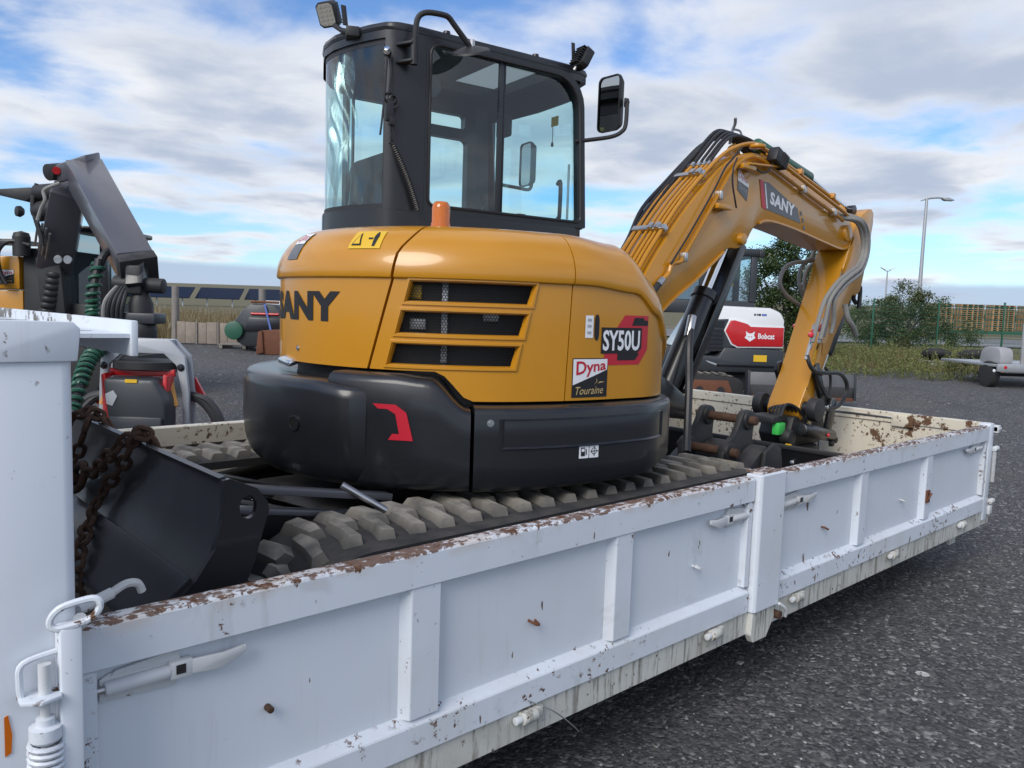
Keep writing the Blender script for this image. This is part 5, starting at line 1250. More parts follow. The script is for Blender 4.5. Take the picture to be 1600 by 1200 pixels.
# outer black hoses lying over the pipes
for k in range(3):
    y = 2.88 + .018 * k
    pts = [(3.30, y, 1.66), (3.40, y, 1.86), (3.52, y, 2.02), (3.655 - .01 * k, y, 2.18 + .012 * k), (3.84, y, 2.36 + .01 * k), (4.03, y, 2.535), (4.17, y, 2.64), (4.32, y, 2.725 - .01 * k), (4.45, y, 2.735), (4.62, y, 2.69), (4.80, y, 2.63)]
    MB().tube(pts, .0115, 8, smooth=5).build('hose', HOSE, ex)
MB().tube([(3.58, YA - .03, 1.88), (3.74, YA - .03, 2.06), (3.95, YA - .03, 2.32), (4.05, YA - .03, 2.46), (4.13, YA - .03, 2.53), (4.20, YA - .04, 2.60)], .006, 6, smooth=4).build('cable', HOSE, ex)
MB().tube([(4.14, YA - .05, 2.53), (4.09, YA - .06, 2.46), (4.09, YA - .06, 2.38), (4.12, YA - .06, 2.30), (4.16, YA - .05, 2.245)], .0055, 6, smooth=5).build('cable', HOSE, ex)
MB().tube([(4.34, YA - .03, 2.54), (4.38, YA - .05, 2.49), (4.46, YA - .06, 2.49), (4.52, YA - .06, 2.55)], .0055, 6, smooth=5).build('cable', HOSE, ex)
# pipe clamps
for (f, w0, w1) in ((1.35, 2.675, 2.90), (2.62, 2.69, 2.90)):
    i = int(f); P = outw(back, .056); c = Vector(P[i]).lerp(Vector(P[i + 1]), f - i); d = (Vector(P[i + 1]) - Vector(P[i])).normalized()
    cl = MB().obox((c.x, (w0 + w1) / 2, c.y), (d.x, 0, d.y), (0, 1, 0), (-d.y, 0, d.x), .018, (w1 - w0) / 2, .017).build('pipe_clamp', STL, ex, bevel=.003)
    for yy in (2.72, 2.765): MB().obox((c.x - d.y * .02, yy, c.y + d.x * .02), (d.x, 0, d.y), (0, 1, 0), (-d.y, 0, d.x), .022, .014, .012).build('clamp_block', STL, cl, bevel=.003)
for (x, z) in ((3.70, 1.925), (4.01, 2.30), (4.98, 2.455), (5.42, 2.355)):
    MB().box(x - .012, x + .012, YA - .048, YA - .001, z - .026, z + .026).build('pipe_clamp', STL, ex, bevel=.004)
for (x, z) in ((4.98, 2.57), (5.45, 2.47)): MB().obox((x, 2.76, z), (1, 0, -.2), (0, 1, 0), (.2, 0, 1), .018, .09, .018).build('pipe_clamp', YEL2, ex, bevel=.003)
MB().tube([(4.40, 2.86, 2.68), (4.405, 2.85, 2.76), (4.40, 2.83, 2.80), (4.385, 2.82, 2.83)], .010, 7, smooth=4).tube([(4.405, 2.85, 2.77), (4.46, 2.83, 2.765), (4.48, 2.82, 2.72)], .007, 6, smooth=4).build('hose_hook', STL, ex)
# ---- stick cylinder on top, boom cylinder below
sc = MB().cyl((4.60, 2.795, 2.70), (5.30, 2.795, 2.585), .042, n=20).build('stick_cylinder', GRN, ex, bevel=.006)
MB().cyl((5.30, 2.795, 2.585), (5.92, 2.795, 2.43), .022, n=16).build('cylinder_rod', CHR, sc)
MB().cyl((5.92, 2.74, 2.43), (5.92, 2.85, 2.43), .035, n=16).build('rod_eye', BLK, sc)
b1 = Vector((3.72, 2.795, 1.06)); b2 = Vector((4.34, 2.795, 2.10)); bd_ = (b2 - b1).normalized(); bj = b1 + bd_ * .80
bcyl = MB().cyl(b1, bj, .068, n=24).build('boom_cylinder', BLK, ex, bevel=.004)
MB().lathe([(.068, -.06), (.076, -.05), (.076, 0), (.05, .006), (.04, .0)], bj, bd_, 24).build('gland', BLK, bcyl)
MB().cyl(bj, b2, .036, n=20).build('cylinder_rod', CHR, bcyl)
MB().tube([b1 + Vector((.06, -.03, .10)), b1 + bd_ * .45 + Vector((.10, -.02, -.03)), b1 + bd_ * .7 + Vector((.09, -.01, -.02))], .014, 8, smooth=4).build('feed_pipe', BLK, bcyl)
gd = MB(); nn = Vector((bd_.z, 0, -bd_.x)); c = b1.lerp(b2, .56) + nn * .10
gd.obox(c, bd_, (0, 1, 0), nn, .52, .085, .004); gd.obox(c + Vector((0, .083, 0)) - nn * .03, bd_, (0, 1, 0), nn, .52, .003, .03); gd.obox(c + Vector((0, -.083, 0)) - nn * .03, bd_, (0, 1, 0), nn, .52, .003, .03)
gd.build('cylinder_guard', BLK, ex, bevel=.003)
h0 = b1 + Vector((.0, -.10, .35))
MB().tube([(3.86, 2.70, 1.52), (3.80, 2.66, 1.40), (3.76, 2.62, 1.20), (3.68, 2.56, 1.0), (3.60, 2.50, .86)], .022, 10, smooth=5).build('hose', HOSE, ex)
MB().cyl((3.84, 2.70, 1.48), (3.90, 2.72, 1.60), .026, n=12).build('fitting', STL, ex, bevel=.003)
MB().prism([(3.05, 1.08), (3.45, 1.05), (3.85, 1.0), (3.85, 1.12), (3.45, 1.34), (3.30, 1.55), (3.05, 1.55)], 'y', 2.66, 2.93).build('swing_post', BLK, ex, bevel=.02)
# ---- stick
stp = [(5.735, 2.13), (5.70, 2.05), (5.45, 1.54), (5.30, 1.235), (5.165, 1.02), (5.145, .975), (5.155, .935), (5.185, .905), (5.24, .90), (5.30, .92), (5.335, .985), (5.40, 1.15), (5.60, 1.48), (5.85, 1.80), (5.90, 1.79), (5.97, 1.83), (6.05, 2.08), (6.105, 2.34), (6.10, 2.42), (6.065, 2.445), (6.01, 2.44), (5.90, 2.38), (5.80, 2.28)]
SA, SB = 2.675, 2.915
stick = MB().prism(stp, 'y', SA, SB).build('stick', YEL, ex, bevel=.006)
MB().prism([(5.62, 1.98), (5.42, 1.55), (5.225, 1.13), (5.24, 1.125), (5.44, 1.545), (5.64, 1.975)], 'y', SA - .010, SA - .0005).build('stick_rib', YEL, stick)
MB().box(5.42, 5.452, SA - .006, SA + .0, 1.36, 1.44).build('stick_tab', YEL, stick)
wn = patch(ex, [(0, 0), (.065, .02), (.10, .18), (.06, .20), (.02, .10)], lambda x, y, off: Vector((5.285 + x, SA - .001 - off, 1.27 + y)), YELP, .0012, 'warning_label')
patch(wn, [(.045, .125), (.085, .125), (.072, .17)], lambda x, y, off: Vector((5.285 + x, SA - .001 - off, 1.27 + y)), BLACKP, .002, 'warning_mark'); patch(wn, [(.02, .04), (.06, .045), (.058, .075), (.03, .06)], lambda x, y, off: Vector((5.285 + x, SA - .001 - off, 1.27 + y)), BLACKP, .002, 'warning_mark')
# bucket cylinder behind the stick, links and pins
p0 = Vector((6.0, 2.795, 1.80)); p1 = Vector((5.52, 2.795, 1.02)); dd_ = (p1 - p0).normalized(); pj = p0 + dd_ * .52
kc = MB().cyl(p0, pj, .050, n=20).build('bucket_cylinder', BLK, ex, bevel=.004); MB().cyl(pj, p1, .028, n=16).build('cylinder_rod', CHR, kc)
MB().tube([p0 + Vector((.02, -.07, -.06)), p0 + Vector((-.05, -.08, -.02)), p0 + Vector((-.02, -.09, .06)), p0 + Vector((.03, -.09, .05)), p0 + Vector((.03, -.09, -.10))], .016, 8, smooth=5).build('feed_hose', HOSE, kc)
MB().cyl((5.225, SA - .10, .985), (5.225, SB + .10, .985), .050, n=22).build('stick_pin', BLK, ex, bevel=.008)
for y in (SA - .085, SB + .085):
    MB().cyl((5.215, y - .035, .985), (5.215, y + .035, .985), .082, n=24).build('pin_boss', BLKD, ex, bevel=.01)
for y in (SA - .022, SB + .022):
    MB().prism([(5.28, 1.28), (5.34, 1.30), (5.42, 1.14), (5.57, 1.03), (5.57, .97), (5.50, .95), (5.38, 1.06), (5.27, 1.23)], 'y', y - .014, y + .014).build('link', BLK, ex, bevel=.006)
    MB().prism([(5.50, 1.05), (5.57, 1.04), (5.55, .86), (5.50, .80), (5.44, .84)], 'y', y - .045, y - .016).build('link', BLK, ex, bevel=.006)
for (x, z) in ((5.375, 1.235), (5.53, 1.0)): MB().cyl((x, SA - .05, z), (x, SB + .05, z), .022, n=14).build('link_pin', STL, ex, bevel=.004)
for (x, z) in ((5.42, .99), (5.36, .96)): MB().lathe([(0, .03), (.014, .026), (.016, 0)], (x, SA - .05, z), (0, -1, 0), 12).build('grease_cap', CHR, ex)
# tilting rotator coupler
tr_ = MB().prism([(5.05, .80), (5.10, .93), (5.52, .93), (5.58, .80), (5.50, .72), (5.10, .72)], 'y', 2.68, 2.92).build('tilt_rotator', BLKD, ex, bevel=.012)
MB().cyl((5.3, 2.80, .60), (5.3, 2.80, .72), .18, n=28).build('rotator_ring', BLKD, tr_, bevel=.01)
MB().box(5.02, 5.55, 2.62, 2.98, .52, .60).build('quick_hitch', BLKD, tr_, bevel=.015)
MB().cyl((5.05, 2.60, .86), (5.5, 2.60, .78), .045, n=16).build('tilt_cylinder', BLK, tr_, bevel=.008)
MB().cyl((5.00, 2.63, .80), (5.00, 2.70, .80), .055, n=20).build('valve_wheel', BLKD, tr_, bevel=.006)
MB().box(4.90, 4.99, 2.68, 2.73, .82, .90).build('valve_block', GRNB, tr_, bevel=.006)
MB().box(4.86, 5.05, 2.70, 2.90, .895, .945).build('valve_cover', BLKD, tr_, bevel=.01)
MB().lathe([(0, .01), (.014, .008), (.016, 0)], (5.36, 2.554, .80), (0, -1, 0), 12).build('cap', REDC, tr_)
for (x, z) in ((5.47, .73), (5.52, .75)): MB().lathe([(0, .03), (.022, .024), (.024, 0)], (x, 2.59, z), (0, -1, 0), 12).build('cap', PLA, tr_)
MB().obox((5.26, 2.655, .845), (.3, 0, 1), (0, 1, 0), (1, 0, -.3), .05, .004, .022).build('gold_tag', GOLDP, tr_)
for k in range(5):
    y = 2.70 + .03 * k; MB().tube([(4.95 + .02 * k, y, .94), (5.02, y, 1.02 - .01 * k), (5.12, y - .03, .99), (5.22, y - .05, .90)], .010, 7, smooth=5).build('hose', HOSE, tr_)
# wide grading bucket under the rotator
gb = thing('grading_bucket', 'wide black grading bucket on the container floor under the rotator', 'bucket', (5.1, 3.0, .40), world=True)
MB().prism([(4.84, .76), (4.86, .77), (4.885, .60), (5.0, .44), (5.35, .405), (5.62, .405), (5.62, .415), (5.36, .42), (5.02, .46), (4.90, .61)], 'y', 2.22, 3.92).build('bucket_shell', BLK, gb)
for y in (2.205, 3.921): MB().prism([(4.84, .765), (4.92, .75), (5.60, .43), (5.62, .405), (5.30, .405), (4.98, .45), (4.87, .60)], 'y', y, y + .014).build('side_plate', BLK, gb, bevel=.002)
MB().box(4.835, 4.86, 2.20, 3.93, .745, .775).build('top_bar', BLKD, gb, bevel=.004)
MB().box(4.836, 4.842, 2.55, 2.59, .776, .784).build('tag', YELP, gb)
for k in range(4): MB().lathe([(0, .012), (.014, .008), (.016, 0)], (4.87, 2.42 + .13 * k, .66), (-1, 0, .2), 10).build('bolt', STL, gb)
# spare bucket with two ears and cross pins lying in front of it
sb_ = thing('digging_bucket', 'black digging bucket with two pinned ears lying between track and grading bucket', 'bucket', (4.1, 2.6, .40), world=True)
ear = smoothpoly([(4.07, 1.075), (4.115, 1.05), (4.13, .99), (4.12, .90), (4.16, .78), (4.20, .62), (4.0, .50), (3.86, .56), (3.82, .72), (3.82, .83), (3.86, .90), (3.93, .935), (3.99, 1.03), (4.02, 1.068)], 2)
for y in (2.43, 2.70):
    e_ = MB().prism(ear, 'y', y - .018, y + .018).build('ear', BLKD, sb_, bevel=.006)
    for (x, z, r_) in ((4.065, 1.015, .058), (3.885, .845, .056)): MB().cyl((x, y - .032, z), (x, y + .032, z), r_, n=24).build('boss', BLKD, e_, bevel=.008)
for (x, z) in ((4.065, 1.015), (3.885, .845)): MB().cyl((x, 2.36, z), (x, 2.76, z), .026, n=18).build('cross_pin', RUSTY, sb_, bevel=.004)
MB().prism([(4.02, .84), (4.10, .88), (4.22, .80), (4.34, .62), (4.36, .42), (4.10, .405), (3.80, .42), (3.74, .56), (3.80, .70)], 'y', 2.30, 2.84).build('bucket_shell', BLKD, sb_, bevel=.02)
MB().prism([(4.03, .85), (4.14, .895), (4.20, .86), (4.24, .70), (4.20, .50), (4.05, .52), (4.0, .66)], 'y', 2.272, 2.298).build('side_cheek', BLKD, sb_, bevel=.006)
MB().cyl((4.08, 2.255, .70), (4.08, 2.271, .70), .012, n=10).build('bolt', STL, sb_)
# ---- flexible hoses at the stick head
for k in range(4):
    y = 2.61 - .018 * (k % 2); o = .028 * k
    MB().tube([(5.56, YA - .02 + .03 * (k // 2), 2.33 + .035 * (k // 2)), (5.68 + o * .3, y, 2.31 + o * .2), (5.79 + o * .6, y, 2.22 + o * .2), (5.815 + o * .5, y, 2.10), (5.72 + o * .5, y - .01, 2.0 - o * .4), (5.55 + o, y - .02, 1.935 - o * .3), (5.40 + o, y - .02, 1.86 - o * .2), (5.27 + o * 1.2, y - .01, 1.74), (5.215 + o * 2.2, y, 1.60), (5.17 + o * 2.6, y + .01, 1.45 + .02 * k)], .0155, 9, smooth=5).build('hose_sleeve', HOSEG, ex)
MB().tube([(5.57, 2.60, 1.72), (5.60, 2.585, 1.62), (5.68, 2.58, 1.56), (5.76, 2.59, 1.50)], .019, 9, smooth=5).build('hose_sleeve', HOSEG, ex)
for pts in ([(5.757, 2.95, 2.17), (5.72, 2.95, 2.07), (5.60, 2.95, 2.03), (5.458, 2.95, 2.012), (5.33, 2.95, 1.965), (5.276, 2.95, 1.865), (5.36, 2.95, 1.785), (5.50, 2.95, 1.735), (5.66, 2.94, 1.68)],
            [(5.90, 2.96, 2.12), (5.80, 2.96, 2.06), (5.66, 2.96, 2.03), (5.58, 2.96, 1.96), (5.58, 2.96, 1.86), (5.66, 2.96, 1.77), (5.70, 2.95, 1.72)],
            [(5.95, 2.99, 2.08), (5.80, 2.99, 2.02), (5.72, 2.99, 1.95), (5.72, 2.99, 1.85), (5.78, 2.98, 1.75)]):
    MB().tube(pts, .0155, 9, smooth=5).build('hose_sleeve', HOSEG, ex)
# couplers with red caps on the stick
for (x, y, z, dz) in ((5.215, SA - .03, 1.50, 0), (5.34, SA - .03, 1.54, .02), (5.56, SB + .03, 1.55, 0)):
    cp = MB().cyl((x - .03, y, z - .10), (x, y, z), .014, n=10).cyl((x, y, z), (x + .03, y, z + .07), .019, n=6).build('coupler', STL, ex, bevel=.002)
    MB().lathe([(0, .022), (.017, .018), (.021, .005), (.018, -.005), (0, -.008)], (x - .05, y - .012, z + .0), (-.8, -.5, .1), 14).build('coupler_cap', REDC, cp)
    MB().tube([(x - .045, y - .01, z + .02), (x - .02, y - .015, z + .035), (x, y - .015, z + .01)], .005, 6, smooth=4).build('cap_strap', REDC, cp)
MB().cyl((5.20, SA - .03, 1.47), (5.13, SA - .035, 1.33), .011, n=10).build('coupler', STL, ex)
MB().tube([(5.145, 2.64, 1.36), (5.15, 2.62, 1.30), (5.20, 2.61, 1.255), (5.36, 2.60, 1.235), (5.56, 2.60, 1.225), (5.68, 2.60, 1.16), (5.69, 2.60, 1.07), (5.58, 2.60, .99), (5.42, 2.61, .975), (5.30, 2.63, .96)], .0145, 9, smooth=5).build('hose', HOSE, ex)
MB().tube([(5.30, 2.64, 1.30), (5.27, 2.62, 1.22), (5.33, 2.61, 1.13), (5.44, 2.61, 1.06), (5.47, 2.62, 1.20), (5.40, 2.63, 1.27)], .010, 8, smooth=5).build('hose', HOSE, ex)

# ================================================================ rusty chains over the blade
def chain(name, label, path, pitch=.052, r=.0082, big=None, start=0):
    c = thing(name, label, 'chain', tuple(path[0]), world=True, group='chains hung over the blade')
    P = cat_rom(path, 10); L = [0.]
    for a, b_ in zip(P, P[1:]): L.append(L[-1] + (b_ - a).length)
    def at(s):
        for i in range(len(L) - 1):
            if s <= L[i + 1]: f = (s - L[i]) / max(1e-6, L[i + 1] - L[i]); return P[i].lerp(P[i + 1], f), (P[i + 1] - P[i]).normalized()
        return P[-1], (P[-1] - P[-2]).normalized()
    w, l = .0175, .025
    loop = [(l * math.copysign(1, math.cos(a)) * (abs(math.cos(a)) ** .55) * 1.0 + .0 , w * math.sin(a), 0) for a in [i / 14 * 6.283 + .2 for i in range(14)]]
    me = MB().tube(loop, r, 6, closed=True).mesh('link', RUSTY)
    rnd = random.Random(hash(name) % 99 + len(path)); n = int(L[-1] / pitch); k = 0
    for i in range(n):
        p, d = at((i + .5) * pitch); q = d.to_track_quat('X', 'Z').to_matrix().to_4x4()
        mw = Matrix.Translation(p) @ q @ Matrix.Rotation(R(90) * (i % 2) + R(35) + rnd.uniform(-.3, .3), 4, 'X')
        o = link(me, 'link', c); o.matrix_basis = mw
    return c
chain('chain', 'rusty chain hanging straight down the blade face to its lower edge', [(.80, 2.52, 1.13), (.79, 2.48, 1.18), (.765, 2.46, 1.198), (.742, 2.47, 1.17), (.735, 2.53, 1.10), (.715, 2.62, 1.02), (.69, 2.65, .965), (.645, 2.56, .925), (.585, 2.42, .888), (.555, 2.34, .84), (.552, 2.32, .76), (.56, 2.31, .70)])
chain('chain', 'rusty chain running from the blade top to the large swivel hook link', [(.80, 2.42, 1.14), (.785, 2.435, 1.185), (.755, 2.45, 1.202), (.725, 2.475, 1.18), (.70, 2.54, 1.13), (.70, 2.63, 1.085), (.698, 2.72, 1.045), (.695, 2.77, 1.03)])
chain('chain', 'rusty chain nearest the white front post looped over the blade edge', [(.80, 2.88, 1.15), (.785, 2.91, 1.185), (.755, 2.93, 1.20), (.73, 2.93, 1.15), (.715, 2.98, 1.05), (.70, 3.03, .97), (.68, 3.06, .90)])
chain('chain', 'rusty chain slanting down behind the white front post from the blade edge', [(.80, 2.93, 1.16), (.77, 2.955, 1.2), (.74, 2.985, 1.2), (.72, 3.06, 1.17), (.70, 3.14, 1.13), (.69, 3.26, 1.08), (.685, 3.4, 1.0)])
hk = thing('hook_link', 'large rusty oval swivel link at the end of a chain in front of the blade', 'hook', (.69, 2.85, 1.0), world=True)
c = Vector((.69, 2.86, 1.005)); ax = Vector((0, -.93, .28)).normalized(); up = Vector((.25, .25, .93)); up = (up - ax * up.dot(ax)).normalized()
lp = [c + ax * (.075 * math.copysign(abs(math.cos(a)) ** .7, math.cos(a))) + up * .043 * math.sin(a) for a in [i / 22 * 6.283 for i in range(22)]]
MB().tube(lp, .0125, 9, closed=True).build('oval_link', RUSTY, hk); MB().lathe([(.012, -.03), (.024, -.028), (.026, 0), (.018, .012), (.013, .03), (.014, .038), (.006, .04)], c - ax * .06, ax, 14).build('swivel', RUSTY, hk)

# ================================================================ background
def bgthing(name, label, cat, s, r, rz=0., group=None, z=0.):
    x, y = bg(s, r); return thing(name, label, cat, (x, y, gz(x, y) + z), YAW - R(90) + rz, group)
# ---- road beyond the fence
b = MB()
def road_strip(s0, s1, name, mat, dz, r0=-60, r1=120):
    b = MB(); n = 40; o = []
    for i in range(n + 1):
        r_ = lerp(r0, r1, i / n)
        for s_ in (s0, s1): x, y = bg(s_, r_); b.v.append(Vector((x, y, gz(x, y) + dz)))
    for i in range(n): b.f.append((2 * i, 2 * i + 2, 2 * i + 3, 2 * i + 1)); b.m.append(0)
    return tag(b.build(name, mat, smooth=60, weld=False), kind='structure')
road_strip(37, 46, 'road', ROADM, .06)
for s0 in (36.6, 46.1): 
    k = road_strip(s0, s0 + .25, 'kerb', PLASTW, .16)
# ---- white compact excavator behind the tailgate
wx = bgthing('white_excavator', 'white and dark grey compact excavator with red side panel parked behind the tailgate', 'excavator', 15, 3.96)
body = MB(); prof = [(-1.27, .50), (.93, .50), (.97, .60), (.97, .95), (-.35, .95), (-.55, .98), (-1.27, .98)]
lowb = MB().prism([(-1.27, .48), (.90, .48), (.97, .56), (.98, .93), (-.12, .95), (-.22, .78), (-.90, .80), (-1.0, .95), (-1.27, .95)], 'y', -.55, .9).build('lower_body', DKB, wx, bevel=.05)
hoodw = MB().prism([(-.96, .90), (-.62, 1.48), (-.50, 1.64), (-.38, 1.70), (.70, 1.68), (.90, 1.60), (.97, 1.46), (.97, .955), (-.10, .955), (-.22, .86), (-.68, .86)], 'y', -.50, .85).build('engine_hood', WHP, wx, bevel=.05)
fW = lambda x, y, off: Vector((x, -.501 - off, y))
gr = MB().prism([(-.48, .87), (-.57, 1.06), (-.38, 1.44), (-.06, 1.46), (-.14, 1.26), (.0, 1.0), (.02, .87)], 'y', -.53, -.49).build('side_grille', DKB, wx, bevel=.01)
for k in range(5): MB().box(-.50 + .03 * k, -.15, -.545, -.531, .92 + .075 * k, .965 + .075 * k).build('grille_slat', BLK, gr)
MB().box(-.33, -.15, -.546, -.5305, 1.31, 1.42).build('grille_frame', BLK, gr)
rp_ = MB().prism([(-.11, 1.24), (.02, 1.02), (.13, .965), (.95, .985), (.95, 1.33), (.35, 1.33), (.28, 1.38), (.05, 1.44), (-.03, 1.43)], 'y', -.535, -.515).build('red_panel', RED, wx, bevel=.006)
MB().prism([(-.14, 1.24), (.0, 1.0), (.12, .94), (.96, .96), (.96, 1.355), (.36, 1.355), (.29, 1.405), (.06, 1.465), (-.05, 1.455)], 'y', -.520, -.505).build('panel_trim', WHP, wx, bevel=.004)
lettering(wx, 'Bobcat', lambda x, y, off: Vector((.485 + x, -.536 - off, 1.115 + y)), .30, .10, WHITE, bold=.025, off=.004)
# animal-head emblem: simple pale face shape with two ears
em = patch(wx, [(.26, 1.25), (.31, 1.21), (.37, 1.21), (.42, 1.25), (.41, 1.17), (.44, 1.13), (.38, 1.09), (.34, 1.06), (.30, 1.09), (.24, 1.13), (.27, 1.17)], lambda x, y, off: Vector((x, -.536 - off, y)), WHITE, .004, 'emblem')
for dx in (.30, .35): patch(em, [(dx, 1.15), (dx + .03, 1.16), (dx + .015, 1.135)], lambda x, y, off: Vector((x, -.536 - off, y)), REDP, .006, 'emblem_eye')
for k_, w_ in ((0, .03), (.045, .02), (.075, .05), (.14, .09)): patch(wx, [(.40 + k_, 1.535), (.40 + k_ + w_, 1.535), (.40 + k_ + w_, 1.57), (.40 + k_, 1.57)], fW, BLUEP if k_ > .1 else BLACKP, .004, 'small_mark')
patch(wx, [(-.80, 1.14), (-.62, 1.42), (-.70, 1.40), (-.83, 1.22)], fW, REDP, .004, 'red_mark')
MB().box(.42, .66, -.562, -.551, .70, .82).build('warning_label', YELP, wx)
MB().prism([(-.45, .70), (-.18, .62), (-.22, .60), (-.40, .66)], 'y', -.556, -.551).build('hand_grip', LGRY, wx)
MB().box(-.25, .85, -.575, -.551, .60, .66).build('trim_line', BLK, wx, bevel=.01)
for y in (.85, .70): MB().box(-.97, -.90, -.556, -.5505, y - .03, y + .03).build('label_plate', LGRY, wx)
sd = MB().prism([(-1.62, .48), (-1.285, .48), (-1.285, 1.05), (-1.35, 1.15), (-1.60, 1.0)], 'y', -.45, .9).build('side_cover', DKB, wx, bevel=.04)
lettering(wx, '5S', lambda x, y, off: Vector((-1.58 + x, -.451 - off, .82 + y)), .20, .14, WHITE, shear=.2, bold=.02, off=.003); patch(wx, [(-1.58, .76), (-1.40, .76), (-1.40, .785), (-1.58, .785)], lambda x, y, off: Vector((x, -.451 - off, y)), REDP, .003, 'badge_line')
# cab of the white excavator
wc = MB().box(-1.35, .50, -.20, 1.0, 1.55, 1.80).build('cab', DKB, wx, bevel=.04)
MB().box(-1.40, .56, -.26, 1.05, 2.62, 2.76).build('roof', DKB, wc, bevel=.04)
for (x, y) in ((.44, -.18), (-.50, -.18), (-1.30, -.18), (.44, .95), (-1.30, .95)): MB().box(x - .06, x + .06, y - .04, y + .04, 1.7905, 2.635).build('pillar', DKB, wc, bevel=.01)
MB().box(.50, .60, -.28, -.16, 2.60, 2.72).build('work_light', PLA, wc, bevel=.02)
for (x0, x1, y) in ((-.44, .38, -.185), (-1.24, -.56, -.185), (-1.24, .38, .955)): MB().add([(x0, y, 1.80), (x1, y, 1.80), (x1, y, 2.62), (x0, y, 2.62)], [(0, 1, 2, 3)]).build('window_pane', GLASS2, wc, smooth=0)
MB().prism([(-.35, 1.6), (.0, 1.6), (-.05, 2.1), (-.10, 2.45), (-.30, 2.45), (-.36, 2.1)], 'y', .25, .6).build('seat', TIN, wc, bevel=.05)
MB().box(.05, .16, .1, .14, 2.08, 2.12).build('tag', YELP, wc)
# its boom tip, tracks and blade
MB().prism([(-.62, 2.60), (-.30, 2.95), (-.36, 3.02), (-.75, 2.72)], 'y', 1.4, 1.7).build('boom', RED, wx, bevel=.02)
tk = MB().prism(smoothpoly([(-2.3, .45), (-1.6, .47), (-.6, .46), (.0, .42), (.18, .30), (.16, .12), (.02, .01), (-2.3, .01)], 4), 'y', -.85, -.40).build('track', RUB, wx, bevel=.03)
MB().prism([(-2.2, .10), (.0, .10), (-.1, .36), (-2.2, .37)], 'y', -.88, -.851).build('track_frame', RUSTB, wx, bevel=.01)
for k in range(5): MB().cyl((-1.75 + .38 * k, -.90, .18), (-1.75 + .38 * k, -.882, .18), .07, n=14).build('roller', BLKD, tk)
for k in range(16): MB().box(-2.1 + .135 * k, -2.03 + .135 * k, -.86, -.39, .455 - (.02 if k > 13 else 0), .49 - (.05 if k > 14 else 0)).build('tread_lug', LUG, tk, bevel=.008)
wb = MB().prism([(-1.05, .13), (-1.12, .33), (-1.08, .55), (-1.06, .55), (-1.09, .33), (-1.02, .13)], 'x', .22, 2.05).build('blade', GALVD, wx, bevel=.006)
MB().box(.20, 2.06, -1.10, -1.02, .08, .135).build('cutting_edge', RUSTB, wb, bevel=.005)
for x in (.18, 2.05): MB().prism([(-1.15, .10), (-1.10, .58), (-.90, .52), (-.92, .12)], 'x', x, x + .035).build('side_plate', DKB, wb, bevel=.006)
MB().cyl((1.0, -.98, .28), (1.0, -.2, .30), .06, n=12).build('blade_cylinder', BLK, wx)
MB().prism([(-.4, .15), (.6, .15), (.6, .48), (-.4, .48)], 'y', -.35, .6).build('car_body', BLKD, wx)

# ---- dark machine with grey arm, far left
lm = bgthing('wheeled_excavator', 'dark excavator with a folded grey arm and yellow engine box beside the container', 'excavator', 11, -6.3)
def boxbeam(a, b_, w0, h0, w1, h1, up):
    a = Vector(a); b_ = Vector(b_); d = (b_ - a).normalized(); sd = d.cross(Vector(up)).normalized(); u = sd.cross(d); m_ = MB(); vs = []
    for p, w, h in ((a, w0, h0), (b_, w1, h1)): vs += [p + sd * sx * w / 2 + u * sy * h / 2 for sx, sy in ((-1, -1), (1, -1), (1, 1), (-1, 1))]
    return m_.add(vs, [(0, 3, 2, 1), (4, 5, 6, 7), (0, 1, 5, 4), (1, 2, 6, 5), (2, 3, 7, 6), (3, 0, 4, 7)])
sk_ = boxbeam((.50, -.2, 3.18), (2.02, -2.0, 1.92), .44, .44, .38, .36, (.55, -1, .75)).build('stick', GRYP, lm, bevel=.02)
MB().obox((.38, -.15, 3.28), (.9, -.2, .25), (0, 1, .3), (0, -.2, 1), .25, .20, .12).build('stick_head', GRYP, sk_, bevel=.03)
boxbeam((2.03, -2.03, 1.91), (2.12, -2.12, 1.83), .40, .38, .40, .38, (.55, -1, .75)).build('stick_collar', BLKD, sk_, bevel=.01)
boxbeam((2.08, -2.06, 1.95), (2.14, -2.24, 1.66), .20, .22, .18, .22, (0, -1, 1)).build('inner_stick', BLK, sk_, bevel=.01)
boxbeam((.15, .05, 3.05), (-.55, .9, 2.05), .42, .40, .42, .46, (0, -1, 1)).build('boom', GRYP, lm, bevel=.02)
boxbeam((-.55, .85, 2.12), (-.50, .95, .8), .36, .36, .36, .36, (0, -1, 0)).build('boom_base', BLKD, lm, bevel=.02)
MB().cyl((.18, -.05, 3.25), (.05, -.30, 3.18), .11, n=18).build('head_pin', BLKD, lm, bevel=.01); MB().cyl((.19, -.34, 3.20), (.17, -.30, 3.21), .05, n=12).build('orange_cap', RED, lm)
MB().cyl((-.45, .3, 2.98), (-.08, .2, 3.0), .12, n=16).build('boom_cylinder', BLKD, lm, bevel=.01); MB().cyl((-.45, .3, 2.72), (-.05, .2, 2.78), .14, n=16).build('boom_cylinder', BLKD, lm, bevel=.01)
MB().prism([(-1.02, 3.02), (-.55, 3.06), (-.50, 2.95), (-.62, 2.86), (-1.02, 2.94)], 'y', .3, .6).build('guard_plate', BLKD, lm, bevel=.01)
MB().lathe([(0, .05), (.07, .03), (.08, -.02), (.05, -.06), (0, -.07)], (-.72, .3, 2.72), (-.6, -.8, 0), 16).build('work_light', PLA, lm)
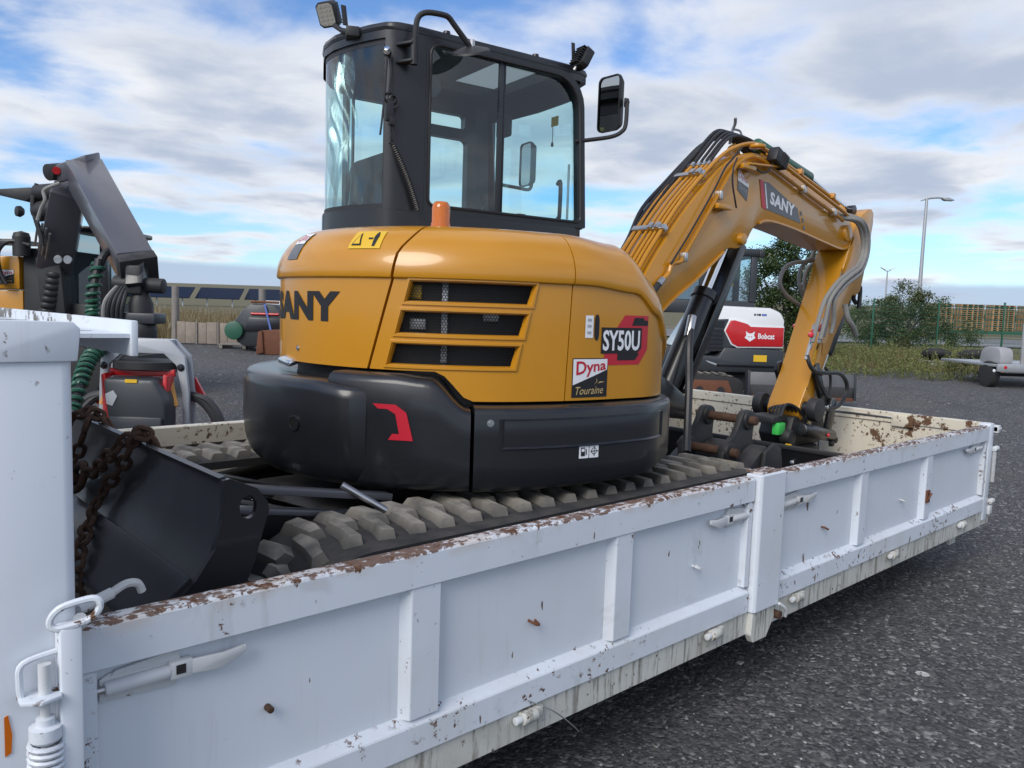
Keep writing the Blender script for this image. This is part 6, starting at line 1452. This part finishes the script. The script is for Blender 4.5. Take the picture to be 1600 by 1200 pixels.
MB().tube([(-.42, .25, 3.1), (-.46, .2, 2.8), (-.36, .2, 2.4), (-.34, .2, 2.25)], .035, 8, smooth=5).build('pipe', BLKD, lm); MB().tube([(.20, -.28, 3.05), (.0, -.3, 2.95), (.02, -.32, 2.82), (-.05, -.3, 2.70), (-.1, -.3, 2.55)], .025, 8, smooth=5).build('hose', HOSEG, lm)
for k in range(4): MB().cyl((-.32 + .05 * k, .1, 2.62 - .07 * k), (-.62 + .05 * k, .5, 2.28 - .07 * k), .016, n=8).build('pipe', STL, lm)
lc = MB().box(-.50, .20, .9, 2.3, .6, 1.45).build('cab', BLKD, lm, bevel=.03)
for (x, y) in ((-.46, .94), (.15, .94), (-.46, 2.2), (.15, 2.2)): MB().box(x - .05, x + .05, y - .05, y + .05, 1.451, 2.52).build('pillar', BLK, lc, bevel=.01)
MB().box(-.55, .24, .85, 2.35, 2.5205, 2.60).build('roof', BLK, lc, bevel=.03)
MB().add([(-.41, .93, 1.45), (.10, .93, 1.45), (.10, .93, 2.52), (-.41, .93, 2.52)], [(0, 1, 2, 3)]).build('window_pane', GLASS2, lc, smooth=0)
MB().add([(-.41, 2.2, 1.45), (.10, 2.2, 1.45), (.10, 2.2, 2.52), (-.41, 2.2, 2.52)], [(0, 1, 2, 3)]).build('window_pane', GLASS2, lc, smooth=0)
for k in range(8): MB().lathe([(0, .008), (.014, .006), (.016, 0)], (-.46, .885, 1.5 + .13 * k), (0, -1, 0), 8).build('bolt', STL, lc)
yb = MB().box(-2.6, -1.06, .9, 2.2, .7, 1.62).build('engine_box', YEL, lm, bevel=.02); MB().box(-2.6, -1.08, .86, 2.2, 1.635, 2.12).build('engine_box', YEL, lm, bevel=.02)
dyna_sticker(lm, lambda x, y, off: Vector((-1.40 + x, .855 - off, 1.72 + y)), .24, .20)
MB().box(-2.4, -1.2, 1.0, 2.0, 2.34, 2.38).build('hand_rail', BLK, lm); MB().box(-1.9, -1.84, 1.0, 1.06, 2.1, 2.34).build('hand_rail', BLK, lm)
MB().cyl((-1.0, .8, 2.12), (-1.0, .8, 2.40), .12, n=18).lathe([(.12, 0), (.10, .06), (0, .09)], (-1.0, .8, 2.40), n=18).build('rotator_motor', BLKD, lm)
for k in range(3): MB().tube([(-.85 - .05 * k, .75, 2.28), (-1.10 - .05 * k, .7, 2.33), (-1.28 - .03 * k, .7, 2.18), (-1.28 - .06 * k, .72, 1.9), (-1.2 - .06 * k, .74, 1.7)], .03, 8, smooth=5).build('hose', HOSE, lm)
MB().box(-1.05, -.52, .9, 2.2, .5, 2.25).build('frame_box', BLKD, lm, bevel=.02)
for k in range(9): MB().cyl((-.48 - .02 * k, .75, 1.90 - .09 * k), (-.49 - .02 * k, .75, 1.83 - .09 * k), .12, n=14).build('hose_sleeve', HOSE, lm, bevel=.015)
for x in (-.32, -.18): MB().lathe([(0, .02), (.06, .016), (.065, 0)], (x, .55, 2.08), (0, -1, 0), 14).build('lamp', GALV, lm)
MB().box(-3.2, .7, .8, 2.6, .35, .7).build('chassis', BLKD, lm); 
for (x, y) in ((-2.4, .9), (-.2, .9)): MB().cyl((x, y - .2, .42), (x, y + .2, .42), .42, n=24).build('wheel', TYRE, lm, bevel=.04)
# rotator and grab joint at the stick end
rt = MB().cyl((1.85, -2.15, 1.72), (2.40, -2.15, 1.70), .085, n=18).build('rotator_joint', BLKD, lm, bevel=.012)
MB().box(2.02, 2.20, -2.28, -2.06, 1.60, 1.92).build('yoke', BLKD, rt, bevel=.03)
MB().lathe([(.16, 1.12), (.17, 1.20), (.15, 1.28), (.13, 1.30), (.13, 1.50), (.10, 1.58), (.08, 1.64)], (2.14, -2.15, 0), n=24).build('rotator_body', BLKD, rt)
MB().box(1.92, 2.36, -2.3, -2.0, 1.28, 1.40).build('rotator_flange', DKB, rt, bevel=.02)
for k in range(5): MB().tube([(1.92 + .03 * k, -2.2, 1.70), (1.83 + .05 * k, -2.32, 1.52), (1.80 + .05 * k, -2.3, 1.30), (1.80 + .06 * k, -2.2, 1.05)], .022, 7, smooth=5).build('hose', HOSE if k else HOSEG, lm)
MB().tube([(1.80, -1.6, 2.25), (1.62, -1.9, 2.05), (1.60, -2.0, 1.85)], .045, 8, smooth=4).build('hose', HOSE, lm)
# green spiral-wrapped hose
def spiral(path, r_, turns, mat, name, parent):
    P = cat_rom(path, 12); N = len(P); out = []
    tot = turns * 10
    for i in range(tot + 1):
        f = i / tot * (N - 1.001); k = int(f); p = P[k].lerp(P[k + 1], f - k); d = (P[k + 1] - P[k]).normalized(); e1 = d.orthogonal().normalized(); e2 = d.cross(e1); a = i / 10 * 6.283
        out.append(p + (e1 * math.cos(a) + e2 * math.sin(a)) * r_)
    return MB().tube(out, .022, 6).build(name, mat, parent)
MB().tube([(1.60, -2.0, 1.98), (1.58, -2.1, 1.6), (1.57, -2.1, 1.37), (1.64, -2.3, 1.15)], .045, 10, smooth=6).build('hose', HOSE, lm)
spiral([(1.60, -2.0, 1.92), (1.58, -2.1, 1.6), (1.57, -2.1, 1.37), (1.64, -2.3, 1.15)], .062, 11, GRN, 'hose_spiral', lm)
MB().tube([(2.02, -2.75, 1.08), (1.98, -2.95, .92), (2.02, -3.2, .70), (2.06, -3.45, .44)], .055, 10, smooth=6).build('hose', HOSE, lm)
spiral([(2.02, -2.75, 1.06), (1.98, -2.95, .92), (2.02, -3.2, .70), (2.06, -3.45, .44)], .066, 14, GRN, 'hose_spiral', lm)

# ---- red attachment with grey hoop, on the ground beyond the far side
ra = bgthing('mulcher_head', 'red hydraulic attachment with pale grey hoop and dark hood beyond the far side', 'attachment', 8.6, -4.0)
hoop = [(-.36, .10), (-.34, .70), (-.32, 1.02), (-.16, 1.17), (.40, 1.17), (.56, 1.0), (.60, .62), (.60, .10)]; hin = [(-.29, .10), (-.27, .70), (-.23, .90), (-.10, 1.02), (.34, 1.02), (.47, .90), (.53, .60), (.53, .10)]
for y in (-.32, -.18): MB().prism(hoop + hin[::-1], 'y', y, y + .05).build('hoop_plate', LGRY, ra, bevel=.008)
MB().prism([(-.17, 1.165), (.41, 1.165), (.41, 1.12), (-.17, 1.12)], 'y', -.269, -.181).build('hoop_top', LGRY, ra)
for x in (-.29, .52): MB().lathe([(0, .02), (.022, .018), (.038, .004), (.04, 0)], (x, -.325, .88), (0, -1, 0), 16).build('hoop_bolt', BLK, ra)
MB().lathe([(0, .0), (.36, .0), (.36, .07), (0, .07)], (.12, -.15, .86), n=28).build('turntable', BLKD, ra)
MB().prism([(-.22, .78), (.46, .78), (.46, .86), (.38, .84), (-.14, .84), (-.22, .86)], 'y', -.34, -.30).build('red_crossbar', RED, ra, bevel=.006)
for sx, x in ((-1, -.20), (1, .44)): 
    MB().prism([(x, .30), (x + sx * .09, .14), (x + sx * .20, .02), (x - sx * .10, .02), (x - sx * .05, .5), (x - sx * .02, .82), (x + sx * .02, .80)], 'y', -.52, -.34).build('red_cheek', RED, ra, bevel=.01)
    MB().cyl((x - sx * .02, -.36, .74), (x + sx * .06, -.42, .48), .035, n=12).build('yellow_cylinder', YEL, ra)
    MB().bar((x + sx * .12, -.1, .75), (x + sx * .28, -.1, .45), .04, .06).build('red_stay', RED, ra)
    for k in range(2): MB().tube([(x + sx * (.08 + .03 * k), -.2, .58), (x + sx * (.25 + .06 * k), -.2, .52), (x + sx * (.40 + .05 * k), -.22, .34), (x + sx * (.45 + .04 * k), -.22, .10)], .045, 9, smooth=6).build('hose', HOSE, ra)
    MB().cyl((x + sx * .10, -.53, .20), (x + sx * .10, -.50, .20), .03, n=12).build('bolt', STL, ra)
MB().prism([(-.14, .78), (.38, .78), (.50, .56), (.50, .16), (-.06, .16), (-.10, .40)], 'y', -.66, -.36).build('hood', DKB, ra, bevel=.05)
MB().prism([(-.06, .40), (.48, .40), (.46, .18), (-.02, .18)], 'y', -.70, -.661).build('hood_face', DKB, ra, bevel=.02)
MB().box(.10, .22, -.668, -.6605, .74, .775).build('tag', YELP, ra)
MB().prism([(-.10, .62), (-.02, .66), (.02, .60), (-.03, .50), (-.09, .52)], 'y', -.668, -.6605).build('label_plate', LGRY, ra)
MB().box(-.3, .55, -.5, .2, .0, .20).build('base_frame', RED, ra, bevel=.02)

# ---- left distance: posts, boards, buckets, dry grass, solar tables, van
for r_, lab in ((-10.24, 'thick weathered wooden post left of the grey board stack'), (-7.62, 'weathered wooden post behind the black bucket')):
    p_ = bgthing('wooden_post', lab, 'post', 24, r_, group='wooden posts of the old fence', z=-.05)
    pm = MB().lathe([(.115, 0), (.11, .8), (.105, 1.70), (.10, 1.74), (0, 1.75)], n=12)
    for v in pm.v: v.x += .012 * mnoise.noise((v.x * 9, v.z * 2, r_)); v.y += .012 * mnoise.noise((v.y * 9, v.z * 2, 3))
    pm.build('post_shaft', WOODG, p_)
bd_ = bgthing('board_panel', 'low panel of grey upright wooden boards leaning by the post', 'boards', 23.6, -9.15)
for k in range(6): MB().box(-.93 + k * .315, -.93 + k * .315 + (.30 if k < 4 else .30), -.02 - .012 * (k % 2), .012, .02, .66 - .01 * (k % 3)).build('board', WOOD, bd_, bevel=.004)
for k in (0, 2, 4): MB().box(-.94 + k * .32, -.90 + k * .32, -.06, -.033, .0, .70).build('batten', WOODG, bd_)
MB().box(-.95, .97, .013, .04, .50, .58).build('rail', WOODG, bd_)
pl_ = bgthing('pallet', 'flat grey wooden pallet lying in front of the boards', 'pallet', 22.6, -7.6)
for k in range(5): MB().box(-.7, .7, -.4 + k * .19, -.28 + k * .19, .10, .125).build('slat', WOODG, pl_)
for x in (-.66, 0, .60): MB().box(x, x + .09, -.4, .48, .0, .0995).build('bearer', WOODG, pl_)
jb = bgthing('black_loader_bucket', 'large black loader bucket with blue strap standing by the wooden post', 'bucket', 22, -6.95)
MB().prism([(-.62, .25), (-.72, .75), (-.45, 1.12), (-.20, 1.30), (.45, 1.28), (.80, .85), (.75, .30), (.5, .12), (-.4, .12)], 'y', -.4, .5).build('bucket_shell', DKB, jb, bevel=.06)
MB().prism([(-.40, .55), (.75, .60), (.70, .90), (-.25, .92)], 'y', -.46, -.41).build('bucket_face', BLK, jb, bevel=.01)
for z in (1.02, 1.34): MB().cyl((-.20, -.42, z), (.55, -.42, z), .035, n=10).build('pipe', RUSTB if z > 1.1 else RED, jb)
MB().prism([(.15, 1.30), (.20, 1.30), (.38, .55), (.33, .55)], 'y', -.475, -.461).build('strap', BLUEP, jb)
MB().cyl((-.66, -.5, .55), (-.66, -.3, .55), .25, n=20).build('end_disc', GRN, jb, bevel=.02)
rb = bgthing('rusty_bucket', 'rust brown excavator bucket lying on its side on the gravel', 'bucket', 21, -6.3)
MB().prism(smoothpoly([(-.40, .0), (-.34, .45), (-.30, .62), (.30, .62), (.48, .40), (.45, .05), (.30, .0)], 3), 'y', -.3, .5).build('bucket_shell', RUSTB, rb, bevel=.02)
MB().prism([(-.42, .0), (-.36, .60), (-.26, .62), (-.22, .05)], 'y', -.36, -.301).build('side_plate', RUSTB, rb, bevel=.01)
def blades(name, label, n, region, hgt, mat, seed, w=.012, lean=.35, cat='grass', leafy=0):
    rnd = random.Random(seed); b = MB()
    for i in range(n):
        s_, r_ = region(rnd); x, y = bg(s_, r_); z = gz(x, y) - .02; h = hgt(s_, r_) * rnd.uniform(.55, 1.15); a = rnd.uniform(0, 6.283); l = rnd.uniform(.05, lean) * h; wv = Vector((FY, -FX, 0)).lerp(Vector((FX, FY, 0)), rnd.random() * .6) * w * rnd.uniform(.6, 1.4)
        p0 = Vector((x, y, z)); p1 = p0 + Vector((math.cos(a) * l * .3, math.sin(a) * l * .3, h * .55)); p2 = p0 + Vector((math.cos(a) * l, math.sin(a) * l, h))
        b.add([p0 - wv, p0 + wv, p1 + wv * .8, p1 - wv * .8, p2], [(0, 1, 2, 3), (3, 2, 4)])
        for k in range(leafy):
            q = p0.lerp(p2, rnd.uniform(.15, 1.0)); a2 = rnd.uniform(0, 6.283); ll = rnd.uniform(.03, .10); e = q + Vector((math.cos(a2) * ll, math.sin(a2) * ll, rnd.uniform(.0, .07))); sd = Vector((-math.sin(a2), math.cos(a2), rnd.uniform(-.5, .5))) * ll * .22
            b.add([q, q.lerp(e, .5) + sd, e, q.lerp(e, .5) - sd], [(0, 1, 2, 3)])
    return tag(b.build(name, mat, smooth=0, weld=False, fixn=False), label, cat, kind='stuff')
blades('dry_grass', 'tall dry straw-coloured grass behind the board panel', 9000, lambda q: (lambda s_: (s_, q.uniform(-.52, -.27) * s_))(q.uniform(24.6, 34)), lambda s_, r_: .75 + .35 * mnoise.noise((r_ * .7, s_ * .7, 1)), DRY, 11, .016)
for k in range(5):
    so = bgthing('solar_table', 'dark solar panel table in the far row, number %s from the left' % ['one', 'two', 'three', 'four', 'five'][k], 'solar panel', 60 + k * 1.0, -30.2 + k * 3.5, group='solar panels in the distance', z=1.15)
    so['label'] = ['leftmost dark solar panel table of the far row', 'dark solar panel table second from left in the far row', 'middle dark solar panel table of the far row', 'dark solar panel table second from right in the far row', 'rightmost dark solar panel table of the far row'][k]
    MB().add([(-1.72, 0, -.55), (1.72, 0, -.55), (1.72, 1.2, .30), (-1.72, 1.2, .30)], [(0, 1, 2, 3)]).build('panel', SOLAR, so, solid=.05)
    for x in (-1.0, 1.0): MB().box(x - .05, x + .05, .5, .6, -1.7, -.2).build('leg', GALV, so)
    MB().box(-1.73, 1.73, 1.2, 1.26, .27, .34).build('edge_frame', GALV, so)
vn = bgthing('white_van', 'small white van far off behind the rightmost wooden post', 'van', 70, -20.9, z=-.5)
MB().prism([(-1.3, .3), (1.9, .3), (1.9, 1.9), (-.6, 1.9), (-1.0, 1.3), (-1.3, 1.1)], 'y', -.8, .8).build('body', WHP, vn, bevel=.08); MB().box(-.75, -.1, -.82, -.801, 1.2, 1.7).build('window', BLK, vn)
for x in (-.8, 1.3): MB().cyl((x, -.84, .32), (x, -.6, .32), .32, n=18).build('wheel', TYRE, vn)

# ---- right distance: green mesh fence, bush, trees, lamps, trailer, weeds
for k, lab in enumerate(('green fence post just left of the stick hoses, partly hidden by the low bush', 'green fence post right of the stick, left of the large bush', 'green fence post standing in front of the large bush', 'green fence post nearest the trailer, in front of the pallet stacks', 'green fence post at the far right edge behind the trailer')):
    r_ = 11.78 + 2.62 * k; s_ = 32
    fp = bgthing('fence_post', lab, 'fence', s_, r_, group='posts of the green mesh fence')
    MB().box(-.03, .03, -.03, .03, 0, 2.05).build('post_tube', GRN, fp, bevel=.006); MB().box(-.034, .034, -.034, .034, 2.0505, 2.075).build('post_cap', GRN, fp)
    if True:
        b = MB()
        for i in range(52):
            x = .05 * i + .03; b.add([(x - .0028, 0, .05), (x + .0028, 0, .05), (x + .0028, 0, 1.98), (x - .0028, 0, 1.98)], [(0, 1, 2, 3)])
        for i in range(11): z = .06 + .19 * i; b.add([(.03, .004, z - .004), (2.6, .004, z - .004), (2.6, .004, z + .004), (.03, .004, z + .004)], [(0, 1, 2, 3)])
        tag(b.build('mesh_wire', GRN, fp, smooth=0), kind='stuff')
def tree(name, label, s, r, h, crowns, n, trunk, mat, seed, leaf=.09, group=None, cat='tree', zlow=.0):
    rnd = random.Random(seed); t_ = bgthing(name, label, cat, s, r, group=group)
    tb = MB(); ends = []
    for k in range(trunk):
        a = rnd.uniform(0, 6.283); c = rnd.choice(crowns); tip = Vector(c[0]) + Vector((rnd.uniform(-.5, .5) * c[1], rnd.uniform(-.5, .5) * c[1], rnd.uniform(.2, .8) * c[2]))
        base = Vector((rnd.uniform(-.12, .12) * (trunk / 3), rnd.uniform(-.12, .12), 0)); mid = base.lerp(tip, .5) + Vector((rnd.uniform(-.2, .2), rnd.uniform(-.2, .2), .1)); tb.tube([base, base.lerp(mid, .5), mid, mid.lerp(tip, .6), tip], [.05, .04, .03, .018, .006], 6)
    tb.build('trunk', BARK, t_)
    b = MB(); clumps = []
    for c, rr, rz in crowns:
        for k in range(int(14 * rr * rr) + 6):
            v = Vector((rnd.gauss(0, 1), rnd.gauss(0, 1), rnd.gauss(0, 1))).normalized() * (rnd.random() ** .35); clumps.append((Vector(c) + Vector((v.x * rr, v.y * rr, v.z * rz)), rnd.uniform(.14, .34)))
    for i in range(n):
        c, cr_ = rnd.choice(clumps); v = Vector((rnd.gauss(0, .55), rnd.gauss(0, .55), rnd.gauss(0, .5))) * cr_; p = c + v
        if p.z < zlow: continue
        d = Vector((rnd.gauss(0, 1), rnd.gauss(0, 1), rnd.gauss(-.2, .7))).normalized(); e = d.orthogonal().normalized(); e.rotate(Matrix.Rotation(rnd.uniform(0, 6.28), 3, d)); l = leaf * rnd.uniform(.6, 1.3)
        b.add([p, p + d * l * .5 + e * l * .26, p + d * l, p + d * l * .5 - e * l * .26], [(0, 1, 2, 3)])
    tag(b.build('crown', mat, t_, smooth=0, weld=False, fixn=False))
    return t_
tree('tree', 'bushy green tree rising behind the white excavator cab', 26, 8.8, 4.2, [((1.0, 0, 1.9), 1.0, 1.0), ((-.5, 0, 2.5), 1.2, 1.0), ((-.2, 0, 3.4), .7, .7), ((.75, .1, 2.7), .8, .8), ((.5, .1, 2.0), 1.0, .9), ((.0, 0, 3.2), .75, .85), ((.9, 0, 1.2), .8, .8), ((-.8, 0, 1.4), .9, .9), ((.1, .2, 1.1), 1.0, .8)], 36000, 9, LEAF1, 21, .085)
tree('bush', 'large loose green bush growing through the mesh fence under the street lamp', 33.2, 16.15, 3, [((-1.0, 0, 1.25), 1.0, .9), ((-.2, 0, 1.5), 1.0, .9), ((.5, 0, 1.2), 1.1, .8), ((1.5, .1, 1.0), .8, .7), ((-1.5, .2, .9), .8, .6), ((0, 0, 2.1), .8, .7), ((1.2, 0, 2.0), .6, .6), ((2.4, .0, .7), .9, .5), ((-.3, 0, .5), 1.6, .4)], 28000, 16, LEAF2, 22, .085, cat='bush')
tree('bush', 'low dull green bush behind the fence left of the large bush', 36, 13.6, 2, [((0, 0, .7), 1.2, .6), ((-1.3, 0, .6), 1.0, .5), ((-2.6, 0, .8), 1.0, .6)], 9000, 5, LEAF2, 23, .09, cat='bush')
blades('weeds', 'ragged yellow-green weeds along the edge of the gravel', 1500, lambda q: (lambda s_: (s_, q.uniform(.385, .60) * s_))(q.uniform(19.5, 31) ** 1.0), lambda s_, r_: max(.10, .42 + .55 * mnoise.noise((r_ * .8, s_ * .8, 4))), WEED, 12, .010, .4, 'weeds', 9)
blades('verge_grass', 'rough grass verge between the gravel and the mesh fence', 7000, lambda q: (lambda s_: (s_, q.uniform(.10, .66) * s_))(q.uniform(23.5, 36)), lambda s_, r_: .13 + .10 * mnoise.noise((r_ * .5, s_ * .5, 7)), DRY if False else WEED, 13, .014, .8)
blades('dry_verge', 'dry straw tufts in the verge by the fence', 9000, lambda q: (lambda s_: (s_, q.uniform(.38, .62) * s_))(q.uniform(22, 33)), lambda s_, r_: .20 + .12 * mnoise.noise((r_ * .6, s_ * .6, 9)), DRY, 14, .012, .8)
# street lamp
sl = bgthing('street_lamp', 'tall grey street lamp with a single arm to the right', 'lamp', 45, 22.75)
MB().lathe([(.13, 0), (.12, 1), (.075, 7.7), (.07, 7.75)], n=14).build('pole', GALV, sl)
MB().tube([(-.32, 0, 7.66), (0, 0, 7.78), (.55, 0, 7.86), (.95, 0, 7.84)], [.03, .05, .05, .045], 8, smooth=4).build('arm', GALV, sl)
MB().prism([(.85, 7.86), (1.15, 7.88), (1.50, 7.76), (1.46, 7.70), (1.0, 7.70), (.85, 7.78)], 'y', -.14, .14).build('lamp_head', GALV, sl, bevel=.03)
fl = bgthing('floodlight_mast', 'distant slim mast carrying twin floodlights', 'lamp', 80, 37.1)
MB().lathe([(.10, 0), (.06, 5.3)], n=10).build('pole', GALV, fl)
for sx in (-1, 1): MB().obox((sx * .45, 0, 5.45), (1, 0, sx * .5), (0, 1, 0), (-sx * .5, 0, 1), .28, .15, .05).build('floodlight', WHP, fl, bevel=.02); MB().bar((0, 0, 5.1), (sx * .45, 0, 5.4), .05, .05).build('bracket', GALV, fl)
# pallet stacks in the far yard and its railing
for k in range(9):
    ps = bgthing('pallet_stack', 'orange-brown stack of wooden pallets in the far yard', 'pallets', 66 + (k % 2) * .8, 34.6 + k * 1.3, group='pallet stacks beyond the road')
    ps['label'] = 'tall stack of wooden pallets beyond the road, %s from the bush' % ['nearest', 'second', 'third', 'fourth', 'fifth', 'sixth', 'seventh', 'eighth', 'ninth'][k]
    for j in range(13):
        z = j * .165; MB().box(-.55, .55, -.5, .5, z + .10, z + .135).build('deck', PALW, ps)
        for x in (-.53, -.06, .41): MB().box(x, x + .12, -.5, .5, z, z + .0995).build('bearer', WOODG if (j + k) % 3 == 0 else PALW, ps)
rl = bgthing('railing', 'dark green bar railing along the far side of the road', 'fence', 54, 30.5)
MB().box(-2, 22, -.03, .03, 1.9, 1.96).build('top_rail', GRN, rl); MB().box(-2, 22, -.05, .05, .10, .30).build('bottom_rail', GRN, rl)
bb = MB()
for i in range(120): x = -2 + .2 * i; bb.box(x - .015, x + .015, -.015, .015, .3005, 1.8995)
tag(bb.build('bars', GRN, rl, smooth=0), kind='stuff')
b = MB(); rnd = random.Random(5)
for i in range(9000):
    s_ = rnd.uniform(110, 150); r_ = rnd.uniform(.0, 1.0) * s_; x, y = bg(s_, r_); z = gz(x, y) - .6 + rnd.random() * (1.1 + .7 * mnoise.noise((r_ * .06, 0, 2))); l = rnd.uniform(.3, .8); a = rnd.uniform(0, 6.28)
    d = Vector((math.cos(a), math.sin(a), rnd.uniform(-.3, .6))) * l; e = Vector((-math.sin(a), math.cos(a), rnd.uniform(-1, 1))) * l * .5; p = Vector((x, y, z)); b.add([p, p + d * .5 + e, p + d, p + d * .5 - e], [(0, 1, 2, 3)])
tag(b.build('far_hedge', FARG, smooth=0, weld=False, fixn=False), 'low dark hedge line along the horizon', 'hedge', kind='stuff')
# trailer at the right edge
tl_ = bgthing('trailer', 'galvanised flat trailer with grey mudguard at the right edge', 'trailer', 18, 11.9)
MB().box(-.92, 1.2, -.05, .0, .40, .58).build('rear_beam', GALV, tl_, bevel=.008)
MB().box(-.90, 1.2, .0, 2.4, .50, .56).build('deck', GALV, tl_, bevel=.008)
mg = MB().prism(smoothpoly([(-.02, .58), (-.02, .78), (.10, .93), (.62, .93), (.76, .78), (.78, .58)], 3), 'y', -.30, .0).build('mudguard', PLASTW, tl_, bevel=.03)
mg.matrix_basis = Matrix.Translation((-.80, .10, 0)) @ Matrix.Rotation(R(90), 4, 'Z')
for v in (0,): pass
wh = MB().lathe([(.10, -.10), (.22, -.10), (.29, -.085), (.31, -.04), (.31, .04), (.29, .085), (.22, .10), (.10, .10)], (-.80, .45, .31), (1, 0, 0), 24).build('wheel', TYRE, tl_)
MB().lathe([(0, -.06), (.19, -.09), (.20, -.07), (.20, .07), (0, .06)], (-.80, .45, .31), (1, 0, 0), 20).build('rim', GALV, wh)
MB().cyl((-.7, .45, .31), (1.2, .45, .31), .04, n=10).build('axle', BLKD, tl_)
MB().box(-.30, -.20, .1, .16, .5605, 1.50).build('upright', PLASTW, tl_, bevel=.01)
MB().lathe([(0, .012), (.035, .008), (.04, 0)], (-.74, -.051, .50), (0, -1, 0), 12).build('tail_lamp', RED, tl_); MB().lathe([(0, .012), (.03, .008), (.035, 0)], (-.98, -.03, .42), (0, -1, 0), 12).build('reflector', WHITE, tl_)
# old tyres and a low frame in the weeds
for k, (dx, dz, sx) in enumerate(((-.75, .38, 1.), (.35, .38, 1.05), (.95, .30, .8))):
    ty = bgthing('old_tyre', ['worn black tyre lying leftmost in the weeds by the fence', 'worn black tyre lying in the middle of the weeds', 'small worn black tyre next to the trailer mudguard'][k], 'tyre', 24, 13.55 + dx, group='old tyres in the weeds', z=dz)
    tm = MB().lathe([(.20, -.11), (.32, -.12), (.40, -.08), (.42, 0), (.40, .08), (.32, .12), (.20, .11), (.18, 0), (.20, -.11)], (0, 0, 0), (.15 - .1 * k, .25, 1), 24).mesh('tyre_body', TYRE, smooth=50); o = link(tm, 'tyre_body', ty); o.scale = (sx, sx, sx)
lf = bgthing('low_frame', 'low rusty trailer frame half hidden in the weeds under the tyres', 'frame', 24, 13.4)
MB().box(-1.0, 1.2, -.3, .3, .16, .21).build('platform', WOODG, lf, bevel=.01); MB().box(-1.0, -.35, -.40, -.301, .02, .14).build('bumper', GALV, lf, bevel=.02)
for x in (-.9, 1.2): MB().box(x, x + .08, -.25, .25, .0, .1595).build('leg', RUSTY, lf)
# leaf and twig on the gravel by the container
lt = thing('fallen_twig', 'small green twig lying on the gravel beside the container', 'twig', (1.72, 1.35, .012), R(20), world=True)
MB().tube([(1.69, 1.36, .012), (1.72, 1.35, .016), (1.77, 1.325, .012)], .004, 6, smooth=3).build('stem', LEAF1, lt)
